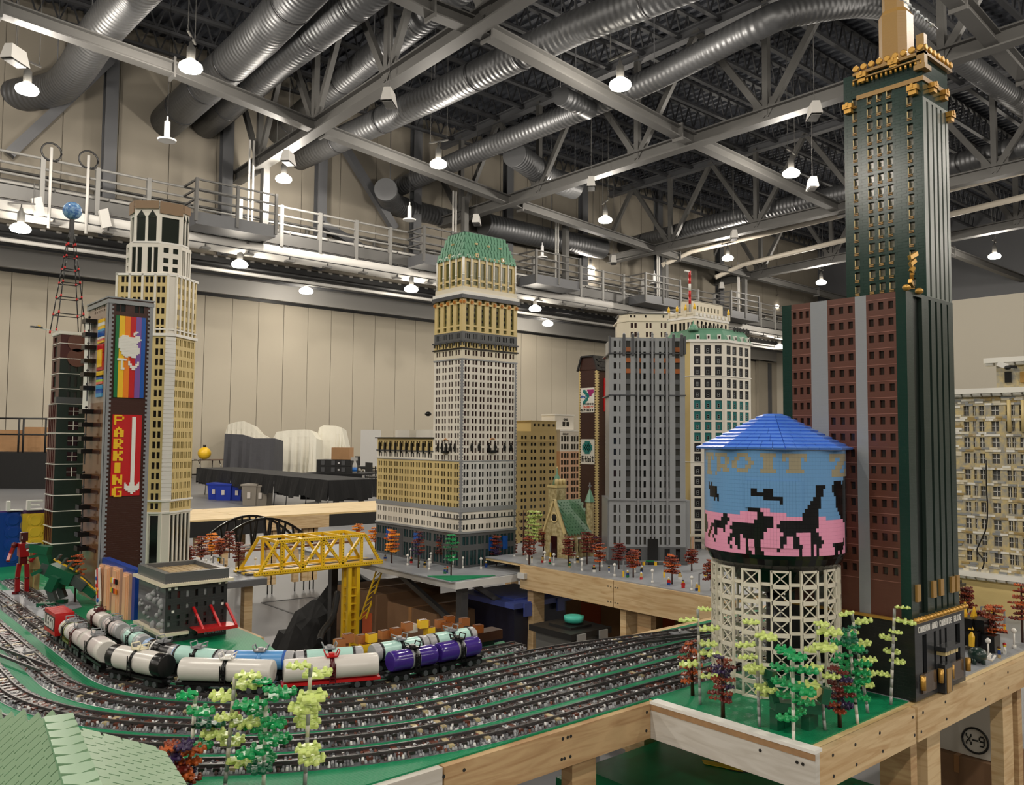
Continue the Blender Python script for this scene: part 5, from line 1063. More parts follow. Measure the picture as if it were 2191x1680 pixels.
box('red_sign', X0 + .07, X0 + .2, Y0 - .006, Y0, zy(880), zy(808), c_red, t9)
for i, (a, b, m_) in enumerate(((.09, .12, c_pwhite), (.1, .16, c_yellow))): box('red_sign_shape', X0 + a, X0 + b, Y0 - .009, Y0 - .006, zy(862 - 8 * i), zy(832 + 6 * i), m_, t9)
for k in range(9): box('side_lettering', X0 + .09, X0 + .12 + .02 * (k % 2), Y0 - .006, Y0, zy(932 + 8 * k), zy(928 + 8 * k), c_yellow if 2 < k < 6 else c_pwhite, t9)
finish(t9, (X0, Y0, TT))
# ------------------------------------------------------------------ 10 tan block, 11 pink and white tower
q0 = atd(1090, 950, 6.5); q0.z = 0; zq = lambda py: zat(q0, py); QW = run((q0.x, q0.y, 1.5), UX, 1191); t10 = thing('tan_block', 'plain tan block with rows of small square windows behind the green roofed tower', 'tower model'); q0c = Vector((q0.x, q0.y))
QP = rect(q0.x, q0.x + QW, q0.y, q0.y + .4); core(t10, QP, TT, zq(922), c_tan2, .012)
facade(t10, QP[0], QP[1], TT, zq(922), even(QW, 5, [(.2, .42), (.56, .78)]), [(zq(y + 7), zq(y)) for y in [932 + 15.2 * i for i in range(16)]], c_tan2, m_win, .005)
QQ = rect(q0.x + QW * .46, q0.x + QW, q0.y + .01, q0.y + .3); core(t10, QQ, zq(922), zq(899), c_tan2, .01); facade(t10, QQ[0], QQ[1], zq(922), zq(899), [(QW * .06, QW * .1), (QW * .15, QW * .19), (QW * .24, QW * .29), (QW * .36, QW * .41), (QW * .47, QW * .52)], [(zq(911), zq(905))], c_tan2, m_win, .005); belt(t10, QQ, zq(900), zq(898), .004, c_tan2, 'coping'); belt(t10, QP, zq(945), zq(943), .003, c_tan2, 'ledge')
finish(t10, (q0.x, q0.y, TT))
k0 = atd(1198, 950, 6.9); k0.z = 0; zk = lambda py: zat(k0, py); KWx = run((k0.x, k0.y, 1.5), UX, 1241); KYl = run((k0.x, k0.y, 1.5), UY, 1189); t11 = thing('pink_white_tower', 'slim pink tower with white upper floors and a checkered crown', 'tower model')
KP = rect(k0.x, k0.x + KWx, k0.y, k0.y + KYl); core(t11, KP, TT, zk(922), c_pink, .01); zm = zk(966)
ck = [(KWx * a, KWx * (a + .1)) for a in (.06, .2, .33, .55, .68, .82)]
facade(t11, KP[0], KP[1], TT, zm, ck, [(zk(y + 10), zk(y)) for y in [970 + 14.8 * i for i in range(12)]], c_pink, m_win, .006); facade(t11, KP[0], KP[1], zm, zk(922), ck, [(zk(945), zk(933)), (zk(962), zk(950))], c_white, m_win, .006)
facade(t11, KP[3], KP[0], TT, zm, [], [], c_pink); facade(t11, KP[3], KP[0], zm, zk(922), [], [], c_white); belt(t11, KP, zk(923), zk(919), .006, c_pwhite, 'cornice')
KQ = rect(k0.x - .02, k0.x + KWx * .85, k0.y + .04, k0.y + .2); core(t11, KQ, zk(920), zk(888), c_white, .009); LQ = KWx * .85 + .02
facade(t11, KQ[0], KQ[1], zk(920), zk(888), [(LQ * .4, LQ * .56), (LQ * .6, LQ * .76)], [(zk(912), zk(902))], c_white, m_win, .006); facade(t11, KQ[3], KQ[0], zk(920), zk(888), [], [], c_white); belt(t11, KQ, zk(889), zk(886), .005, c_pwhite, 'coping')
for r in range(3):
    for c in range(6):
        if (r + c) % 2: box('checker_tile', k0.x + LQ * .36 + c * .008, k0.x + LQ * .36 + c * .008 + .0078, k0.y + .036, k0.y + .04, zk(900) + r * .007, zk(900) + r * .007 + .0068, c_pblack, t11)
        if (r + c) % 2: box('checker_tile', k0.x + KWx * .12 + c * .011, k0.x + KWx * .12 + c * .011 + .0108, k0.y - .003, k0.y, zk(931) + r * .006, zk(931) + r * .006 + .0058, c_pblack, t11)
finish(t11, (k0.x, k0.y, TT))
# ------------------------------------------------------------------ 12 stone church with the green roof
h0 = atz(1208, 1196, TT); zh = lambda py: zat(h0, py); HXl = run((h0.x, h0.y, zh(1100)), UX, 1262); HYl = run((h0.x, h0.y, zh(1150)), UY, 1165); t12 = thing('church_model', 'dark tan stone church with a green scale roof, rose window and turret', 'church model'); X0, Y0 = h0.x, h0.y
c_stone = mat('mottled tan stone bricks', (146, 128, 84), rough=.35, rgb2=(196, 182, 140), var_scale=55, kind='brick')
zeav, zap = zh(1142), zh(1073); MB().box(X0, X0 + HXl, Y0, Y0 + HYl, TT, zeav, c_stone).add('nave', t12)
MB().slab([(0, zeav), (HYl, zeav), (HYl / 2, zap)], (X0, Y0, 0), UY, UZ, UX, .02, c_stone).add('gable', t12); MB().bar((X0 - .004, Y0 - .006, zeav - .004), (X0 - .004, Y0 + HYl / 2, zap + .006), .014, .012, c_ptan).bar((X0 - .004, Y0 + HYl + .006, zeav - .004), (X0 - .004, Y0 + HYl / 2, zap + .006), .014, .012, c_ptan).add('gable_coping', t12)
MB().face([(X0 + .02, Y0 - .01, zeav - .008), (X0 + HXl, Y0 - .01, zeav - .008), (X0 + HXl, Y0 + HYl / 2, zap - .004), (X0 + .02, Y0 + HYl / 2, zap - .004)], c_sand).face([(X0 + HXl, Y0 + HYl, zeav), (X0 + .02, Y0 + HYl, zeav), (X0 + .02, Y0 + HYl / 2, zap - .004), (X0 + HXl, Y0 + HYl / 2, zap - .004)], c_sand).add('roof_slope', t12)
c_sg2 = P('mid green roof tile', (84, 122, 92)); rt2 = MB().prism([(-.013, 0), (0, -.018), (.013, 0), (.013, .012), (-.013, .012)], 0, .003, c_sg2).mesh('roof_tile')
A0, A1, B0_, B1_ = Vector((X0 + .02, Y0 - .012, zeav - .008)), Vector((X0 + HXl, Y0 - .012, zeav - .008)), Vector((X0 + .02, Y0 + HYl / 2, zap)), Vector((X0 + HXl, Y0 + HYl / 2, zap))
d = UX; up = (B0_ - A0).normalized(); n = d.cross(up); M3 = Matrix((d, up, n)).transposed(); nr_ = 11
for r in range(nr_):
    l = A0.lerp(B0_, (r + .4) / nr_); k = int(HXl / .026)
    for i in range(k): o_ = link('roof_tile', rt2, t12, l + UX * ((i + .5 + .5 * (r % 2)) * .026) + n * .002); o_.rotation_euler = (M3 @ Matrix.Rotation(.1, 3, 'X')).to_euler()
MB().lathe((X0 - .001, Y0 + HYl * .5, zh(1110)), (-1, 0, 0), [(0, .034), (.005, .034), (.006, .026), (.002, .024)], c_ptan, 16).add('rose_window', t12); MB().lathe((X0 - .001, Y0 + HYl * .5, zh(1110)), (-1, 0, 0), [(0, .022), (.003, .022)], m_win, 16).add('rose_glass', t12)
box('portal', X0 - .006, X0, Y0 + HYl * .36, Y0 + HYl * .64, TT, zh(1150), m_wred, t12)
for i in range(5): box('window', X0 + HXl * (.1 + .18 * i), X0 + HXl * (.2 + .18 * i), Y0 - .002, Y0, zh(1185), zh(1158), m_win, t12); box('buttress', X0 + HXl * (.02 + .19 * i), X0 + HXl * (.06 + .19 * i), Y0 - .02, Y0, TT, zh(1155), c_stone, t12)
bt = Vector((X0 + HXl * .62, Y0 + HYl * .95, 0)); MB().box(bt.x - .04, bt.x + .04, bt.y, bt.y + .08, zh(1120), zh(1048), c_stone).add('bell_tower', t12); MB().box(bt.x - .045, bt.x + .045, bt.y - .005, bt.y + .085, zh(1048), zh(1042), c_ptan).add('tower_cornice', t12)
for sx_ in (-.032, 0, .032): MB().lathe((bt.x + sx_, bt.y + .01, zh(1042)), (0, 0, 1), [(0, .014), (.03, .014), (.04, .008)], c_ptan, 10).add('dormer_tower', t12)
MB().lathe((bt.x, bt.y + .04, zh(1042)), (0, 0, 1), [(0, .032), (.05, .018), (.075, .004), (.11, .003)], c_sand, 8).add('spire', t12); MB().ball((bt.x, bt.y + .04, zh(1042) + .112), .006, c_ptan, 8, 6).add('spire_ball', t12)
tx = Vector((X0 + HXl + .01, Y0 + .01, 0)); MB().lathe((tx.x, tx.y, TT), (0, 0, 1), [(0, .026), (zh(1078) - TT, .026)], c_stone, 8, False).add('turret', t12); MB().lathe((tx.x, tx.y, zh(1078)), (0, 0, 1), [(0, .032), (.03, .024), (.085, .003)], c_sand, 8, False).add('turret_spire', t12)
MB().box(tx.x - .003, tx.x + .003, tx.y - .003, tx.y + .003, zh(1078) + .08, zh(1078) + .125, c_pgrey).box(tx.x - .012, tx.x + .012, tx.y - .003, tx.y + .003, zh(1078) + .1, zh(1078) + .106, c_pgrey).add('cross', t12)
for f in (.2, .5, .8): box('snow_cap', X0 + HXl * f - .01, X0 + HXl * f + .01, Y0 - .024, Y0 - .004, zh(1156), zh(1153), c_pwhite, t12)
finish(t12, (X0, Y0, TT))
# ------------------------------------------------------------------ 13 dark green and brown tower on the black plinth
n0 = atz(1960, 1503, TT); zn = lambda py: zat(n0, py); X0, Y0 = n0.x, n0.y
NX = run((X0, Y0, zn(1400)), UX, 2064); t13 = thing('carbide_tower', 'tallest dark green tower with gold trim, brown brick flank and black plinth', 'tower model')
NY = run((X0 + .012, Y0 + .012, zn(700)), UY, 1676) + .016; zpl = zn(1332)
core(t13, rect(X0, X0 + NX, Y0, Y0 + NY), TT, zpl, c_black, .014)
m_bw = P('black glass', (8, 8, 9), rough=.1)
facade(t13, (X0, Y0), (X0 + NX, Y0), TT, zpl, [(NX * .14, NX * .22), (NX * .36, NX * .40), (NX * .47, NX * .51), (NX * .58, NX * .62), (NX * .8, NX * .9)], [(zn(1455), zn(1365))], c_pdgrey if False else P('charcoal wall', (46, 48, 50), kind='brick'), m_bw, .01); facade(t13, (X0, Y0 + NY), (X0, Y0), TT, zpl, [], [], c_black)
box('portal', X0 + NX * .43, X0 + NX * .58, Y0 - .02, Y0, TT, zn(1440), P('charcoal wall', (0, 0, 0)), t13); box('portal_door', X0 + NX * .46, X0 + NX * .55, Y0 - .022, Y0 - .019, TT, zn(1450), c_gold2, t13)
box('canopy', X0 + NX * .38, X0 + NX * .68, Y0 - .03, Y0, zn(1408), zn(1398), P('charcoal wall', (0, 0, 0)), t13)
for i in range(5): box('canopy_light', X0 + NX * (.4 + .055 * i), X0 + NX * (.44 + .055 * i), Y0 - .026, Y0 - .001, zn(1418), zn(1410), c_ptan, t13)
for (a, b) in ((.1, .36), (.66, .92)): box('shop_window', X0 + NX * a, X0 + NX * b, Y0 - .006, Y0, zn(1490), zn(1448), P('brown shop glass', (82, 66, 52), rough=.15), t13)
for f in (.06, .4, .62, .97): MB().cyl((X0 + NX * f, Y0 - .012, zn(1478)), (X0 + NX * f, Y0 - .012, zn(1448)), .008, c_gold, 8).add('gold_lantern', t13)
TXT = 'CARBON AND CARBIDE BLDG'; cwid = NX * .86 / (len(TXT) * 6)
for i, c in enumerate(TXT):
    if c != ' ': bitmap(MB(), (X0 + NX * .06 + cwid * 6 * i, Y0, zpl - .034), UX, UZ, -UY, fb(c), cwid, .018 / 7, .002, c_pwhite).add('letter', t13, label=f'white letter {c}')
mb = MB()
for i in range(16): X = X0 + NX * i / 15; mb.lathe((X, Y0 - .004, zpl), (0, 0, 1), [(0, .009), (.006, .01), (.012, .004)], c_gold, 6)
mb.add('gold_cresting', t13); MB().box(X0 - .008, X0 + NX + .004, Y0 - .008, Y0 + .004, zpl - .004, zpl + .004, c_gold).box(X0 - .008, X0 + .004, Y0, Y0 + NY, zpl - .004, zpl + .004, c_gold).add('gold_ledge', t13)
# lower shaft: green corner piers, brown brick flank with grey strips
o_s = .03; LX0, LY0 = X0 + .012, Y0 + .012; LY1 = Y0 + run((LX0, LY0, zn(700)), UY, 1676) ; LX1 = X0 + NX * .99; zls = zn(619)
def yAt(px, py=800): return atX(px, py, LX0).y
core(t13, rect(LX0, LX1, LY0, LY1), zpl, zls, c_dgreen, .014)
yb = [yAt(px, 900) for px in (1676, 1696, 1737, 1773, 1833, 1857, 1921, 1957)]
m_fw = P('brown tinted window', (48, 38, 34), rough=.15)
rowsN = []
y = 636.0; zrow = [zn(636 + 36.6 * i) for i in range(20)]
dzr = (zn(632) - zn(1260)) / 17.2
rowsN = [(zn(632) - dzr * (i + .62), zn(632) - dzr * (i + .17)) for i in range(17)]
def bandY(a, b, m_, wins=0):
    L_ = a - b
    facade(t13, (LX0, a), (LX0, b), zpl, zls, even(L_, wins, [(.24, .76)], .0, .0) if wins else [], rowsN if wins else [], m_, m_fw, .008)
bandY(yb[0], yb[1], c_dgreen); bandY(yb[1], yb[2], c_rbrown, 3); bandY(yb[2], yb[3], c_grey); bandY(yb[3], yb[4], c_rbrown, 3); bandY(yb[4], yb[5], c_grey); bandY(yb[5], yb[6], c_rbrown, 3); bandY(yb[6], LY0, c_dgreen)
lnm = P('pinkish brick line', (150, 104, 92))
for (a, b) in ((1, 2), (3, 4), (5, 6)):
    mb = MB()
    for i in range(18): z = zn(632) - dzr * i; mb.box(LX0 - .0008, LX0 + .0005, yb[b], yb[a], z - .0008, z + .0008, lnm)
    mb.add('brick_line', t13)
# right face: dark green vertical piers with deep slots
zq_ = zls + .0
c_slot = P('dark green slot', (10, 22, 18))
def slots(xa, xb, yf, z0_, z1_, cuts, m_): facade(t13, (xa, yf), (xb, yf), z0_, z1_, [((xb - xa) * a, (xb - xa) * b) for a, b in cuts], [(z0_ + .01, z1_ - .01)], m_, c_slot, .012)
c_dgr2 = P('dark greenish grey bricks', (44, 58, 52), kind='brick', strength=.6)
slots(LX0, LX1, LY0, zpl, zls, ((.14, .32), (.46, .51), (.6, .64), (.72, .76), (.86, .89)), c_dgr2)
for f in (.07, .39, .55, .79, .9): box('gold_plaque', LX0 + (LX1 - LX0) * f, LX0 + (LX1 - LX0) * (f + .07), LY0 - .007, LY0, zn(1293), zn(1256), c_gold2, t13)
# upper shaft
zt0 = zls; zt1 = zn(150); UY0 = LY0 + .02; UX0 = LX0 + run((LX0, UY0, zls + .3), UX, 1979); UY1 = UY0 + run((UX0, UY0, zls + .3), UY, 1809); UX1 = UX0 + run((UX0, UY0, zls + .3), UX, 2033)
nu = Vector((UX0, UY0, 0)); zv = lambda py: zat(nu, py)
core(t13, rect(UX0, UX1, UY0, UY1), zt0, zv(112), c_dgreen, .016)
def yU(px, py=400): return atX(px, py, UX0).y
m_gw2 = P('pale tinted pane', (120, 118, 104), rough=.15)
rowsU = [(zv(600 - 30.4 * i + 8), zv(600 - 30.4 * i - 9)) for i in range(15)]
yc = [(1827, 1837), (1858, 1870), (1879, 1891), (1900, 1912), (1944, 1956)]
yE = UY1
facade(t13, (UX0, UY1), (UX0, UY0), zt0, zv(165), [(UY1 - yU(a), UY1 - yU(b)) for a, b in yc], rowsU, c_dgreen, m_gw2, .010)
gs = MB().box(0, .014, -.003, .001, 0, .003, c_gold2).box(0, .014, -.003, .001, .005, .008, c_gold2).mesh('gold_sill')
for (a, b) in yc:
    for (z0_, z1_) in rowsU: link('gold_sill', gs, t13, (UX0, yU(a), z0_ - .010), -math.pi / 2); 
jm_ = MB().box(0, .0025, -.002, .001, 0, .02, c_ptan).mesh('gold_jamb')
for (a, b) in yc:
    for (z0_, z1_) in rowsU: link('gold_jamb', jm_, t13, (UX0, yU(a), z0_), -math.pi / 2)
facade(t13, (UX0, UY1), (UX0, UY0), zv(165), zv(112), [], [], c_dgreen)
slots(UX0, UX1, UY0, zt0, zv(205), ((.13, .2), (.34, .4), (.5, .57), (.68, .74), (.86, .9)), P('grey green tall piers', (110, 118, 112), kind='brick')); facade(t13, (UX0, UY0), (UX1, UY0), zv(205), zv(112), [], [], c_dgreen)
# gold crown
for (a, b, o_, m_) in ((172, 162, .004, c_gold2), (118, 112, .012, c_gold2)): belt(t13, rect(UX0, UX1, UY0, UY1 - .05), zv(a), zv(b), o_, m_, 'gold_band')
cd_ = MB().lathe((0, 0, 0), (-1, 0, 0), [(0, .011), (.006, .011), (.008, .008)], c_gold, 12).mesh('gold_disc')
for i in range(9): link('gold_disc', cd_, t13, (UX0 - .008, UY0 + (UY1 - .05 - UY0) * i / 8, zv(104)))
for i in range(7): link('gold_disc', cd_, t13, (UX0 + (UX1 - UX0) * i / 6, UY0 - .008, zv(104)), math.pi / 2)
gg = MB().box(-.012, .012, -.016, .006, 0, .018, c_gold).box(-.016, .016, -.02, 0, .014, .03, c_gold).box(-.004, .004, -.022, -.016, .02, .034, c_gold).mesh('gargoyle')
for (px, py) in ((1818, 235), (1848, 168), (1915, 140), (1956, 195)): link('gargoyle', gg, t13, (UX0, yU(px, py), atX(px, py, UX0).z - .015), -math.pi / 2)
for f in (.3, .75, .98): link('gargoyle', gg, t13, (UX0 + (UX1 - UX0) * f, UY0, zv(190 if f < .9 else 230)), 0)
box('gold_column', UX0 - .012, UX0 + .012, UY0 - .012, UY0 + .012, zv(140), zv(75), c_gold2, t13); box('gold_bracket', UX0 - .016, UX0 + .03, UY0 - .016, UY0 + .02, zv(150), zv(140), c_gold2, t13)
mb = MB()
for i in range(15): Y = UY0 + (UY1 - .04 - UY0) * i / 14; mb.cyl((UX0 - .01, Y, zv(140)), (UX0 - .01, Y, zv(130)), .004, c_gold, 6)
mb.add('gold_balustrade', t13); MB().box(UX0 - .016, UX0 - .004, UY0, UY1 - .04, zv(130), zv(127), c_gold2).add('gold_rail', t13)
tx0, tx1, ty0, ty1 = UX0 + .05, UX0 + .05 + .13, UY0 + .07, UY0 + .20
TC = Vector(((UX0 + UX1) / 2 - .06, UY0 + .13, 0)); s1 = .062
def sq(c, s): return [(c.x - s, c.y - s * .55), (c.x - s * .55, c.y - s), (c.x + s * .55, c.y - s), (c.x + s, c.y - s * .55), (c.x + s, c.y + s * .55), (c.x + s * .55, c.y + s), (c.x - s * .55, c.y + s), (c.x - s, c.y + s * .55)]
TC = atX(1917, 60, UX0 + .07); TC.z = 0; zc_ = lambda py: zat(TC, py)
MB().prism(sq(TC, .046), zv(116), zc_(38), c_gold2).add('gold_turret_base', t13); MB().frust(sq(TC, .046), zc_(38), sq(TC, .038), zc_(28), c_gold2).add('gold_turret_slope', t13); MB().prism(sq(TC, .036), zc_(30), zc_(-60), c_gold2).add('gold_turret', t13)
# gold birds at the setback
for (px, py) in ((1935, 615), (1962, 608)): p = atY(px, py, LY0); MB().ball((p.x, LY0 - .006, zls + .006), .012, c_gold, 10, 8, .8).add('gold_ball', t13)
wing = MB()
for i in range(5): wing.bar((LX0 + .045 - .004 * i, LY0 + .0, zls + .02 + .02 * i), (LX0 + .02 + .012 * i, LY0 - .004, zls + .03 + .022 * i), .01, .012, c_gold)
wing.add('gold_wing', t13)
finish(t13, (X0, Y0, TT))
# string of clear beads with a white toy flyer at the spire
sp0, sp1 = atd(1946, 12, 2.5), atd(1990, 50, 2.5); t13b = thing('bead_string', 'string of clear beads with a tiny white toy flyer beside the gold turret', 'ornament', sp1)
for i in range(9): MB().ball((sp0 - sp1) * (i / 5), .004 + .002 * (i % 2), P('clear bead', (220, 226, 230)), 8, 6).add('bead', t13b)
MB().tube([(0, 0, 0), (sp0 - sp1) * 1.7], .0015, P('clear bead', (0, 0, 0)), 6).add('string', t13b); MB().ball((.01, 0, -.002), .008, c_pwhite, 8, 6, .6).add('flyer_body', t13b); MB().bar((-.03, 0, 0), (.05, 0, 0), .004, .001, c_pgrey).add('flyer_rotor', t13b)
# ------------------------------------------------------------------ 14 mixed stone hotel on the right
v0X = 3.95; t14 = thing('stone_hotel', 'tan and grey mottled stone building with white scalloped cornices at the right edge', 'tower model')
def vy(px, py): return atX(px, py, v0X).y
def vz(px, py): return atX(px, py, v0X).z
c_mott = mat('mottled tan grey stone bricks', (196, 178, 128), rough=.35, rgb2=(150, 148, 140), var_scale=50, kind='brick'); c_scal = P('white cornice', (232, 230, 222))
ya, yz = vy(2035, 1000), vy(2330, 1000); zA, zB_ = vz(2120, 1226), vz(2120, 842)
box('core', v0X + .014, v0X + .6, yz, ya, TT, zB_ - .004, c_tan, t14)
colpx = [(2064, 2076), (2084, 2090), (2097, 2108), (2123, 2140), (2155, 2164), (2167, 2174), (2184, 2196), (2212, 2228), (2245, 2262)]
rowpy = [868, 902, 936, 971, 1006, 1041, 1076, 1112, 1147, 1183]
facade(t14, (v0X, ya), (v0X, yz), zA, zB_, [(ya - vy(a, 1000), ya - vy(b, 1000)) for a, b in colpx], [(vz(2120, y + 21), vz(2120, y)) for y in rowpy], c_mott, P('lattice window', (92, 92, 92), rough=.2), .012)
facade(t14, (v0X, ya), (v0X, yz), TT, zA, [], [], c_tan)
lat = MB()
for (a, b) in colpx:
    for y in rowpy:
        za_, zb2 = vz(2120, y + 21), vz(2120, y)
        lat.box(v0X + .006, v0X + .009, (vy(a, 1000) + vy(b, 1000)) / 2 - .001, (vy(a, 1000) + vy(b, 1000)) / 2 + .001, za_, zb2, c_pwhite); lat.box(v0X + .006, v0X + .009, vy(b, 1000), vy(a, 1000), (za_ + zb2) / 2 - .001, (za_ + zb2) / 2 + .001, c_pwhite)
lat.add('glazing_bars', t14, kind='stuff')
stone_m = [MB().box(-.003, .004, -.016, .016, 0, .009, m_).mesh('stone_block') for m_ in (P('light stone', (214, 206, 184)), P('grey stone', (140, 142, 142)), P('dark tan stone', (160, 138, 90)), P('white stone', (226, 224, 216)))]
rs = random.Random(4); cnt = 0
while cnt < 280:
    Y = rs.uniform(vy(2195, 1000), ya - .02); z = zA + int(rs.uniform(0, (zB_ - zA) / .0096)) * .0096
    if any(vy(b, 1000) - .017 < Y < vy(a, 1000) + .017 and vz(2120, y + 21) - .008 < z < vz(2120, y) for a, b in colpx for y in rowpy): continue
    link('stone_block', rs.choice(stone_m), t14, (v0X, Y, z)); cnt += 1
scal = MB().box(-.03, .02, -.02, .02, 0, .022, c_scal).lathe((-.012, -.02, .0), (0, 1, 0), [(.004, .014), (.036, .014)], c_scal, 8).mesh('scallop')
Y = ya
while Y > yz: link('scallop', scal, t14, (v0X, Y, zB_)); link('scallop', scal, t14, (v0X - .0, Y, zA - .022)); Y -= .04
# set-back upper block with its dormers
yt = vy(2128, 800); zt_ = vz(2160, 775); box('upper_block', v0X + .02, v0X + .5, yz, yt, zB_, zt_, c_mott, t14)
Y = yt + .02
while Y > yz: link('scallop', scal, t14, (v0X + .02, Y, zt_)); Y -= .04
for px in (2154, 2187): box('attic_window', v0X + .012, v0X + .022, vy(px + 7, 800), vy(px - 7, 800), vz(px, 818), vz(px, 795), c_pblack if px < 2160 else c_gold2, t14)
for px in (2160, 2190): MB().cyl((v0X - .004, vy(px, 900), vz(px, 925)), (v0X - .004, vy(px, 900), vz(px, 856)), .008, c_ptan, 8).add('arch_column', t14)
finish(t14, (v0X, (ya + yz) / 2, TT))
cab = [atX(px, py, v0X - .02) for px, py in ((2110, 985), (2111, 1050), (2113, 1085), (2110, 1130), (2095, 1165), (2091, 1180), (2105, 1200), (2102, 1218))]
MB().tube(smooth_path(cab, 4), .003, c_pblack, 6).add('climbing_vine', label='thin black cable dangling down the mottled stone building', cat='cable')
fl_ = thing('toy_owl', 'black and white toy bird flying before the attic of the stone building', 'toy bird', atX(2156, 787, v0X - .06)); MB().cyl((0, 0, 0), (.09, 0, .0), .0015, P('clear stick', (200, 210, 210)), 5).add('clear_stick', fl_); MB().ball((0, 0, 0), .014, c_pblack, 10, 8, .7).add('body', fl_); MB().obox((0, .018, .012), (.004, 0, 0), (0, .02, .008), (0, -.004, .01), c_pwhite).add('wing', fl_); MB().obox((0, -.022, .002), (.004, 0, 0), (0, .014, .002), (0, 0, .006), c_pblack).add('wing', fl_)
# dark roofed shed behind the plinth
sr = atz(2060, 1290, TT); t15 = thing('shed_roof', 'low shed with a black tiled roof behind the dark green tower', 'model house', (3.35, 1.45, TT)); MB().box(0, .3, 0, .3, 0, .15, c_tan).add('walls', t15)
rz0 = .15
for i in range(9): MB().box(-.05 + .016 * i, .33, -.05 + .016 * i, .33, rz0 + .011 * i, rz0 + .011 * (i + 1), m_sl).add('roof_course', t15)
# ------------------------------------------------------------------ 15 black brick house with the red canopy
bc = atz(351, 1377, TT); zbk = lambda py: zat(bc, py); X0, Y0 = bc.x, bc.y; BX = run((X0, Y0, zbk(1280)), UX, 486); BY = run((X0, Y0, zbk(1280)), UY, 297)
t16 = thing('black_house', 'small charcoal brick house with cream ledges, flat tan roof and red canopy', 'model house')
core(t16, rect(X0, X0 + BX, Y0, Y0 + BY), TT, zbk(1256), P('charcoal core', (34, 34, 36)), .012); c_char = P('charcoal bricks', (48, 49, 51), kind='brick'); z1 = zbk(1256)
wr = random.Random(3)
def wmat(r, c): return wr.choice((m_win, m_win, m_wgrey, P('dark red pane', (70, 20, 22)), P('charcoal pane', (40, 40, 42)), P('clear pane', (150, 152, 154), rough=.1)))
facade(t16, (X0, Y0), (X0 + BX, Y0), TT, z1, even(BX, 7, [(.3, .62)]), [(TT + (z1 - TT) * a, TT + (z1 - TT) * b) for a, b in ((.06, .16), (.28, .36), (.4, .47), (.58, .66), (.78, .9))], c_char, m_win, .006, mwin=wmat)
facade(t16, (X0, Y0 + BY), (X0, Y0), TT, z1, [], [], P('clear smoked wall', (92, 93, 96), rough=.08))
rv = random.Random(8)
for i in range(26): MB().ball((X0 - .001, Y0 + BY * rv.uniform(.05, .95), zbk(1370) + (z1 - zbk(1370)) * rv.uniform(.02, .95)), rv.uniform(.006, .016), P('glassy lump', (150, 152, 154), rough=.05), 8, 6, rv.uniform(.6, 1.4)).add('glassy_lump', t16)
for i, (fx, fz) in enumerate(((.04, .93), (.14, .93), (.85, .95), (.96, .95), (.1, .52), (.9, .56))): box('white_tile', X0 + BX * fx, X0 + BX * fx + .009, Y0 - .003, Y0, TT + (z1 - TT) * fz, TT + (z1 - TT) * fz + .009, c_pwhite, t16)
BPo = rect(X0, X0 + BX, Y0, Y0 + BY)
belt(t16, BPo, z1, z1 + .010, .018, c_pwhite if False else P('cream ledge', (226, 216, 192)), 'cream_ledge'); zlow = zbk(1358); MB().box(X0 - .018, X0 + BX * .36, Y0 - .018, Y0, zlow - .006, zlow + .004, P('cream ledge', (0, 0, 0))).box(X0 - .018, X0, Y0, Y0 + BY, zlow - .006, zlow + .004, P('cream ledge', (0, 0, 0))).add('cream_ledge', t16)
stl = MB().cyl((0, 0, 0), (0, 0, .0018), .0025, P('cream ledge', (0, 0, 0)), 6).mesh('ledge_stud')
for i in range(int(BX / .008)): link('ledge_stud', stl, t16, (X0 + .004 + .008 * i, Y0 - .012, z1 + .010))
zr_ = zbk(1228)
for (a, b, c, d_) in ((X0 - .004, X0 + BX + .004, Y0 - .004, Y0 + .018), (X0 - .004, X0 + BX + .004, Y0 + BY - .018, Y0 + BY + .004), (X0 - .004, X0 + .018, Y0 + .018, Y0 + BY - .018), (X0 + BX - .018, X0 + BX + .004, Y0 + .018, Y0 + BY - .018)): box('roof_curb', a, b, c, d_, z1 + .010, zr_, c_dgrey, t16)
nb = 15
for i in range(nb): a = X0 + .018 + (BX - .036) * i / nb; box('roof_plank', a, a + (BX - .036) / nb * .9, Y0 + .018, Y0 + BY - .018, z1 + .01, zr_ - .016 + .001 * (i % 2), P('tan roof plank', (176, 152, 112)) if i % 3 else P('tan roof plank dark', (160, 136, 98)), t16)
zc2 = zbk(1352)
MB().box(X0 + BX * .4, X0 + BX + .012, Y0 - .075, Y0, zc2, zc2 + .005, c_red).add('red_canopy', t16); MB().box(X0 + BX * .4, X0 + BX + .012, Y0 - .077, Y0 - .073, zc2 - .006, zc2 + .006, c_red).add('canopy_edge', t16)
for f in (.44, .72, .98): MB().bar((X0 + BX * f, Y0 - .004, zc2 + .075), (X0 + BX * f + .012, Y0 - .072, zc2 + .005), .008, .006, c_red).add('canopy_stay', t16)
bitmap(MB(), (X0 + BX * .5, Y0 - .079, zc2 - .012), UX, UZ, -UY, ['###.#.#.##..##.#..#.##', '#...###.#.#.##.##.#.#.', '###.#.#.##..##.#.##.##'], .0032, .0026, .001, c_pdgrey).add('canopy_lettering', t16)
finish(t16, (X0, Y0, TT))
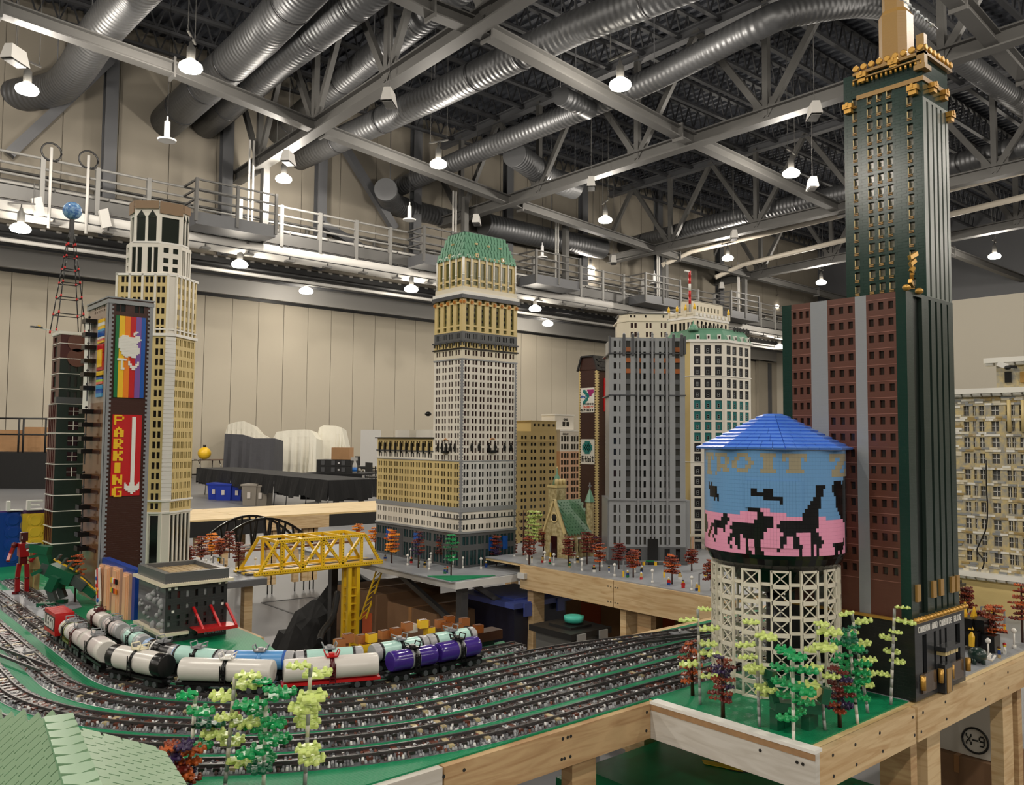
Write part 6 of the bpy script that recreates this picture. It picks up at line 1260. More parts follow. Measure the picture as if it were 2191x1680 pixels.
# ------------------------------------------------------------------ 16 blue panel with the relief hand
hx = 1.092; hy0, hy1 = 3.53, 3.985
t17 = thing('hand_panel', 'blue panel with a peach relief hand and a colourful painter palette', 'relief panel', (hx, (hy0 + hy1) / 2, TT))
hh = zat((hx, hy0), 1220) - TT; HW = hy1 - hy0; c_peach = P('light nougat', (228, 178, 140)); c_bl = P('panel blue', (24, 62, 150), kind='studs', strength=.4)
MB().box(0, .03, -HW / 2, HW / 2, 0, hh, c_bl).add('panel_board', t17)
for i, (u, w_, h_) in enumerate(((.02, .13, .88), (.2, .17, .9), (.44, .22, .93), (.76, .16, .9))):
    yb_ = HW / 2 - HW * u
    for k, (s, e) in enumerate(((1, .0), (.8, .004), (.5, .008))): MB().box(-.012 - e, 0 if k == 0 else -.012 - e + .004, yb_ - HW * w_ * (.5 + s / 2), yb_ - HW * w_ * (.5 - s / 2), .0, hh * (h_ - .03 * k), c_peach).add('finger', t17)
MB().slab([(0, 0), (.05, .02), (.085, -.12), (.05, -.17), (.01, -.1)], (-.026, HW / 2 - .02, hh * .75), -UY, UZ, -UX, .006, c_pwhite).add('palette', t17)
for (u, v, m_) in ((.03, -.03, c_blue), (.035, -.06, c_red), (.045, -.09, c_yellow), (.055, -.12, c_blue), (.05, -.075, c_orange2)): MB().lathe((-.034, HW / 2 - .02 - u, hh * .75 + v), (-1, 0, 0), [(-.004, .01), (.003, .008)], m_, 8).add('paint_dab', t17)
for i, (v, ms) in enumerate(((.62, (c_yellow, c_pwhite, c_red, c_pblack)), (.42, (c_yellow, c_grn, c_red, c_orange2)))):
    for j, m_ in enumerate(ms): MB().box(-.024, -.02, HW / 2 - HW * (.47 + .045 * (j + 1)), HW / 2 - HW * (.47 + .045 * j), hh * v, hh * (v + .1), m_).add('colour_tile', t17)
MB().bar((-.03, HW / 2 - .05, hh * .82), (-.03, HW / 2 - .075, hh * .2), .01, .01, c_red).add('brush', t17)
# big blue and yellow relief blocks far left
for i, (m_, xa, xb, nm) in enumerate(((P('block blue', (20, 66, 150)), atY(-60, 1150, 5.45).x, atY(42, 1150, 5.45).x, 'blue'), (P('block yellow', (226, 190, 60)), atY(46, 1150, 5.45).x, atY(96, 1150, 5.45).x, 'yellow'))):
    t = thing('relief_block', f'large {nm} upright block with rows of round relief at the far left', 'relief panel', (xa, 5.45, TT), group='relief blocks'); L_ = xb - xa; HB_ = zat((xa, 5.45), 1100) - TT; MB().box(0, L_, 0, .05, 0, HB_, m_).add('block_board', t)
    for r in range(4):
        for c in range(int(L_ / .13) + 1):
            if c * .13 + .06 < L_: MB().lathe((.065 + c * .13, 0, .055 + r * (HB_ - .03) / 4), (0, -1, 0), [(-.01, .042), (.006, .042), (.007, .028), (.012, .028)], m_, 12, False).add('round_relief', t)
t = thing('white_lettering_block', 'row of chunky white raised letters on top of the relief blocks', 'lettering', (atY(5, 1100, 5.5).x, 5.5, TT + HB_)); MB().box(-.1, .42, -.03, .0, -.0, .02, P('lettering purple', (92, 64, 120))).add('purple_base', t)
for i, c in enumerate('LEGO'): bitmap(MB(), (.01 + .1 * i, -.03, .02), UX, UZ, -UY, fb(c), .016, .008, .04, c_pwhite).add('letter', t)
# ================================================================== WATER TOWER
wt_c = atd(1660, 1480, 2.545); WC = Vector((wt_c.x, wt_c.y, 0)); zt = lambda py: zat(WC, py)
tw_ = thing('water_tower', 'round zoo water tower with a blue shingle roof and animal mosaic on a white lattice', 'water tower', (WC.x, WC.y, TT))
depthW = (Vector((WC.x, WC.y, 1.4)) - CAM).dot(FWD); RT = 145 / FPX * depthW; RL = 128 / FPX * depthW
toC = (CAM - Vector((WC.x, WC.y, HCAM))); toC.z = 0; A0 = math.atan2(toC.y, toC.x)      # angle facing the camera
zr_b, zr_t = zt(961) - TT, zt(889) - TT; z_tb = zt(1171) - TT
c_wblue = P('medium blue brick', (108, 156, 204), rough=.2); c_wpink = P('bright pink brick', (236, 158, 190), rough=.22); c_wblk = P('tank black brick', (18, 18, 20), rough=.15); c_wtan = P('weathered gold letter brick', (158, 150, 126), rough=.25)
NCOL = 150; NROW = 27; RH = (zr_b - z_tb) / NROW; 
poly_b = [  # black silhouettes, traced on the flattened drum (zoomed picture units)
 [(180, 790), (215, 815), (235, 840), (260, 835), (240, 880), (265, 910), (285, 950), (250, 930), (225, 900), (195, 905), (215, 870)],
 [(635, 845), (665, 845), (665, 865), (700, 878), (765, 878), (770, 855), (835, 858), (800, 870), (800, 890), (835, 905), (905, 920), (905, 955), (840, 935), (760, 910), (700, 895), (640, 870)],
 [(120, 1085), (150, 1090), (165, 1180), (150, 1240), (120, 1250)],
 [(180, 1215), (205, 1160), (240, 1142), (310, 1145), (330, 1090), (370, 1080), (405, 1130), (400, 1155), (360, 1190), (355, 1235), (380, 1245), (378, 1262), (335, 1250), (330, 1222), (285, 1215), (270, 1260), (240, 1285), (265, 1335), (265, 1358), (240, 1340), (220, 1290), (248, 1245), (240, 1212), (215, 1212), (185, 1300), (163, 1300)],
 [(410, 1195), (435, 1165), (640, 1172), (700, 1100), (705, 1070), (605, 1040), (607, 1025), (705, 1030), (740, 1070), (800, 1080), (835, 1110), (872, 1130), (838, 1145), (835, 1180), (805, 1190), (800, 1215), (770, 1230), (740, 1290), (710, 1295), (712, 1380), (740, 1440), (672, 1440), (672, 1290), (608, 1290), (608, 1390), (640, 1435), (575, 1435), (575, 1290), (515, 1275), (515, 1420), (490, 1425), (490, 1390), (435, 1330), (460, 1300), (430, 1300), (410, 1330), (435, 1410), (405, 1380), (385, 1310), (435, 1260)],
 [(875, 1190), (910, 1150), (940, 1115), (1105, 1108), (1135, 1040), (1170, 1000), (1230, 930), (1255, 890), (1255, 810), (1280, 775), (1332, 775), (1358, 812), (1335, 825), (1335, 880), (1315, 900), (1315, 1000), (1290, 1010), (1288, 1190), (1260, 1195), (1262, 1235), (1300, 1270), (1335, 1310), (1315, 1345), (1290, 1370), (1290, 1450), (1262, 1455), (1265, 1345), (1235, 1340), (1235, 1455), (1205, 1455), (1203, 1240), (1045, 1235), (1075, 1275), (1110, 1345), (1110, 1455), (1075, 1450), (1075, 1380), (1040, 1360), (1040, 1310), (1010, 1265), (975, 1265), (970, 1330), (940, 1340), (910, 1420), (880, 1445), (878, 1385), (905, 1370), (910, 1300), (935, 1260), (910, 1220)],
 [(1390, 1300), (1430, 1315), (1520, 1300), (1530, 1255), (1550, 1260), (1540, 1310), (1520, 1370), (1535, 1420), (1520, 1430), (1490, 1385), (1465, 1390), (1480, 1440), (1410, 1445), (1440, 1380), (1440, 1340), (1410, 1330)],
 [(1410, 810), (1445, 740), (1510, 735), (1520, 775), (1560, 690), (1590, 700), (1590, 1450), (1550, 1450), (1555, 1120), (1500, 1080), (1450, 960), (1450, 880), (1410, 850)]]
poly_p = [[(0, 1045), (200, 1060), (345, 1080), (520, 1085), (525, 1055), (605, 1058), (700, 1030), (800, 1030), (810, 1065), (1100, 1075), (1290, 1075), (1340, 1078), (1345, 1110), (1460, 1110), (1500, 1075), (1540, 1105), (1600, 1120), (1600, 1470), (0, 1500)]]
def inside(x, y, poly):
    c = False; j = len(poly) - 1
    for i in range(len(poly)):
        xi, yi = poly[i]; xj, yj = poly[j]
        if (yi > y) != (yj > y) and x < (xj - xi) * (y - yi) / (yj - yi) + xi: c = not c
        j = i
    return c
LET = {'T': ['#######', '#.###.#', '..###..', '..###..', '..###..', '.#####.'], 'R': ['######.', '.##..##', '.##..##', '.#####.', '.##.##.', '###..##'], 'O': ['..####..', '.##..##.', '##....##', '##....##', '.##..##.', '..####..'], 'I': ['#####', '.###.', '.###.', '.###.', '.###.', '#####'], 'Z': ['#######', '##..###', '...###.', '..###..', '.###..#', '#######']}
letters = [('T', 140, 240), ('R', 250, 415), ('O', 440, 660), ('I', 732, 862), ('T', 930, 1175), ('Z', 1400, 1580)]
bk = {}; 
def brick_color(j, i):
    th = (j + .5) / NCOL * 2 * math.pi - A0; th = math.atan2(math.sin(th), math.cos(th)); s = math.sin(th)
    if math.cos(th) < -.05: return c_wblue if i < 17 else c_wpink
    X = 850 + 742 * s; Y = 465 + (i + .5) * 36.7 * (1 - .10 * (1 - math.cos(th)))
    for qi, q in enumerate(poly_b):
        if inside(X, Y, q) or (qi < 2 and any(inside(X + a_, Y + b_, q) for a_ in (-16, 16) for b_ in (-12, 12))): return c_wblk
    if 495 < Y < 695:
        for (c, a, b) in letters:
            if a <= X <= b:
                g = LET[c]; r = min(5, int((Y - 495) / 200 * 6)); k = min(len(g[0]) - 1, int((X - a) / (b - a) * len(g[0])))
                if g[r][k] == '#': return c_wtan
    return c_wpink if inside(X, Y, poly_p[0]) else c_wblue
bw = 2 * math.pi * RT / NCOL
bm_cache = {}
def bmesh_for(m_):
    if m_.name not in bm_cache:
        mb = MB(); h = RH * .49; w_ = bw * .492; mb.box(-w_, w_, -.004, 0, -h, h, m_); bm_cache[m_.name] = mb.mesh('brick')
    return bm_cache[m_.name]
rest = MB(); lst = []
for i in range(NROW):
    for j in range(NCOL):
        a = (j + .5) / NCOL * 2 * math.pi; lst.append((abs(math.atan2(math.sin(a - A0), math.cos(a - A0))), i, j, a))
near = sorted((e for e in lst if 8 <= e[1] <= 24), key=lambda e: e[0])[:296]; nset = {(e[1], e[2]) for e in near}
for (_, i, j, a) in lst:
    m_ = brick_color(j, i); n = Vector((math.cos(a), math.sin(a), 0)); z = zr_b - (i + .5) * RH
    if (i, j) in nset: link('brick', bmesh_for(m_), tw_, n * RT + UZ * z, a + math.pi / 2)
    else:
        t_ = Vector((-n.y, n.x, 0)); rest.obox(n * (RT - .002) + UZ * z, t_ * bw * .492, n * .002, UZ * RH * .49, m_)
rest.add('brickwork', tw_, kind='stuff'); MB().lathe((0, 0, z_tb), (0, 0, 1), [(0, RT - .0045), (zr_b - z_tb, RT - .0045)], P('tank core', (60, 80, 100)), 60).add('tank_core', tw_)
MB().lathe((0, 0, zr_b - .001), (0, 0, 1), [(0, RT + .001), (.004, RT + .001)], c_pwhite, 60).add('rim', tw_)
MB().lathe((0, 0, 0), (0, 0, 1), [(z_tb - .05, RL - .01), (z_tb - .03, RL + .01), (z_tb - .012, RT - .006), (z_tb, RT + .002)], c_wblk, 60, False).add('tank_skirt', tw_)
MB().lathe((0, 0, 0), (0, 0, 1), [(z_tb - .13, .05), (z_tb - .09, .12), (z_tb - .05, RL - .02)], c_wblk, 40, False).add('tank_funnel', tw_); MB().lathe((0, 0, 0), (0, 0, 1), [(0, .026), (z_tb - .12, .026)], P('dark riser', (40, 40, 42)), 12).add('riser_pipe', tw_)
# shingled eight-sided roof
c_rb = P('roof blue slope', (84, 134, 226), rough=.25); NS = 8; rot = A0 + math.radians(8); re = RT * 1.03 / math.cos(math.pi / NS); rt_ = .03; HR = zr_t - zr_b; NC = 10
def rp(k, f, e=0): r_ = re + (rt_ - re) * f; a = rot + 2 * math.pi * k / NS; return Vector((r_ * math.cos(a), r_ * math.sin(a), zr_b + HR * f + e))
MB().frust([rp(k, 0).xy[:] for k in range(NS)], zr_b, [rp(k, 1).xy[:] for k in range(NS)], zr_t, c_rb).add('roof_core', tw_)
for k in range(NS):
    for r in range(NC):
        f0, f1 = r / NC, (r + 1.12) / NC; a0, a1, b0, b1 = rp(k, f0), rp(k + 1, f0), rp(k, f1), rp(k + 1, f1); L_ = (a1 - a0).length; n_ = max(1, round(L_ / .034)); nn = (a1 - a0).cross(b0 - a0).normalized()
        for i in range(n_):
            s0, s1 = i / n_ + .004, (i + 1) / n_ - .004
            q = [a0.lerp(a1, s0), a0.lerp(a1, s1), b0.lerp(b1, s1), b0.lerp(b1, s0)]; lo = [p + nn * (.0065 if t < 2 else .002) for t, p in enumerate(q)]
            mb = MB(); mb.face(lo, c_rb); mb.face([q[0], q[1], lo[1], lo[0]], c_rb); mb.face([q[1], q[2], lo[2], lo[1]], c_rb); mb.face([q[3], q[0], lo[0], lo[3]], c_rb); mb.add('shingle', tw_)
MB().prism([rp(k, 1).xy[:] for k in range(NS)], zr_t - .002, zr_t + .004, c_rb).add('roof_cap', tw_)
# white lattice
NG, NL = 14, 8; cell_h = (z_tb - .045) / NL; gw = 2 * math.pi * RL / NG * .62; c_lat = P('white lattice plastic', (224, 218, 202))
gm = MB(); hw_, hh_ = gw / 2, cell_h / 2; bt_ = .0058
for sx_ in (-1, 1): gm.box(sx_ * hw_ - bt_ / 2, sx_ * hw_ + bt_ / 2, -.004, .004, -hh_, hh_, c_lat)
for sz_ in (-1, 1): gm.box(-hw_, hw_, -.004, .004, sz_ * (hh_ - bt_ / 2) - bt_ / 2, sz_ * (hh_ - bt_ / 2) + bt_ / 2, c_lat)
gm.bar((-hw_, 0, -hh_), (hw_, 0, hh_), .0032, .0032, c_lat, up=(0, 1, 0)); gm.bar((-hw_, 0, hh_), (hw_, 0, -hh_), .0032, .0032, c_lat, up=(0, 1, 0)); gme = gm.mesh('lattice_panel')
lk = 2 * math.pi * RL / NG * .42; lm_ = MB().box(-lk / 2, lk / 2, -.003, .003, -.0045, .0045, c_lat).mesh('lattice_link')
for g in range(NG):
    a = A0 + math.radians(5) + 2 * math.pi * g / NG; n = Vector((math.cos(a), math.sin(a), 0)); a2 = a + math.pi / NG; n2 = Vector((math.cos(a2), math.sin(a2), 0))
    for l in range(NL): link('lattice_panel', gme, tw_, n * RL + UZ * (cell_h * (l + .5)), a + math.pi / 2)
    for l in range(0, NL): link('lattice_link', lm_, tw_, n2 * RL * .985 + UZ * (cell_h * l + .006), a2 + math.pi / 2)
# ================================================================== TRAINS
def wagon(k, px, L, r, label, body, ends, bands=(), chassis=None, catw=None, ladder=None, dome=True, pylab=None, zc=.054):
    """tank wagon on track k, centred where the picture column px is met"""
    pts = resample(TRK[k], .01); best = min(pts, key=lambda pd: abs(proj((pd[0].x, pd[0].y, TT + .05))[0] - px) + (0 if proj((pd[0].x, pd[0].y, TT + .05))[1] < 1500 else 1e4))
    p, d = best; i = next(q for q, pd in enumerate(pts) if pd is best); ia, ib = max(0, i - int(L * 32)), min(len(pts) - 1, i + int(L * 32)); dd = (pts[ib][0] - pts[ia][0]).normalized(); mid = (pts[ia][0] + pts[ib][0]) / 2 * .5 + p * .5
    t = thing('tank_wagon', label, 'train wagon', (mid.x, mid.y, TT + .0185), math.atan2(dd.y, dd.x), group='tank wagons')
    ch_ = chassis or c_pblack; h = L / 2
    MB().box(-h - .006, h + .006, -.020, .020, .017, .025, ch_).add('chassis', t)
    for s in (-1, 1):
        bo = MB().box(s * h * .66 - .03, s * h * .66 + .03, -.022, .022, .003, .016, c_pblack).add('bogie', t)
        for sx_ in (-.016, .016):
            for sy_ in (-1, 1): MB().cyl((s * h * .66 + sx_, sy_ * .0165, .0085), (s * h * .66 + sx_, sy_ * .0225, .0085), .0085, c_pdgrey, 10).add('wheel', bo)
    zc_ = .025 + r; e = ends or body
    prof = [(-h, r * .9), (-h + .002, r * .96), (-h + .005, r), (-h + L * .14, r), (-h + L * .145, r), (h - L * .145, r), (h - L * .14, r), (h - .005, r), (h - .002, r * .96), (h, r * .9)]
    ms = [e, e, e, e, body, e, e, e, e]
    MB().lathe((0, 0, zc_), (1, 0, 0), prof, body, 20, True, True, ms).add('tank', t)
    for f, m_ in bands: MB().lathe((f * h - .004, 0, zc_), (1, 0, 0), [(0, r * 1.02), (.008, r * 1.02)], m_, 20).add('band', t)
    lm2 = ladder or c_pblack
    for sy_ in (-1, 1):
        la = MB().box(-.009, -.006, sy_ * (r + .002) - .001, sy_ * (r + .002) + .001, .022, zc_ + r * .6, lm2).box(.006, .009, sy_ * (r + .002) - .001, sy_ * (r + .002) + .001, .022, zc_ + r * .6, lm2)
        for q in range(5): la.box(-.009, .009, sy_ * (r + .002) - .001, sy_ * (r + .002) + .001, .026 + q * .009, .029 + q * .009, lm2)
        la.add('ladder', t)
    MB().lathe((-.006, 0, zc_), (1, 0, 0), [(0, r * 1.03), (.012, r * 1.03)], lm2, 20).add('strap', t)
    cm = catw or c_pgrey
    MB().box(-.016, .016, -.018, .018, zc_ + r, zc_ + r + .004, cm).add('top_platform', t)
    for sx_ in (-1, 1):
        MB().tube([(sx_ * .016, -.014, zc_ + r + .003), (sx_ * .021, -.014, zc_ + r + .016), (sx_ * .021, .014, zc_ + r + .016), (sx_ * .016, .014, zc_ + r + .003)], .002, cm, 6).add('grab_rail', t)
    if dome: MB().cyl((0, 0, zc_ + r), (0, 0, zc_ + r + .01), .008, cm, 10).add('hatch', t)
    for s in (-1, 1): MB().cyl((s * (h + .004), 0, .018), (s * (h + .017), 0, .018), .004, c_pdgrey, 8).add('buffer', t)
    return t
c_aqua = P('light aqua', (178, 218, 208)); c_lgrey = P('silver grey end', (164, 164, 166)); c_tw = P('tank white', (214, 210, 204)); c_pk = P('dusty white', (206, 196, 194)); c_dpurple = P('dark purple', (62, 40, 128), rough=.18); c_tb = P('tank blue', (92, 150, 206)); c_olive = P('olive green', (112, 124, 60)); c_redp = P('red plastic', (186, 30, 32))
W = wagon
W(0, 978, .155, .030, 'dark purple tank wagon at the tail, farthest right', c_dpurple, None, ((-.12, c_pgrey), (.12, c_pgrey)), catw=c_pblack)
W(0, 880, .155, .030, 'dark purple tank wagon next to the red framed one', c_dpurple, None, ((-.12, c_pgrey), (.12, c_pgrey)), catw=c_pblack)
W(0, 708, .265, .032, 'white tank wagon on a red frame with a red hatch', c_tw, None, (), chassis=c_redp, catw=c_redp, ladder=P('maroon', (78, 20, 26)))
W(0, 483, .265, .032, 'long white tank wagon left of the red framed one', c_tw, None, (), catw=c_pwhite)
W(0, 298, .235, .034, 'white tank wagon with a black end and cream hatch on the curve', c_tw, c_pblack, (), catw=P('cream hatch', (228, 220, 190)))
W(0, 208, .20, .034, 'dusty white tank wagon with a black end and dark strap on the curve', c_pk, c_tw, (), catw=c_pgrey)
W(0, 172, .12, .029, 'short dusty white tank wagon behind the maroon strapped end', c_pk, None, ((.3, c_pgrey),), ladder=P('maroon', (0, 0, 0)))
W(0, 152, .11, .029, 'short white and olive tank wagon next to the red boxcar', c_tw, None, ((-.3, c_olive), (.3, c_olive)), chassis=c_olive)
W(-1, 965, .19, .028, 'pale aqua tank wagon at the right end of the inner train', c_aqua, c_lgrey, ((-.72, c_pblack), (.72, c_pblack)))
W(-1, 853, .20, .028, 'pale aqua tank wagon second from the right of the inner train', c_aqua, c_lgrey, ((-.72, c_pblack), (.72, c_pblack)))
W(-1, 703, .20, .028, 'pale aqua tank wagon just right of the blue one', c_aqua, c_lgrey, ((-.72, c_pblack), (.72, c_pblack)))
W(-1, 560, .20, .028, 'sky blue tank wagon in the inner train', c_tb, c_lgrey, ((-.72, c_blue), (.72, c_blue)), ladder=c_tb)
W(-1, 423, .20, .028, 'pale aqua tank wagon just left of the blue one', c_aqua, c_lgrey, ((-.72, c_pblack), (.72, c_pblack)))
W(-1, 348, .17, .028, 'black tank wagon with a pale blue label in the inner train', c_pblack, P('pale blue label', (150, 178, 214)), ((.4, c_pwhite),))
W(-1, 290, .17, .028, 'aqua tank wagon with grey rings on the inner curve', c_aqua, c_lgrey, ((-.6, c_lgrey), (.6, c_lgrey)))
W(-1, 247, .16, .028, 'white tank wagon with grey rings on the inner curve', c_pk, c_lgrey, ((-.5, c_lgrey), (.5, c_lgrey)))
W(-1, 214, .15, .028, 'white tank wagon with a maroon strap at the far end of the inner train', c_tw, None, (), ladder=P('maroon', (0, 0, 0)), catw=P('maroon', (0, 0, 0)))
# red boxcar
pts = resample(TRK[0], .01); bx = min(pts, key=lambda pd: abs(proj((pd[0].x, pd[0].y, TT + .05))[0] - 126) + (0 if pd[0].y > 2.8 else 1e4)); p = bx[0]
t = thing('boxcar', 'red boxcar with large white letters behind the tank wagons', 'train wagon', (p.x, p.y, TT + .0185), math.pi / 2)
MB().box(-.075, .075, -.03, .03, .02, .092, c_redp).add('car_body', t); MB().box(-.075, .075, -.02, .02, .008, .02, c_pblack).add('chassis', t)
for i in range(9): MB().box(-.074 + i * .0165, -.062 + i * .0165, -.031, .031, .092, .097, c_redp).add('roof_rib', t)
for s in (-.045, .045):
    for q in (-.012, .012):
        for sy_ in (-1, 1): MB().cyl((s + q, sy_ * .0165, .0085), (s + q, sy_ * .0225, .0085), .0085, c_pdgrey, 10).add('wheel', t)
for i, c in enumerate('LEGO'): bitmap(MB(), (.064 - .033 * i, .031, .04), -UX, UZ, UY, fb(c), .0052, .0055, .002, c_pwhite).add('letter', t)
MB().box(-.07, .07, .03, .0308, .034, .084, P('black print', (20, 16, 16))).add('print_panel', t)
# freight of little crates on the siding behind the aqua train
c_med = P('medium nougat crate', (168, 106, 60)); c_dkor = P('dark orange crate', (150, 84, 34))
cr_b = {m_.name: (MB().box(-.016, .016, -.012, .012, 0, .026, m_).mesh('crate_body'), MB().box(-.013, .013, -.009, .009, .026, .0275, P('crate hollow', (92, 52, 26))).mesh('crate_top')) for m_ in (c_med, c_dkor, c_yellow, c_pwhite)}
crates = [(737, 1378, c_med), (740, 1365, c_med), (740, 1385, c_yellow), (776, 1386, c_yellow), (776, 1370, c_med), (790, 1364, c_yellow), (826, 1360, c_med), (860, 1356, c_med), (866, 1340, c_med), (885, 1346, c_pwhite), (900, 1334, c_yellow), (912, 1338, c_med), (914, 1350, c_yellow), (946, 1336, c_med), (952, 1340, c_dkor), (966, 1328, c_dkor), (975, 1342, c_med), (998, 1332, c_med), (1018, 1358, c_dkor), (722, 1376, c_med), (842, 1352, c_dkor)]
tsd = thing('siding_wagon', 'long dark flat wagon carrying the crates behind the aqua train', 'train wagon', (1.66, 2.36, TT)); MB().box(-.28, .33, -.03, .03, .018, .05, P('dark brown wagon', (60, 34, 22))).add('wagon_deck', tsd)
for s in (-.2, -.05, .12, .27): MB().box(s - .03, s + .03, -.02, .02, 0, .018, c_pblack).add('bogie', tsd)
for i, (px, py, m_) in enumerate(sorted(crates, key=lambda c: c[0])):
    p = atY(px, py + 8, 2.36); zb2 = max(TT + .05, p.z)
    t = thing('toy_crate', f'{ {c_med: "brown", c_dkor: "dark orange", c_yellow: "yellow", c_pwhite: "white"}[m_]} toy crate on the flat wagon, {ORD[i]} crate from the left', 'crate', (p.x, 2.36 + (.012 if i % 2 else -.012), zb2), random.uniform(-.2, .2), group='crates on the flat wagon'); a, b = cr_b[m_.name]; link('crate_body', a, t); link('crate_top', b, t)
# ================================================================== YELLOW TRUSS BRIDGE
c_yb = P('yellow bridge plastic', (238, 196, 40)); c_hole = P('pin hole', (92, 66, 10))
A = atz(562, 1232, TL); yb0 = A.y; xb0 = A.x - .02; xb1 = run((xb0, yb0, TL), UX, 812) + xb0; wB = .26; zdk = TL + .0; hB_ = zat((xb0 + .2, yb0), 1157) - TL
t = thing('truss_bridge', 'yellow toy truss bridge with perforated beams joining two tables', 'bridge', (xb0, yb0, TL)); LB_ = xb1 - xb0
def beam(a, b, w_=.016):
    a, b = Vector(a), Vector(b); o_ = MB().bar(a, b, w_, w_, c_yb).add('truss_beam', t); n = int((b - a).length / .016); d = (b - a)
    if n > 1 and a.y < wB / 2:
        mb = MB()
        for i in range(n): c = a + d * ((i + .5) / n); mb.cyl(c + Vector((0, -w_ / 2 - .0006, 0)), c + Vector((0, -w_ / 2 + .0005, 0)), .0032, c_hole, 6)
        mb.add('pin_holes', o_, kind='stuff')
N_ = 6; xs_ = [LB_ * i / N_ for i in range(N_ + 1)]
for yy_ in (0, wB):
    beam((-.03, yy_, .012), (LB_ + .02, yy_, .012), .022); beam((xs_[1] * .8, yy_, hB_), (xs_[-2] + xs_[1] * .2, yy_, hB_), .018)
    beam((.0, yy_, .016), (xs_[1] * .8, yy_, hB_)); beam((LB_, yy_, .016), (xs_[-2] + xs_[1] * .2, yy_, hB_))
    for i in range(1, N_): beam((xs_[i], yy_, .016), (xs_[i], yy_, hB_))
    for i in range(1, N_ - 1):
        if i % 2: beam((xs_[i], yy_, hB_), (xs_[i + 1], yy_, .016))
        else: beam((xs_[i], yy_, .016), (xs_[i + 1], yy_, hB_))
for i in range(1, N_): X = xs_[i] if 1 < i < N_ - 1 else (xs_[1] * .8 if i == 1 else xs_[-2] + xs_[1] * .2); beam((X, 0, hB_), (X, wB, hB_))
for yy_ in (.05, .1, .16, .21): MB().box(-.06, LB_ + .04, yy_ - .016, yy_ + .016, .004, .012, c_pdgrey if yy_ in (.05, .16) else c_yb).add('bridge_deck', t)
MB().box(-.02, LB_, 0, wB, -.006, .004, c_yb).add('bridge_floor', t)
# yellow tower crane leg standing below the right end
pl = atz(722, 1345, .0); X = xb0 + LB_ * .78
t = thing('pier_tower', 'tall yellow pier with a lattice brace under the bridge', 'bridge pier', (X, yb0 + .05, 0))
for (a, b) in ((-.03, -.03), (.03, -.03), (-.03, .03), (.03, .03)): MB().box(a - .012, a + .012, b - .012, b + .012, 0, TL - .008, c_yb).add('pier_post', t)
for i in range(14): MB().box(-.036, .036, -.036, .036, .05 * i + .02, .05 * i + .028, c_yb).add('pier_tie', t)
la = Vector((.07, 0, TL - .35)); lb_ = Vector((.2, 0, TL - .02))
for o_ in (0, .045): MB().bar(la + Vector((o_, 0, 0)), lb_ + Vector((o_, 0, 0)), .008, .008, c_yb).add('brace_rail', t)
for i in range(9): a = la.lerp(lb_, i / 9); b = la.lerp(lb_, (i + 1) / 9) + Vector((.045, 0, 0)); MB().bar(a, b, .004, .004, c_yb).add('brace_lattice', t)
# black arched bridge behind
t = thing('arch_bridge', 'black toy bowstring arch bridge behind the yellow truss bridge', 'bridge'); pa, pb = atz(455, 1195, TL), atz(665, 1180, TL); yA = 5.75; xa2, xb2 = atY(452, 1180, yA).x, atY(668, 1175, yA).x; hA_ = zat(((xa2 + xb2) / 2, yA), 1113) - TL
arc = lambda f: TL + .02 + hA_ * (1 - (2 * f - 1) ** 2) * .96
for yy_ in (yA, yA + .26):
    for i in range(14): a, b = i / 14, (i + 1) / 14; MB().bar((xa2 + (xb2 - xa2) * a, yy_, arc(a)), (xa2 + (xb2 - xa2) * b, yy_, arc(b)), .016, .016, c_pblack).add('arch_beam', t)
    for i in range(2, 13): f = i / 14; g = f + (.03 if i % 2 else -.03); MB().bar((xa2 + (xb2 - xa2) * f, yy_, arc(f)), (xa2 + (xb2 - xa2) * g, yy_, TL + .01), .012, .012, c_pblack).add('hanger', t)
for yy_ in (0, .06, .13, .19, .25): MB().box(xa2 - .1, xb2 + .3, yA + yy_ - .014, yA + yy_ + .014, TL - .004, TL + .012, c_pdgrey if yy_ in (.06, .19) else P('deck rust', (132, 88, 62))).add('bridge_deck', t)
finish(t, ((xa2 + xb2) / 2, yA, TL))
# ================================================================== TREES
def leaf_mesh(name, m_, s=1.0):
    """flat lobed leaf plate of a toy tree"""
    out = []; lob = ((0, .003), (.005, .005), (.005, .016), (.011, .018), (.013, .007), (.019, .008), (.021, .022), (.028, .022), (.028, .007), (.034, .007), (.037, .017), (.043, .015), (.041, .005), (.05, .004))
    up = [(x, y) for x, y in lob]; pts_ = up + [(x, -y * .92) for x, y in reversed(up)]
    mb = MB(); pts_ = [(x * s, y * s) for x, y in pts_]; k = len(pts_); n = len(mb.v)
    mb.v += [(x, y, 0) for x, y in pts_] + [(x, y, .0036 * s) for x, y in pts_] + [(.022 * s, 0, 0), (.022 * s, 0, .0046 * s)]
    mi = mb.mi(m_)
    for i in range(k):
        j = (i + 1) % k
        for f in ((n + i, n + j, n + k + j, n + k + i), (n + k + i, n + k + j, n + 2 * k + 1), (n + j, n + i, n + 2 * k)): mb.f.append(f); mb.m.append(mi); mb.sm.append(False)
    for (x, y) in ((.008, .013), (.0245, .018), (.039, .013), (.046, 0), (.008, -.012), (.0245, -.016), (.039, -.012), (.024, .0)): dome(mb, (x * s, y * s, .0036 * s), .004 * s, .004 * s, m_)
    return mb.mesh(name)
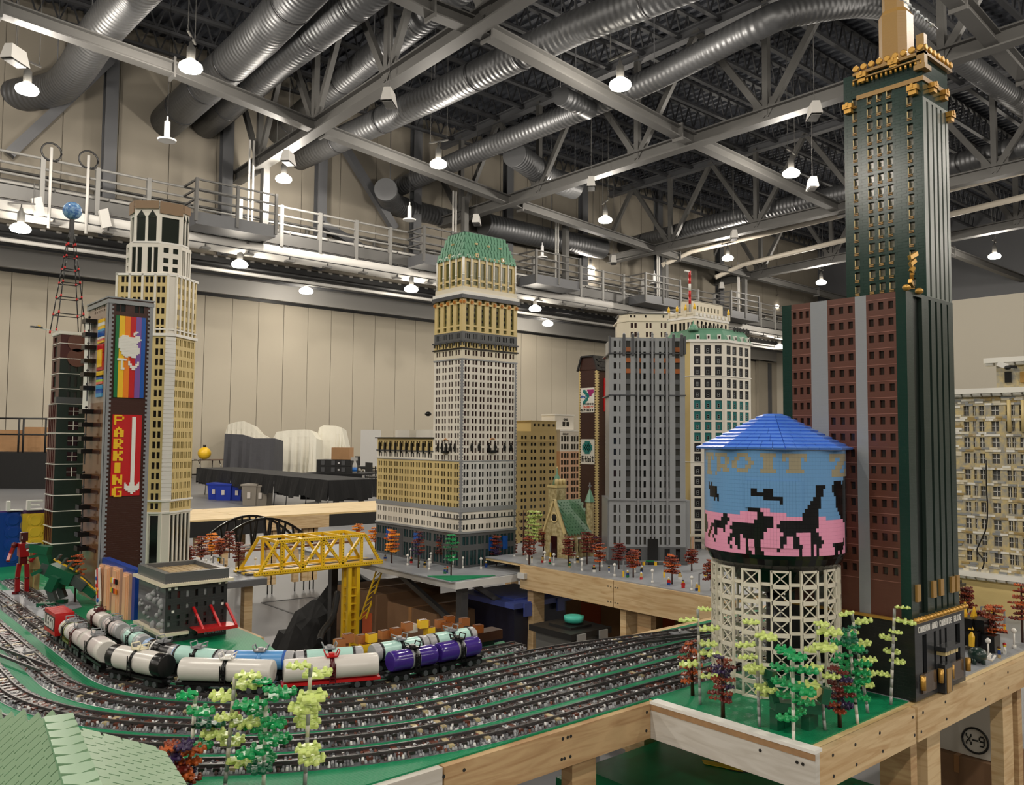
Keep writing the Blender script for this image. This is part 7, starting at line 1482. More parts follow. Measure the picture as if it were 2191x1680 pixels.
LEAFC = {'lime': P('lime leaf', (202, 220, 128)), 'green': P('green leaf', (22, 150, 84)), 'dkgreen': P('dark green leaf', (16, 92, 64)), 'orange': P('dark orange leaf', (188, 90, 36)), 'red': P('dark red leaf', (104, 34, 28)), 'rust': P('rust leaf', (140, 62, 36)), 'purple': P('dark purple leaf', (52, 36, 76)), 'bright': P('bright orange leaf', (240, 150, 40))}
LEAF = {k: leaf_mesh('leaf', m_) for k, m_ in LEAFC.items()}
c_trunk = P('dark brown trunk', (66, 36, 26)); c_bst = P('grey stem', (150, 152, 150)); c_bst2 = P('pale stem', (196, 192, 180)); c_bst3 = P('white stem', (226, 222, 212))
def tree(p, h, label, stem='grey', leaves=('lime',), tiers=6, lean=(0, 0), first=.3, group=None, lscale=1.0, per=2, r=.0042):
    t = thing('toy_tree', label, 'toy tree', p, random.uniform(0, 6.28), group=group)
    n = max(4, int(h / .024)); top = Vector((lean[0], lean[1], h))
    if stem == 'brown': MB().tube([(0, 0, 0), top * .5, top], [r * 1.4, r, r * .8], c_trunk, 8).add('trunk', t)
    else:
        for i in range(n):
            a, b = top * (i / n), top * ((i + 1) / n)
            m_ = (c_bst if i < n * .22 else (c_bst2 if i % 2 else c_bst)) if stem == 'grey' else (c_pblack if i % 3 == 2 else c_bst3)
            if stem == 'birch' and i % 3 == 2: b = a.lerp(b, .3); MB().cyl(a.lerp(b, .3), b, r * 1.12, c_pblack, 8).add('stem_ring', t); a2 = b; MB().cyl(top * (i / n), top * ((i + 1) / n), r, c_bst3, 8).add('stem_segment', t)
            else: MB().cyl(a, b, r, m_, 8).add('stem_segment', t)
    for i in range(tiers):
        f = first + (1 - first) * i / max(1, tiers - 1); c = top * f; a0 = random.uniform(0, 6.28)
        for q in range(per):
            o_ = link('leaf', LEAF[random.choice(leaves)], t, c + UZ * random.uniform(-.004, .004)); s = lscale * random.uniform(.85, 1.15) * (1 if f < .95 else .8); o_.scale = (s, s, s)
            o_.rotation_euler = (random.uniform(-.12, .12), random.uniform(-.12, .12), a0 + q * 2 * math.pi / per + random.uniform(-.5, .5))
    return t
def ptree(bx, by, tx, ty, z, label, **k):
    b = atz(bx, by, z); d = (b - CAM).dot(FWD); tp = atd(tx, ty, d); v = tp - b; t = tree(b, v.z, label, lean=(0, 0), **k)
    if abs(tx - bx) > 12: t.rotation_euler = (0, 0, t.rotation_euler[2]); 
    ax = Vector((0, 0, 1)).rotation_difference(v.normalized()); t.rotation_euler = (ax.to_matrix() @ Matrix.Rotation(random.uniform(0, 6.28), 3, 'Z')).to_euler(); return t
gz_ = 'trees round the water tower'
ptree(1498, 1508, 1493, 1303, TT, 'lime leaved tree with a grey stem, leftmost in front of the water tower', tiers=7, group=gz_, lscale=1.1, per=1)
ptree(1482, 1488, 1478, 1376, TT, 'short rust and red tree with a brown trunk left of the lattice', stem='brown', leaves=('rust', 'red', 'orange'), tiers=6, group=gz_, per=3, lscale=.7)
ptree(1547, 1535, 1545, 1408, TT, 'red and purple tree with a brown trunk before the left of the lattice', stem='brown', leaves=('red', 'purple', 'rust'), tiers=7, group=gz_, per=3, lscale=.75)
ptree(1625, 1555, 1618, 1338, TT, 'lime leaved tree with a grey stem before the middle of the lattice', tiers=8, group=gz_, lscale=1.15, per=1)
ptree(1698, 1586, 1696, 1404, TT, 'bright green tree with a white ringed stem at the table front', stem='birch', leaves=('green',), tiers=5, group=gz_, per=2, lscale=1.25)
ptree(1765, 1562, 1745, 1328, TT, 'lime leaved tree right of the bright green one', tiers=8, group=gz_, lscale=1.15, per=1)
ptree(1797, 1556, 1792, 1434, TT, 'dark red tree with a brown trunk at the right of the lattice', stem='brown', leaves=('red', 'rust', 'purple'), tiers=6, group=gz_, per=3, lscale=.8)
ptree(1835, 1548, 1815, 1346, TT, 'dark green tree with a white ringed stem beside the black plinth', stem='birch', leaves=('dkgreen', 'green'), tiers=9, group=gz_, per=2, lscale=.95)
ptree(1857, 1526, 1822, 1308, TT, 'leaning lime leaved tree behind the dark green one', tiers=7, group=gz_, lscale=1.0, per=1)
ptree(1906, 1508, 1914, 1302, TT, 'lime leaved tree with a grey stem before the black plinth', tiers=7, group=gz_, lscale=1.0, per=1)
gf = 'trees at the front edge of the table'
ptree(404, 1690, 419, 1478, TT, 'green tree with a white ringed stem, leftmost at the front edge', stem='birch', leaves=('green', 'dkgreen'), tiers=5, group=gf, lscale=1.2, per=1)
ptree(480, 1700, 503, 1448, TT, 'lime leaved tree with a grey stem left of the middle one at the front edge', tiers=8, group=gf, lscale=1.25, per=1)
ptree(563, 1705, 570, 1468, TT, 'green tree with a white ringed stem in the middle of the front edge', stem='birch', leaves=('green', 'green', 'dkgreen'), tiers=6, group=gf, per=2, lscale=1.25)
ptree(651, 1705, 665, 1422, TT, 'lime leaved tree with a grey stem, rightmost at the front edge', tiers=8, group=gf, lscale=1.25, per=1)
ptree(375, 1715, 378, 1600, TT, 'bushy orange, red and purple tree beside the green tiled roof', stem='brown', leaves=('orange', 'red', 'purple', 'rust'), tiers=6, per=4, group=gf, lscale=1.0)
ptree(330, 1725, 336, 1650, TT, 'low rust coloured bush under the green tiled roof', stem='brown', leaves=('rust', 'red', 'orange'), tiers=5, per=4, group=gf, lscale=.9)
# street trees: (base px, base py, top py, level, kind)
ST = [(838, 1205, 1137, TL, 'bright'), (803, 1180, 1130, TL, 'bright'), (766, 1165, 1124, TL, 'bright'), (895, 1215, 1140, TL, 'purple'), (818, 1172, 1128, TL, 'red'), (945, 1208, 1150, TL, 'purple'), (965, 1232, 1146, TL, 'green'), (1028, 1200, 1152, TL, 'red'), (1062, 1210, 1150, TL, 'purple'), (1096, 1200, 1155, TL, 'red'), (1132, 1208, 1150, TT, 'red'), (1163, 1188, 1135, TT, 'red'), (1216, 1212, 1150, TT, 'red'), (1256, 1208, 1140, TT, 'red'), (1283, 1222, 1165, TT, 'rust'), (1240, 1180, 1140, TT, 'rust'), (1324, 1218, 1165, TT, 'red'), (1355, 1236, 1180, TT, 'rust'), (1438, 1250, 1190, TT, 'rust'), (1480, 1222, 1178, TT, 'red'), (1522, 1265, 1200, TT, 'red'), (1275, 1190, 1150, TT, 'purple'),
      (390, 1220, 1165, TL, 'red'), (405, 1230, 1172, TL, 'red'), (430, 1215, 1150, TL, 'red'), (345, 1215, 1175, TL, 'rust'), (452, 1200, 1145, TL, 'bright'), (490, 1195, 1140, TL, 'red'), (510, 1222, 1162, TL, 'red'), (470, 1205, 1155, TL, 'rust'), (160, 1290, 1190, TT, 'orange'),
      (2095, 1375, 1310, TT, 'red'), (2128, 1390, 1300, TT, 'rust'), (2188, 1375, 1255, TT, 'rust'), (2070, 1330, 1260, TT, 'red')]
KIND = {'bright': ('bright', 'bright', 'orange'), 'purple': ('purple', 'red', 'rust'), 'red': ('red', 'rust', 'red'), 'rust': ('rust', 'orange', 'red'), 'green': ('green', 'green', 'dkgreen'), 'orange': ('orange', 'rust', 'orange')}
nm_ = {'bright': 'bright orange', 'purple': 'purple and red', 'red': 'dark red', 'rust': 'rust coloured', 'green': 'green', 'orange': 'orange'}
cnts = {}
for (bx, by, ty, z, kd) in sorted(ST, key=lambda s: s[0]):
    reg = 'left of the yellow bridge' if bx < 540 else ('by the green roofed tower' if bx < 1115 else ('by the church and grey tower' if bx < 1600 else 'right of the black plinth')); c = cnts.get((kd, reg), 0); cnts[(kd, reg)] = c + 1
    p = atz(bx, by, z); h = zat(p, ty) - z
    tree(p, h, f'{nm_[kd]} tree {reg}, {ORD[c]} of its colour', stem='brown', leaves=KIND[kd], tiers=7, per=4, first=.4, group='street trees', lscale=(1.0 if kd == 'bright' else .82) if bx < 1600 else .8, r=.0034)
bt = atz(1138, 1205, TT); t = thing('toy_tree', 'tall bare black tree with curled branches beside the pale blossom tree', 'toy tree', atz(1120, 1188, TT)); h = zat(t.location, 1092) - TT; MB().tube([(0, 0, 0), (0, 0, h)], [.006, .004], c_trunk, 8).add('trunk', t)
for i, f in enumerate((.45, .6, .75, .9)):
    for s in (-1, 1): MB().tube(smooth_path([Vector((0, 0, h * f)), _r0 * s * .018 + UZ * (h * f - .006), _r0 * s * .03 + UZ * (h * f + .008), _r0 * s * .032 + UZ * (h * f + .022)], 3), .0025, c_trunk, 6).add('branch', t)
tree(atz(1142, 1186, TT), zat(atz(1142, 1186, TT), 1096) - TT, 'pale lime blossom tree before the tan block', stem='brown', leaves=('lime',), tiers=8, per=4, first=.35, group='street trees', lscale=1.15)
# ================================================================== STREET LAMPS, SIGNALS, FIGURES
lp = MB().cyl((0, 0, 0), (0, 0, .012), .007, c_pwhite, 10).cyl((0, 0, .012), (0, 0, .052), .0032, c_pwhite, 8).mesh('lamp_post'); lh = MB().lathe((0, 0, .052), (0, 0, 1), [(0, .004), (.006, .009), (.01, .009), (.017, .003)], c_pwhite, 10).mesh('lamp_head')
SL = [(462, 1232, TL), (440, 1222, TL), (452, 1216, TL), (546, 1218, TL), (825, 1180, TL), (872, 1210, TL), (879, 1196, TL), (918, 1220, TL), (922, 1206, TL), (990, 1216, TL), (970, 1214, TL), (1029, 1218, TL), (1100, 1212, TL), (1128, 1200, TT), (1165, 1205, TT), (1185, 1210, TT), (1190, 1190, TT), (1230, 1206, TT), (1245, 1222, TT), (1245, 1184, TT), (1284, 1196, TT), (1315, 1234, TT), (1288, 1214, TT), (1358, 1226, TT), (1396, 1248, TT), (1480, 1264, TT), (1522, 1262, TT), (2115, 1412, TT), (2170, 1388, TT), (340, 1192, TL), (358, 1196, TL)]
for i, (px, py, z) in enumerate(sorted(SL)):
    t = thing('street_lamp', f'white toy street lamp with a round head, {ORD[i]} from the left' if i < 30 else 'white toy street lamp with a round head, farthest right', 'street lamp', atz(px, py, z), group='white street lamps'); link('lamp_post', lp, t); link('lamp_head', lh, t); t.scale = (1.05,) * 3
def signal(a, b, z, label, n=3):
    A, B = atz(*a, z), atz(*b, z); t = thing('traffic_signal', label, 'traffic light', A); v = B - A; h = .085; g = c_pgrey
    for q in (Vector((0, 0, 0)), v): MB().box(q.x - .003, q.x + .003, q.y - .003, q.y + .003, .03, h, g).add('signal_post', t); MB().box(q.x - .0035, q.x + .0035, q.y - .0035, q.y + .0035, 0, .03, c_yellow).add('post_foot', t)
    MB().bar((0, 0, h), v + UZ * h, .005, .005, g).add('signal_arm', t); MB().bar(v * .55 + UZ * h, v * .75 + UZ * h, .008, .008, c_grn).add('street_sign', t)
    for i in range(n): c = v * ((i + .7) / (n + .4)); MB().box(c.x - .005, c.x + .005, c.y - .005, c.y + .005, h - .022, h - .003, c_yellow).add('signal_head', t)
signal((1334, 1234), (1421, 1236), TT, 'grey gantry with three yellow traffic lights before the grey tower'); signal((1178, 1192), (1222, 1170), TT, 'grey gantry with yellow traffic lights before the church'); signal((1496, 1266), (1540, 1248), TT, 'grey gantry with yellow lights left of the water tower lattice', 2); signal((455, 1222), (478, 1226), TL, 'grey gantry with a yellow foot left of the yellow bridge', 1); signal((2150, 1352), (2100, 1345), TT, 'grey gantry with a yellow light by the stone building', 1); signal((812, 1182), (880, 1186), TL, 'grey gantry before the annex of the green roofed tower', 2)
c_skin = P('yellow skin', (240, 200, 60)); SHIRT = [P('shirt ' + n, c) for n, c in (('black', (20, 20, 22)), ('blue', (24, 60, 130)), ('red', (180, 30, 30)), ('green', (30, 110, 60)), ('white', (224, 222, 216)), ('tan', (186, 160, 110)))]; HAIR = [P('hair ' + n, c) for n, c in (('brown', (70, 40, 24)), ('black', (18, 18, 20)), ('cap white', (226, 226, 224)), ('cap red', (180, 30, 30)))]
lg = {m_.name: MB().box(-.0075, .0075, -.004, .004, 0, .012, m_).mesh('legs') for m_ in SHIRT}; to = {m_.name: MB().frust([(-.0078, -.004), (.0078, -.004), (.0078, .004), (-.0078, .004)], .012, [(-.0056, -.0035), (.0056, -.0035), (.0056, .0035), (-.0056, .0035)], .025, m_).bar((-.0085, -.002, .013), (-.0062, 0, .024), .0035, .0035, m_).bar((.0085, -.002, .013), (.0062, 0, .024), .0035, .0035, m_).mesh('torso') for m_ in SHIRT}
hd = MB().cyl((0, 0, .025), (0, 0, .0335), .005, c_skin, 10).mesh('head'); hr = {m_.name: MB().lathe((0, 0, .031), (0, 0, 1), [(0, .0056), (.004, .0056), (.0065, .003)], m_, 10).mesh('hair') for m_ in HAIR}
MF = [(896, 1212, TL), (909, 1214, TL), (880, 1205, TL), (957, 1226, TL), (952, 1228, TL), (1005, 1210, TL), (1040, 1214, TL), (1068, 1208, TL), (1082, 1212, TL), (1085, 1200, TL), (1117, 1200, TL), (824, 1200, TL), (1138, 1205, TT), (1161, 1204, TT), (1176, 1207, TT), (1219, 1215, TT), (1236, 1204, TT), (1271, 1224, TT), (1303, 1226, TT), (1343, 1236, TT), (1372, 1240, TT), (1373, 1226, TT), (1431, 1252, TT), (1462, 1258, TT), (1491, 1264, TT), (1455, 1240, TT), (1274, 1190, TT), (1350, 1215, TT), (442, 1220, TL), (482, 1222, TL), (2150, 1400, TT), (2138, 1408, TT)]
rf = random.Random(5)
for i, (px, py, z) in enumerate(sorted(MF)):
    a, b, c = rf.choice(SHIRT), rf.choice(SHIRT), rf.choice(HAIR)
    t = thing('toy_figure', f'toy figure in {a.name.split()[-1]} top and {b.name.split()[-1]} trousers, {ORD[i] if i < 30 else ("second rightmost" if i == 30 else "rightmost")} along the street', 'toy figure', atz(px, py, z), rf.uniform(0, 6.28), group='toy figures'); link('legs', lg[b.name], t); link('torso', to[a.name], t); link('head', hd, t); link('hair', hr[c.name], t); t.scale = (1.05,) * 3
# ================================================================== GREEN DINOSAUR AND OTHER FIGURES
c_dg = P('dino dark green', (18, 84, 58)); c_dgy = P('dino grey', (66, 74, 72)); pz = atz(118, 1296, TT)
t = thing('robot_dinosaur', 'green and grey mechanical toy dinosaur with a yellow back stripe', 'toy dinosaur', pz, 0); sD = .30 / .23
def B3(name, a, b, w_, h_, m_, par=t): return MB().bar(Vector(a) * sD, Vector(b) * sD, w_ * sD * .76, h_ * sD * .76, m_).add(name, par)
# lies in the picture plane: l = to the right, f = away
l = _r0; f = _f0
def V(a, b, c=0): return l * a + UZ * b + f * c
B3('torso', V(-.02, .12), V(.06, .085), .06, .055, c_dg); B3('chest_plate', V(-.045, .125), V(-.01, .115), .05, .045, c_dgy)
B3('back_stripe', V(-.01, .152), V(.07, .112), .008, .006, c_yellow); B3('tail_segment', V(.06, .09), V(.1, .06), .045, .04, c_dgy); B3('tail_segment', V(.1, .06), V(.135, .035), .034, .03, c_dg); B3('tail_segment', V(.135, .035), V(.165, .014), .024, .022, c_dgy); B3('tail_stripe', V(.08, .095), V(.14, .045), .007, .005, c_yellow)
B3('neck', V(-.03, .13), V(-.045, .175), .036, .036, c_dg); B3('head', V(-.025, .18), V(-.085, .19), .042, .036, c_dg); B3('upper_jaw', V(-.06, .198), V(-.1, .196), .036, .018, c_dgy); B3('lower_jaw', V(-.05, .168), V(-.088, .158), .03, .012, c_dg); B3('teeth', V(-.066, .184), V(-.096, .182), .03, .006, c_pwhite)
for c in (-.028, .03):
    B3('thigh', V(.015, .1, c), V(-.005, .055, c), .034, .036, c_dg); B3('shin', V(-.005, .06, c), V(.012, .02, c), .026, .026, c_dgy); B3('foot', V(.02, .008, c), V(-.04, .008, c), .036, .016, c_dg); B3('arm', V(-.035, .12, c), V(-.065, .105, c), .014, .014, c_dg)
for i in range(4): B3('back_plate', V(.0 + .02 * i, .15 - .012 * i), V(.012 + .02 * i, .168 - .012 * i), .02, .008, c_dgy)
pr = atz(46, 1272, TT); t = thing('robot_figure', 'red jointed toy robot standing behind the green dinosaur', 'toy robot', pr); c_rr = P('robot red', (150, 22, 26)); c_rd = P('robot dark red', (92, 16, 20))
for s in (-1, 1):
    a = l * (.022 * s); MB().bar(a + UZ * .014, a + UZ * .07, .018, .018, c_rr).add('shin', t); MB().ball(a + UZ * .075, .011, c_rd, 8, 6).add('knee', t); MB().bar(a + UZ * .08, l * (.017 * s) + UZ * .14, .019, .018, c_rr).add('thigh', t); MB().bar(a - f * .022 + UZ * .007, a + f * .02 + UZ * .007, .02, .014, c_rd).add('foot', t)
    sh = l * (.042 * s) + UZ * .225; el = l * (.058 * s) + UZ * .185; ha = l * (.052 * s) - f * .03 + UZ * .155
    MB().ball(sh, .014, c_rd, 8, 6).add('shoulder', t); MB().bar(sh, el, .014, .014, c_rr).add('upper_arm', t); MB().bar(el, ha, .013, .013, c_rr).add('forearm', t)
MB().bar(UZ * .14, UZ * .175, .036, .03, c_rd).add('waist', t); MB().bar(UZ * .175, UZ * .235, .06, .04, c_rr).add('torso', t); MB().bar(UZ * .235, UZ * .246, .016, .016, c_rd).add('neck', t); MB().bar(UZ * .246, UZ * .285, .03, .03, c_dred).add('head', t); MB().bar(-f * .0165 + UZ * .254, -f * .0165 + UZ * .268, .018, .003, c_pwhite).add('face_plate', t)
pt2 = atz(70, 1262, TT); t = thing('robot_figure', 'tan blocky toy figure between the red robot and the dinosaur', 'toy robot', pt2)
for s in (-1, 1): MB().bar(l * (.016 * s), l * (.016 * s) + UZ * .1, .022, .022, c_tan2).add('leg', t)
MB().bar(UZ * .1, UZ * .2, .07, .05, c_tan2).add('torso', t)
for i in range(4): MB().bar(-f * .027 + UZ * (.125 + .018 * i) - l * .02, -f * .027 + UZ * (.125 + .018 * i) + l * .02, .003, .005, c_pblack).add('rib', t)
# seated green toy giant in front of the lattice
ps = atz(1700, 1560, TT); t = thing('seated_figure', 'dark green toy giant sitting on a bench reading before the lattice', 'toy figure', ps)
def B4(name, a, b, w_, h_, m_): return MB().bar(a, b, w_, h_, m_).add(name, t)
B4('leg', V(-.045, .0), V(-.045, .05), .022, .03, c_dg); B4('leg', V(-.02, .0, .02), V(-.02, .05, .02), .022, .03, c_dg); B4('leg', V(.035, .0), V(.035, .048), .022, .03, c_dg); B4('leg', V(.05, 0, .02), V(.05, .045, .02), .022, .03, c_dg)
B4('seat', V(-.055, .06), V(.06, .055), .05, .024, c_dg); B4('back', V(-.05, .07), V(-.066, .125), .04, .016, c_dg); B4('arm', V(.0, .075, -.03), V(.045, .095, -.03), .012, .012, c_ptan); B4('arm', V(.045, .095, -.03), V(.06, .11, -.03), .012, .012, c_ptan); B4('book', V(.062, .075, -.03), V(.07, .112, -.03), .03, .02, c_dg); B4('head', V(-.062, .125), V(-.058, .146), .022, .022, c_dg)
# yellow crystals and rockwork by the stone building
pr = atz(2085, 1395, TT); t = thing('rock_model', 'black toy rockwork with yellow crystal spikes right of the plinth', 'rock model', pr); rk = random.Random(2)
for i in range(16): s = rk.uniform(.012, .028); MB().obox(l * rk.uniform(-.04, .06) + f * rk.uniform(0, .1) + UZ * (s + rk.uniform(0, .06)), (s, 0, 0), (0, s, 0), (0, 0, s), c_pblack).add('rock', t)
for (a, b, h) in ((-.03, .02, .12), (-.005, .04, .14), (.02, .03, .11), (.045, .05, .12), (.005, .0, .075), (.025, -.005, .07), (-.01, -.03, .05)): MB().lathe(l * a + f * (b + .03) + UZ * .02, (rk.uniform(-.15, .15), rk.uniform(-.1, .1), 1), [(0, .010), (h * .7, .011), (h, .003)], P('crystal yellow', (234, 186, 48)), 6, False).add('crystal', t)
# toy elephant near the plinth with white tusks
pe = atz(2092, 1420, TT); t = thing('toy_mammoth', 'dark toy mammoth with curved white tusks beside the black plinth', 'toy animal', pe); MB().ball((0, 0, .03), .03, P('mammoth dark', (30, 52, 46)), 12, 8, .8).add('body', t)
for s in (-1, 1): MB().tube([l * .02 + f * (.01 * s) + UZ * .02, l * .04 + f * (.014 * s) + UZ * .014, l * .052 + f * (.012 * s) + UZ * .03], .004, c_pwhite, 8).add('tusk', t)
for q in (-.018, .012):
    for s in (-1, 1): MB().cyl(l * q + f * (.012 * s), l * q + f * (.012 * s) + UZ * .02, .007, P('mammoth dark', (0, 0, 0)), 8).add('leg', t)
# grey paved square under the dinosaur
MB().prism([atz(*p, TT).xy[:] for p in ((0, 1265), (150, 1262), (175, 1300), (90, 1325), (0, 1290))], TT, TT + .003, m_greyplate).add('road_plate', label='light grey paved plate under the dinosaur', cat='plate')
# ================================================================== HOUSE WITH THE GREEN TILED ROOF (near left)
hr0 = atz(128, 1562, 1.2); hx_, hy_, hz_ = hr0.x, hr0.y, 1.2
t = thing('tiled_house', 'house with a pale green tiled hip roof in the near left corner', 'model house'); c_rt = P('pale green roof tile', (132, 166, 132)); zev = hz_ - .13
# ridge runs toward the camera-left; hip end faces right
ev_r = atz(338, 1612, zev); ridge0 = Vector((hx_, hy_, hz_)); ridge1 = ridge0 + (atz(168, 1680, 1.2) - ridge0) * 3.2
eA = ev_r; eB = ev_r + (ridge1 - ridge0); eC = atz(-60, 1545, zev) ; eD = eC + (ridge1 - ridge0)
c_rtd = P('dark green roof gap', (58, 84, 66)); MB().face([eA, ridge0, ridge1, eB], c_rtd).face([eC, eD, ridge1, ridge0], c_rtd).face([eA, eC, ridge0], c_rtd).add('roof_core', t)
tm = MB().prism([(-.0145, .003), (-.0105, 0), (.0145, 0), (.0145, .026), (-.0145, .026)], 0, .005, c_rt).mesh('roof_tile')
def tile_quad(a0, a1, b0, b1, w_=.032, s_=.02):
    d = (a1 - a0).normalized(); up = (b0 - a0) - d * (b0 - a0).dot(d); H_ = up.length; up.normalize(); n = d.cross(up); g = 1 if n.z > 0 else -1; n = n * g; M3 = Matrix((d * g, up, n)).transposed() @ Matrix.Rotation(-.24, 3, 'X'); rows_ = int(H_ / s_)
    for r in range(rows_):
        f_ = r / rows_; L0 = a0.lerp(b0, f_); L1 = a1.lerp(b1, f_); k = int((L1 - L0).length / w_)
        for i in range(k):
            p = L0 + d * ((i + .5 + .5 * (r % 2)) * w_) + n * .0075
            x, y = proj(p)
            if -120 < x < 460 and y < 1850: o_ = link('roof_tile', tm, t, p); o_.rotation_euler = M3.to_euler()
tile_quad(eB, eA, ridge1, ridge0); tile_quad(eC, eD, ridge0, ridge1)
hip = MB().prism([(-.018, 0), (0, -.012), (.018, 0), (.018, .024), (-.018, .024)], 0, .008, c_rt).mesh('ridge_tile')
for i in range(14): p = ridge0.lerp(ridge1, i / 20) + UZ * .006; link('ridge_tile', hip, t, p, math.atan2((ridge0 - ridge1).y, (ridge0 - ridge1).x) - math.pi / 2)
cw_ = [ev_r - _r0 * .03 - _f0 * .03, eB - _r0 * .03, eD, eC - _f0 * .03]
MB().prism([c.xy[:] for c in (eA - _r0 * .03 + (-_f0) * .02, eB - _r0 * .03, eD + _r0 * .03, eC + _r0 * .03 - _f0 * .03)][::-1], TT, zev, P('house wall tan', (168, 140, 92), kind='brick')).add('walls', t)
finish(t, (hx_, hy_, TT))
# ================================================================== THINGS ON THE HALL FLOOR
m_bcloth = mat('black table cloth', (17, 17, 18), rough=.85, kind='cloth', strength=.25); m_gcloth = mat('charcoal cloth', (70, 70, 74), rough=.9, kind='cloth', strength=.3); m_wcloth = mat('white dust sheet', (216, 212, 198), rough=.85, kind='cloth', strength=.35)
m_cbox = mat('cardboard', (172, 132, 92), rough=.8, var=.1, var_scale=6); m_cbox2 = mat('dark cardboard', (122, 92, 66), rough=.8, var=.15, var_scale=5); m_chrome = mat('chrome leg', (180, 180, 180), rough=.25, metal=.9); m_btop = mat('brown table top', (96, 72, 58), rough=.4)
m_tape = mat('parcel tape', (150, 110, 72), rough=.35); m_oprint = mat('orange print', (196, 88, 40), rough=.7)
def carton(name, label, p, w_, d_, h_, m_, rz=0, group=None, flaps=True, prints=()):
    t = thing(name, label, 'box', p, rz, group)
    MB().box(0, w_, 0, d_, 0, h_, m_).add('carton', t)
    MB().box(0, w_, d_ * .47, d_ * .53, h_, h_ + .002, m_tape).add('tape', t); MB().box(-.002, 0, d_ * .47, d_ * .53, h_ * .8, h_ + .002, m_tape).add('tape', t)
    for (u0, u1, v0, v1, face, mm) in prints:
        if face == 'x': MB().box(-.003, 0, d_ * u0, d_ * u1, h_ * v0, h_ * v1, mm).add('print', t)
        else: MB().box(w_ * u0, w_ * u1, -.003, 0, h_ * v0, h_ * v1, mm).add('print', t)
    return t
def legs4(t, x0, x1, y0, y1, h, m_, r=.014):
    for (x, y) in ((x0, y0), (x1, y0), (x0, y1), (x1, y1)): MB().tube([(x, y, h), (x, y, h * .55), (x + .05, y, 0)], r, m_, 8).add('leg', t)
# long run of black clothed tables (ends at the right, runs back along the hall)
zt_ = .76; a = atz(703, 1028, zt_); b = atz(420, 1001, zt_); c = atz(784, 1024, zt_)
Lb = (b - a).length; nseg = 3; dv = (b - a).normalized(); wv = Vector((dv.y, -dv.x, 0)); wid = .8 if (c - a).length < .3 else (c - a).length
for i in range(nseg):
    o = a + dv * (Lb * i / nseg); t = thing('clothed_table', 'black clothed folding table of the long row, ' + ('nearest to the plywood table' if i == 0 else ('in the middle' if i == 1 else 'farthest back')), 'table', (o.x, o.y, 0), group='black clothed tables'); seg = dv * (Lb / nseg - .02); dep = wv * wid
    MB().slab([(0, 0), (1, 0), (1, 1), (0, 1)], UZ * .74, seg, dep, UZ, .022, m_bcloth).add('cloth_top', t)
    mb = MB(); n = 14
    for (p0, v) in ((Vector((0, 0, 0)), seg), (Vector((0, 0, 0)), dep), (seg, dep)):
        out = Vector((-dv.y, dv.x, 0)) if v is seg else (-dv if p0.length < .01 else dv)
        for k in range(n):
            q0, q1 = p0 + v * (k / n), p0 + v * ((k + 1) / n); w0, w1 = .03 * math.sin(k * 1.7) + .03, .03 * math.sin((k + 1) * 1.7) + .03; dz = .34 - .05 * math.sin(k * .9)
            mb.face([q0 + UZ * .76, q1 + UZ * .76, q1 + UZ * dz + out * w1, q0 + UZ * dz + out * w0], m_bcloth)
    mb.add('cloth_drape', t)
    for f in (.12, .88):
        for g in (.15, .85): p = seg * f + dep * g; MB().tube([p + UZ * .72, p + UZ * .4, p + dv * .08], .013, m_chrome, 6).add('leg', t)
def floor_at(px, py): return atz(px, py, 0)
m_tote = mat('blue tote', (34, 62, 176), rough=.4); m_gtote = mat('warm grey tote', (150, 142, 130), rough=.5)
def tote(px, py, w_, h_, m_, label, lid=None, group=None):
    p = floor_at(px, py); t = thing('storage_tote', label, 'tote', p, -.75, group)
    MB().frust([(-w_ * .43, -.2), (w_ * .43, -.2), (w_ * .43, .2), (-w_ * .43, .2)], 0, [(-w_ / 2, -.24), (w_ / 2, -.24), (w_ / 2, .24), (-w_ / 2, .24)], h_, m_).add('tote_body', t); MB().box(-w_ / 2 - .02, w_ / 2 + .02, -.26, .26, h_ - .03, h_ + .015, lid or m_).add('tote_rim', t)
    MB().box(-.04, .04, -.246, -.235, h_ * .35, h_ * .65, mat('paper label', (222, 214, 206), rough=.7)).add('paper_label', t); return t
tote(464, 1068, .34, .42, m_tote, 'blue tote under the black tables, leftmost', group='totes under the black tables'); tote(484, 1070, .42, .42, m_tote, 'blue tote with a red label beside the leftmost one', group='totes under the black tables'); tote(513, 1070, .5, .4, m_tote, 'blue tote at the back between two table legs', group='totes under the black tables'); tote(539, 1081, .36, .5, m_gtote, 'warm grey tote right of the blue totes', group='totes under the black tables'); tote(563, 1081, .34, .48, m_gtote, 'warm grey tote, rightmost under the black tables', group='totes under the black tables')
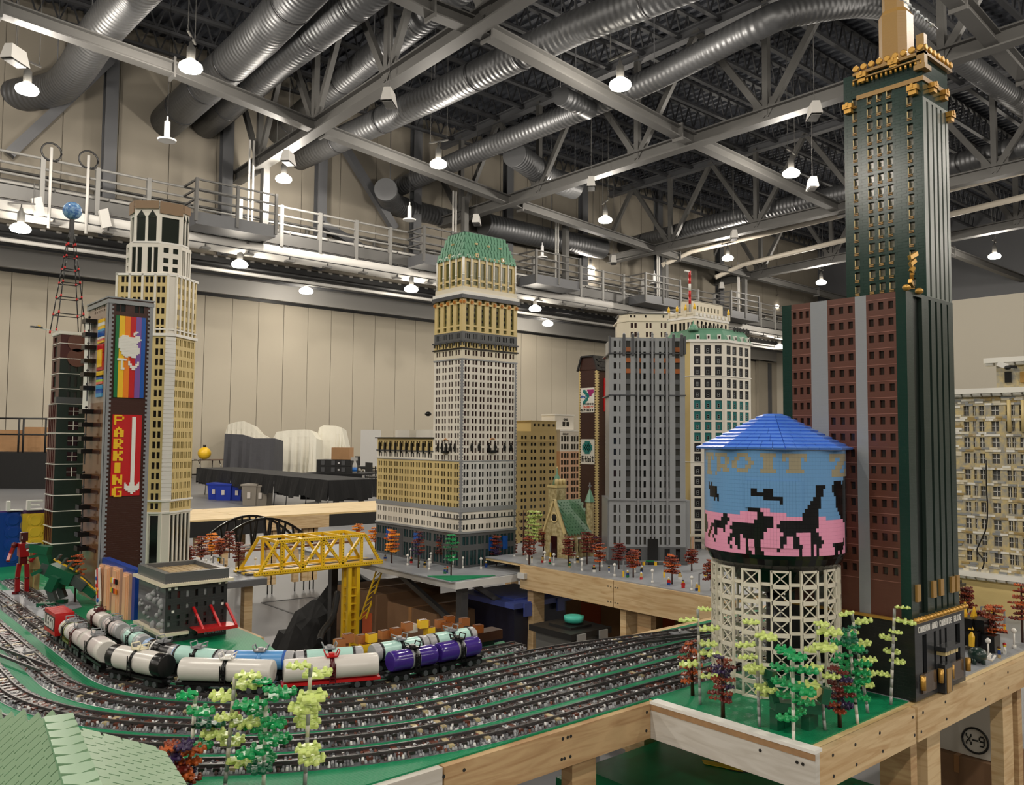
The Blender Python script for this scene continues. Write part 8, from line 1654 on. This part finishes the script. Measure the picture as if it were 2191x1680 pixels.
# second black table with cases, carton and bottle
d2 = .76; p = atz(645, 1012, d2); q = atz(775, 1014, d2); t = thing('clothed_table', 'black clothed table with plastic cases and a carton on it', 'table', (p.x, p.y, 0), math.atan2((q - p).y, (q - p).x)); L2 = (q - p).length; MB().box(0, L2, -.02, 1.1, .72, .76, m_bcloth).add('cloth_top', t); MB().box(0, L2, -.03, -.01, .1, .74, m_bcloth).box(0, .02, 0, 1.1, .1, .74, m_bcloth).add('cloth_drape', t)
rz2 = math.atan2((q - p).y, (q - p).x); ux = Vector((math.cos(rz2), math.sin(rz2), 0)); uy = Vector((-ux.y, ux.x, 0))
for i in range(2):
    o = p + ux * L2 * .18 + uy * .25 + UZ * (.0 + .17 * i); t = thing('tool_case', f'black plastic tool case, {"lower" if i == 0 else "upper"} of two stacked', 'case', (o.x, o.y, .76 + .17 * i), rz2, 'stacked tool cases'); MB().box(0, L2 * .58, 0, .5, 0, .165, m_black).add('case_body', t)
    for f in (.08, .25, .42): MB().box(L2 * f, L2 * (f + .06), -.015, 0, .03, .14, m_darksteel).add('case_rib', t)
    MB().box(L2 * .36, L2 * .39, -.017, -.014, .06, .1, mat('white tag', (220, 220, 220), rough=.6)).add('white_tag', t)
o = p + ux * L2 * .4 + uy * .35; carton('shipping_carton', 'small brown carton on top of the black tool cases', (o.x, o.y, 1.1), L2 * .3, .3, .3, m_cbox, rz2)
o = p + ux * L2 * .83 + uy * .2; t = thing('spray_bottle', 'white spray bottle with a blue label on the black table', 'bottle', (o.x, o.y, .76), rz2); MB().lathe((0, 0, 0), (0, 0, 1), [(0, .06), (.2, .06), (.28, .03), (.32, .03)], m_white, 12).add('bottle_body', t); MB().lathe((0, 0, .05), (0, 0, 1), [(0, .061), (.1, .061)], mat('blue label', (40, 110, 190), rough=.5), 12).add('bottle_label', t); MB().box(-.1, .06, -.03, .03, .32, .4, m_white).add('spray_head', t)
# brown folding table and draped displays far back
p = atz(405, 984, .76); q = atz(590, 982, .76); t = thing('banquet_table', 'long brown topped folding table with metal legs far behind', 'table', (p.x, p.y, 0), math.atan2((q - p).y, (q - p).x)); L3 = (q - p).length; MB().box(0, L3, 0, .9, .72, .76, m_btop).add('table_top', t)
for f in (.12, .35, .6, .9): MB().tube([(L3 * f, .15, .72), (L3 * f + .1, .15, .4), (L3 * f + .1, .15, 0)], .02, m_chrome, 6).add('leg', t); MB().tube([(L3 * f, .75, .72), (L3 * f, .75, 0)], .02, m_chrome, 6).add('leg', t)
def drape(name, label, pts, z_floor_py, depth_m, m_, folds=9, seed=1, inner=None):
    """cloth hanging over bulky shapes: outline of its top edge in the picture, given depth"""
    rr = random.Random(seed); p0 = atz(pts[0][0], z_floor_py, 0); dd = (p0 - CAM).dot(FWD); top = [atd(x, y, dd) for x, y in pts]; t = thing(name, label, 'draped display', (top[0].x, top[0].y, 0)); o = Vector((top[0].x, top[0].y, 0))
    mb = MB(); n = len(top); back = _f0 * depth_m
    fine = []
    for a_, b_ in zip(top, top[1:]):
        for k in range(5): fine.append(a_.lerp(b_, k / 5))
    fine.append(top[-1]); rows = 7; grid = []
    for i, p in enumerate(fine):
        col_ = []
        for r in range(rows + 1):
            f_ = r / rows; sway = (.10 * math.sin(i * 1.9 + seed) + .05 * math.sin(i * 4.1)) * f_; col_.append(Vector((p.x, p.y, p.z * (1 - f_))) - _f0 * (.12 * f_ + sway) - o)
        grid.append(col_)
    for i in range(len(fine) - 1):
        for r in range(rows): mb.face([grid[i][r], grid[i + 1][r], grid[i + 1][r + 1], grid[i][r + 1]], m_, True)
        mb.face([grid[i + 1][0], grid[i][0], grid[i][0] + back - UZ * .1, grid[i + 1][0] + back - UZ * .1], m_, True); mb.face([grid[i][0] + back - UZ * .1, grid[i + 1][0] + back - UZ * .1, Vector((grid[i + 1][0] + back).xy[:] + (0,)), Vector((grid[i][0] + back).xy[:] + (0,))][::-1], m_, True)
    for e in (0, -1):
        g = grid[e]; mb.face([g[0], g[-1], Vector((g[-1] + back).xy[:] + (0,)), g[0] + back - UZ * .1], m_)
    mb.add('cloth', t); return t
drape('draped_display', 'charcoal draped counter with black goods on top, far back', [(481, 928), (520, 930), (540, 938), (588, 938)], 1029, 1.2, m_gcloth, seed=3)
drape('draped_display', 'white sheet heaped over goods on the charcoal counter', [(482, 926), (488, 908), (505, 903), (522, 901), (538, 908), (553, 925), (570, 934)], 1018, .9, m_wcloth, seed=5)
drape('draped_display', 'wide white sheet over a low display far back', [(583, 940), (592, 924), (625, 920), (652, 919), (664, 920), (677, 938)], 1024, 1.3, m_wcloth, seed=7)
drape('draped_display', 'tall white sheet over an upright shape, rightmost draped one', [(677, 940), (683, 915), (692, 910), (718, 911), (731, 915), (738, 945), (745, 975)], 1022, 1.0, m_wcloth, seed=9)
p = atz(437, 984, .78); t = thing('pumpkin_model', 'yellow brick pumpkin on a black display board', 'pumpkin model', (p.x, p.y, .78)); rp_ = 14 / FPX * (p - CAM).dot(FWD); MB().ball((0, 0, rp_), rp_, c_yellow, 14, 10, .95).add('pumpkin_body', t); MB().cyl((0, 0, rp_ * 1.9), (0, 0, rp_ * 2.3), .06, c_pblack, 8).add('pumpkin_stem', t)
t = thing('display_board', 'black display board with white lights under the yellow pumpkin', 'board', (p.x - .9, p.y - .5, .76), .6); MB().box(-.2, 1.6, 0, .5, -.005, .02, m_black).add('board', t)
for i in range(4): MB().box(.0 + .35 * i, .14 + .35 * i, -.01, 0, .02, .06, m_white).add('white_light', t)
# easel with a white board, stacked chairs at the right of the back area
p = floor_at(800, 1028); t = thing('easel', 'white board on a black tripod easel behind the annex', 'easel', p, -.72)
for s in (-.35, .35, 0): MB().cyl((s, 0 if s else .4, 0), (s * .2, 0, 2.0), .02, m_black, 6).add('tripod_leg', t)
MB().box(-.55, .25, -.04, .0, .55, 2.0, m_white).add('white_board', t)
for i, (px, py) in enumerate(((770, 1022), (788, 1026), (803, 1052))):
    p = floor_at(px, py); t = thing('folding_chair', ['black chair far back, left of two', 'black chair far back, right of two', 'black padded chair beside the annex of the green roofed tower'][i], 'chair', p, -.6 + i); s = 1.0
    MB().box(-.24, .24, -.22, .22, .42, .47, m_black).add('seat', t); MB().box(-.24, .24, .2, .25, .5, .9, m_black).add('backrest', t)
    for (x, y) in ((-.2, -.2), (.2, -.2), (-.2, .2), (.2, .2)): MB().cyl((x, y, 0), (x, y, .42), .015, m_chrome, 6).add('leg', t)
# raised black stage with rail and cartons, brown table (far left)
p = floor_at(60, 1046); dd = (p - CAM).dot(FWD); pl_, pr_ = atd(-40, 1046, dd), atd(97, 1046, dd); hs = (1046 - 968) / FPX * dd; t = thing('stage_platform', 'black stage platform with a pipe railing at the far left', 'stage', (pl_.x, pl_.y, 0)); v = pr_ - pl_; v.z = 0; bk_ = _f0 * 2.5
MB().slab([(0, 0), (1, 0), (1, 1), (0, 1)], (0, 0, hs - .06), v, bk_, UZ, .06, m_black).add('stage_deck', t); MB().slab([(0, 0), (1, 0), (1, 1), (0, 1)], (0, 0, 0), v, UZ * (hs - .06), _f0, .02, m_black).add('stage_skirt', t)
for h_ in (.55, 1.05): MB().cyl(UZ * (hs + h_), v + UZ * (hs + h_), .03, m_black, 6).add('rail', t)
for f in (.05, .55, .62, .97): MB().cyl(v * f + UZ * hs, v * f + UZ * (hs + 1.05), .03, m_black, 6).add('rail_post', t)
for i, (px, w_, h_) in enumerate(((22, .6, .55), (60, .55, .8), (8, .5, .7))):
    o = atd(px - 10, 968, dd + 1.2); carton('shipping_carton', ['low brown carton on the black stage', 'tall brown carton on the black stage', 'brown carton at the left edge of the stage'][i], (o.x, o.y, hs), w_, .5, h_, m_cbox, -.72, 'cartons on the stage')
p = atz(-30, 986, .76); q = atz(95, 984, .76); t = thing('banquet_table', 'brown folding table with bent metal legs before the black stage', 'table', (p.x, p.y, 0), math.atan2((q - p).y, (q - p).x)); L3 = (q - p).length; MB().box(0, L3, 0, .75, .72, .76, m_btop).add('table_top', t)
for f in (.72, .8): MB().tube([(L3 * f, .1, .72), (L3 * f + .12, .1, .35), (L3 * f + .12, .1, 0)], .02, m_chrome, 6).add('leg', t)
for f in (.1, .2): MB().tube([(L3 * f, .1, .72), (L3 * f, .1, 0)], .02, m_chrome, 6).add('leg', t)
# ================================================================== UNDER THE TABLES
p = atd(806, 1274, 5.35); hh1 = p.z; L_ = run(p, UY, 722); carton('shipping_carton', 'large brown carton with a hand hole under the corner tower table, left one', (p.x, p.y, 0), .5, L_, hh1, m_cbox2, 0, 'cartons under the corner tower', prints=((.35, .5, .55, .8, 'x', m_black), (.1, .33, .5, .8, 'x', m_oprint)))
p = atd(934, 1316, 5.0); L_ = run(p, UY, 826); carton('shipping_carton', 'large brown carton with printed marks under the corner tower table, right one', (p.x, p.y, 0), .55, L_, p.z, m_cbox2, 0, 'cartons under the corner tower', prints=((.55, .8, .55, .75, 'y', m_cbox), (.2, .4, .6, .7, 'y', m_cbox)))
def bin_(name, label, px, py, dpt, pxr, pxl, body, lid, lid_t=.03, handle=None):
    p = atd(px, py, dpt); w_ = run(p, UX, pxr); d_ = run(p, UY, pxl); t = thing(name, label, 'tote', (p.x, p.y, 0)); h = p.z
    MB().frust(rect(.03, w_ - .03, .03, d_ - .03), 0, rect(0.01, w_ - .01, .01, d_ - .01), h - lid_t, body).add('tote_body', t); MB().box(-.015, w_ + .015, -.015, d_ + .015, h - lid_t, h, lid).add('tote_lid', t); MB().box(.06, w_ - .06, .06, d_ - .06, h, h + .012, lid).add('lid_panel', t)
    for f in (.2, .8): MB().box(w_ * f - .03, w_ * f + .03, -.025, -.015, h - lid_t - .05, h - .005, handle or lid).add('lid_latch', t)
    return t
m_navy = mat('navy tote', (20, 22, 42), rough=.4); m_bluelid = mat('blue tote lid', (74, 88, 158), rough=.35); m_smoke = mat('smoky clear tote', (92, 92, 90), rough=.25); m_grn = mat('green tote', (14, 128, 84), rough=.25, var=.2, var_scale=8)
bin_('storage_tote', 'dark tote with a large blue lid under the tables', 1100, 1292, 4.9, 1217, 985, m_navy, m_bluelid)
bin_('storage_tote', 'smoky grey tote with a black lid beside the track edge', 1222, 1357, 4.3, 1300, 1140, m_smoke, m_black, handle=mat('latch grey', (150, 150, 148), rough=.4))
p = atd(1228, 1330, 4.5); t = MB().lathe((p.x, p.y, p.z), (0, 0, 1), [(0, .05), (.03, .055), (.035, .03)], mat('mint roll', (70, 190, 170), rough=.4), 14).add('tape_roll', label='mint green tape roll lying on the black tote lid', cat='tape')
for i, (px, py, dpt, pxr, pxl, lab) in enumerate(((1330, 1262, 5.9, 1420, 1190, 'brown carton with orange print behind the pine legs, left'), (1470, 1275, 5.6, 1540, 1385, 'brown carton with orange print behind the pine legs, right'))):
    p = atd(px, py, dpt); carton('shipping_carton', lab, (p.x, p.y, 0), max(.2, run(p, UX, pxr)), run(p, UY, pxl), min(p.z, .78), m_cbox, 0, 'cartons under the city table', prints=((.3, .6, .5, .75, 'x', m_oprint), (.2, .5, .3, .7, 'y', m_oprint)))
p = atz(730, 1290, .0); rr = random.Random(3)
t = thing('cloth_heap', 'black cloth bundle slumped behind the brown cartons', 'cloth', (3.1, 5.35, 0)); mb = MB()
N1, N2 = 14, 8
for i in range(N1):
    for j in range(N2):
        def S(i_, j_): x = i_ / N1; y = j_ / N2; return Vector((x * 1.2 - .3, y * .7, (.55 * math.sin(math.pi * x) ** .6 * math.sin(math.pi * y) ** .5 + .05 * math.sin(i_ * 2.1) * math.cos(j_ * 1.7)) if 0 < i_ < N1 and 0 < j_ < N2 else 0))
        mb.face([S(i, j), S(i + 1, j), S(i + 1, j + 1), S(i, j + 1)], m_bcloth, True)
mb.add('bundle', t)
MB().tube(smooth_path([atd(722, 1268, 4.9), atd(712, 1320, 4.75), atd(690, 1352, 4.6), atd(684, 1372, 4.5)], 5), .018, m_black, 8).add('cable', label='thick black cable curving down beside the brown carton', cat='cable')
MB().lathe((0, 0, 0), (0, 0, 1), [(0, .05), (.05, .05), (.05, .042), (.1, .042), (.1, .034), (.15, .034)], mat('grey block', (140, 144, 146), rough=.6), 4, False).add('stepped_block', label='small stepped grey block foot at the base of the yellow pier', cat='block', loc=(xb0 + LB_ * .78 - .02, yb0 - .08, 0))
# green tote with the yellow label in the foreground
zl = .56; c1 = atz(1700, 1665, zl); t = thing('storage_tote', 'translucent green tote with a black and yellow label under the white edged table', 'tote', (1.98, 1.52, 0), .0)
gx0, gx1, gy0, gy1 = -.06, .62, -.28, .42
MB().frust(rect(gx0 + .04, gx1 - .04, gy0 + .04, gy1 - .04), 0, rect(gx0, gx1, gy0, gy1), zl - .06, m_grn).add('tote_body', t); MB().box(gx0 - .02, gx1 + .02, gy0 - .02, gy1 + .02, zl - .06, zl - .02, m_grn).add('tote_lid', t); MB().frust(rect(gx0 + .03, gx1 - .03, gy0 + .03, gy1 - .03), zl - .02, rect(gx0 + .06, gx1 - .06, gy0 + .06, gy1 - .06), zl, m_grn).add('lid_panel', t)
lc = atz(1585, 1632, zl) - Vector((1.98, 1.52, 0)); MB().lathe((lc.x, lc.y, zl), (0, 0, 1), [(0, .085), (.002, .085)], m_black, 20).add('round_label', t); lc2 = atz(1545, 1640, zl) - Vector((1.98, 1.52, 0)); MB().obox((lc2.x, lc2.y, zl + .003), _r0 * .055 - _f0 * .03, (_f0 + _r0 * .0) * .018, UZ * .001, mat('yellow label', (214, 190, 50), rough=.5)).add('yellow_label', t)
# white carton with the X-9 stamp, and a brown one, under the right table
p = atY(2129, 1632, 1.32); hX = zat(p, 1487) - p.z; dX = run(p, UY, 2012); t = thing('shipping_carton', 'white carton stamped X-9 in a black ring under the right table', 'box', p)
m_wc = mat('white carton', (196, 192, 184), rough=.8); MB().box(0, .2, 0, dX, 0, hX, m_wc).add('carton', t); MB().box(-.004, .205, -.004, dX + .004, hX - .05, hX + .003, m_wc).add('carton_lid', t)
cr = atX(2087, 1585, p.x); cy_, cz_ = cr.y - p.y, cr.z - p.z; R_ = 26 / FPX * (cr - CAM).dot(FWD)
MB().tube([(-.002, cy_ + R_ * math.cos(k / 24 * 6.283), cz_ + R_ * math.sin(k / 24 * 6.283)) for k in range(25)], R_ * .085, m_black, 6).add('stamp_ring', t)
for i, c in enumerate('X-9'): bitmap(MB(), (-.0005, cy_ + R_ * (.72 - .5 * i), cz_ - R_ * .42), -UY, UZ, -UX, fb(c), R_ * .088, R_ * .125, .002, m_black).add('letter', t)
MB().box(.13, .18, -.008, -.004, hX * .6, hX * .65, m_black).add('black_mark', t)
carton('shipping_carton', 'dark brown carton carrying the white stamped carton', (p.x - .03, p.y - .02, 0), .3, dX + .1, max(.05, p.z - .003), m_cbox2, 0)
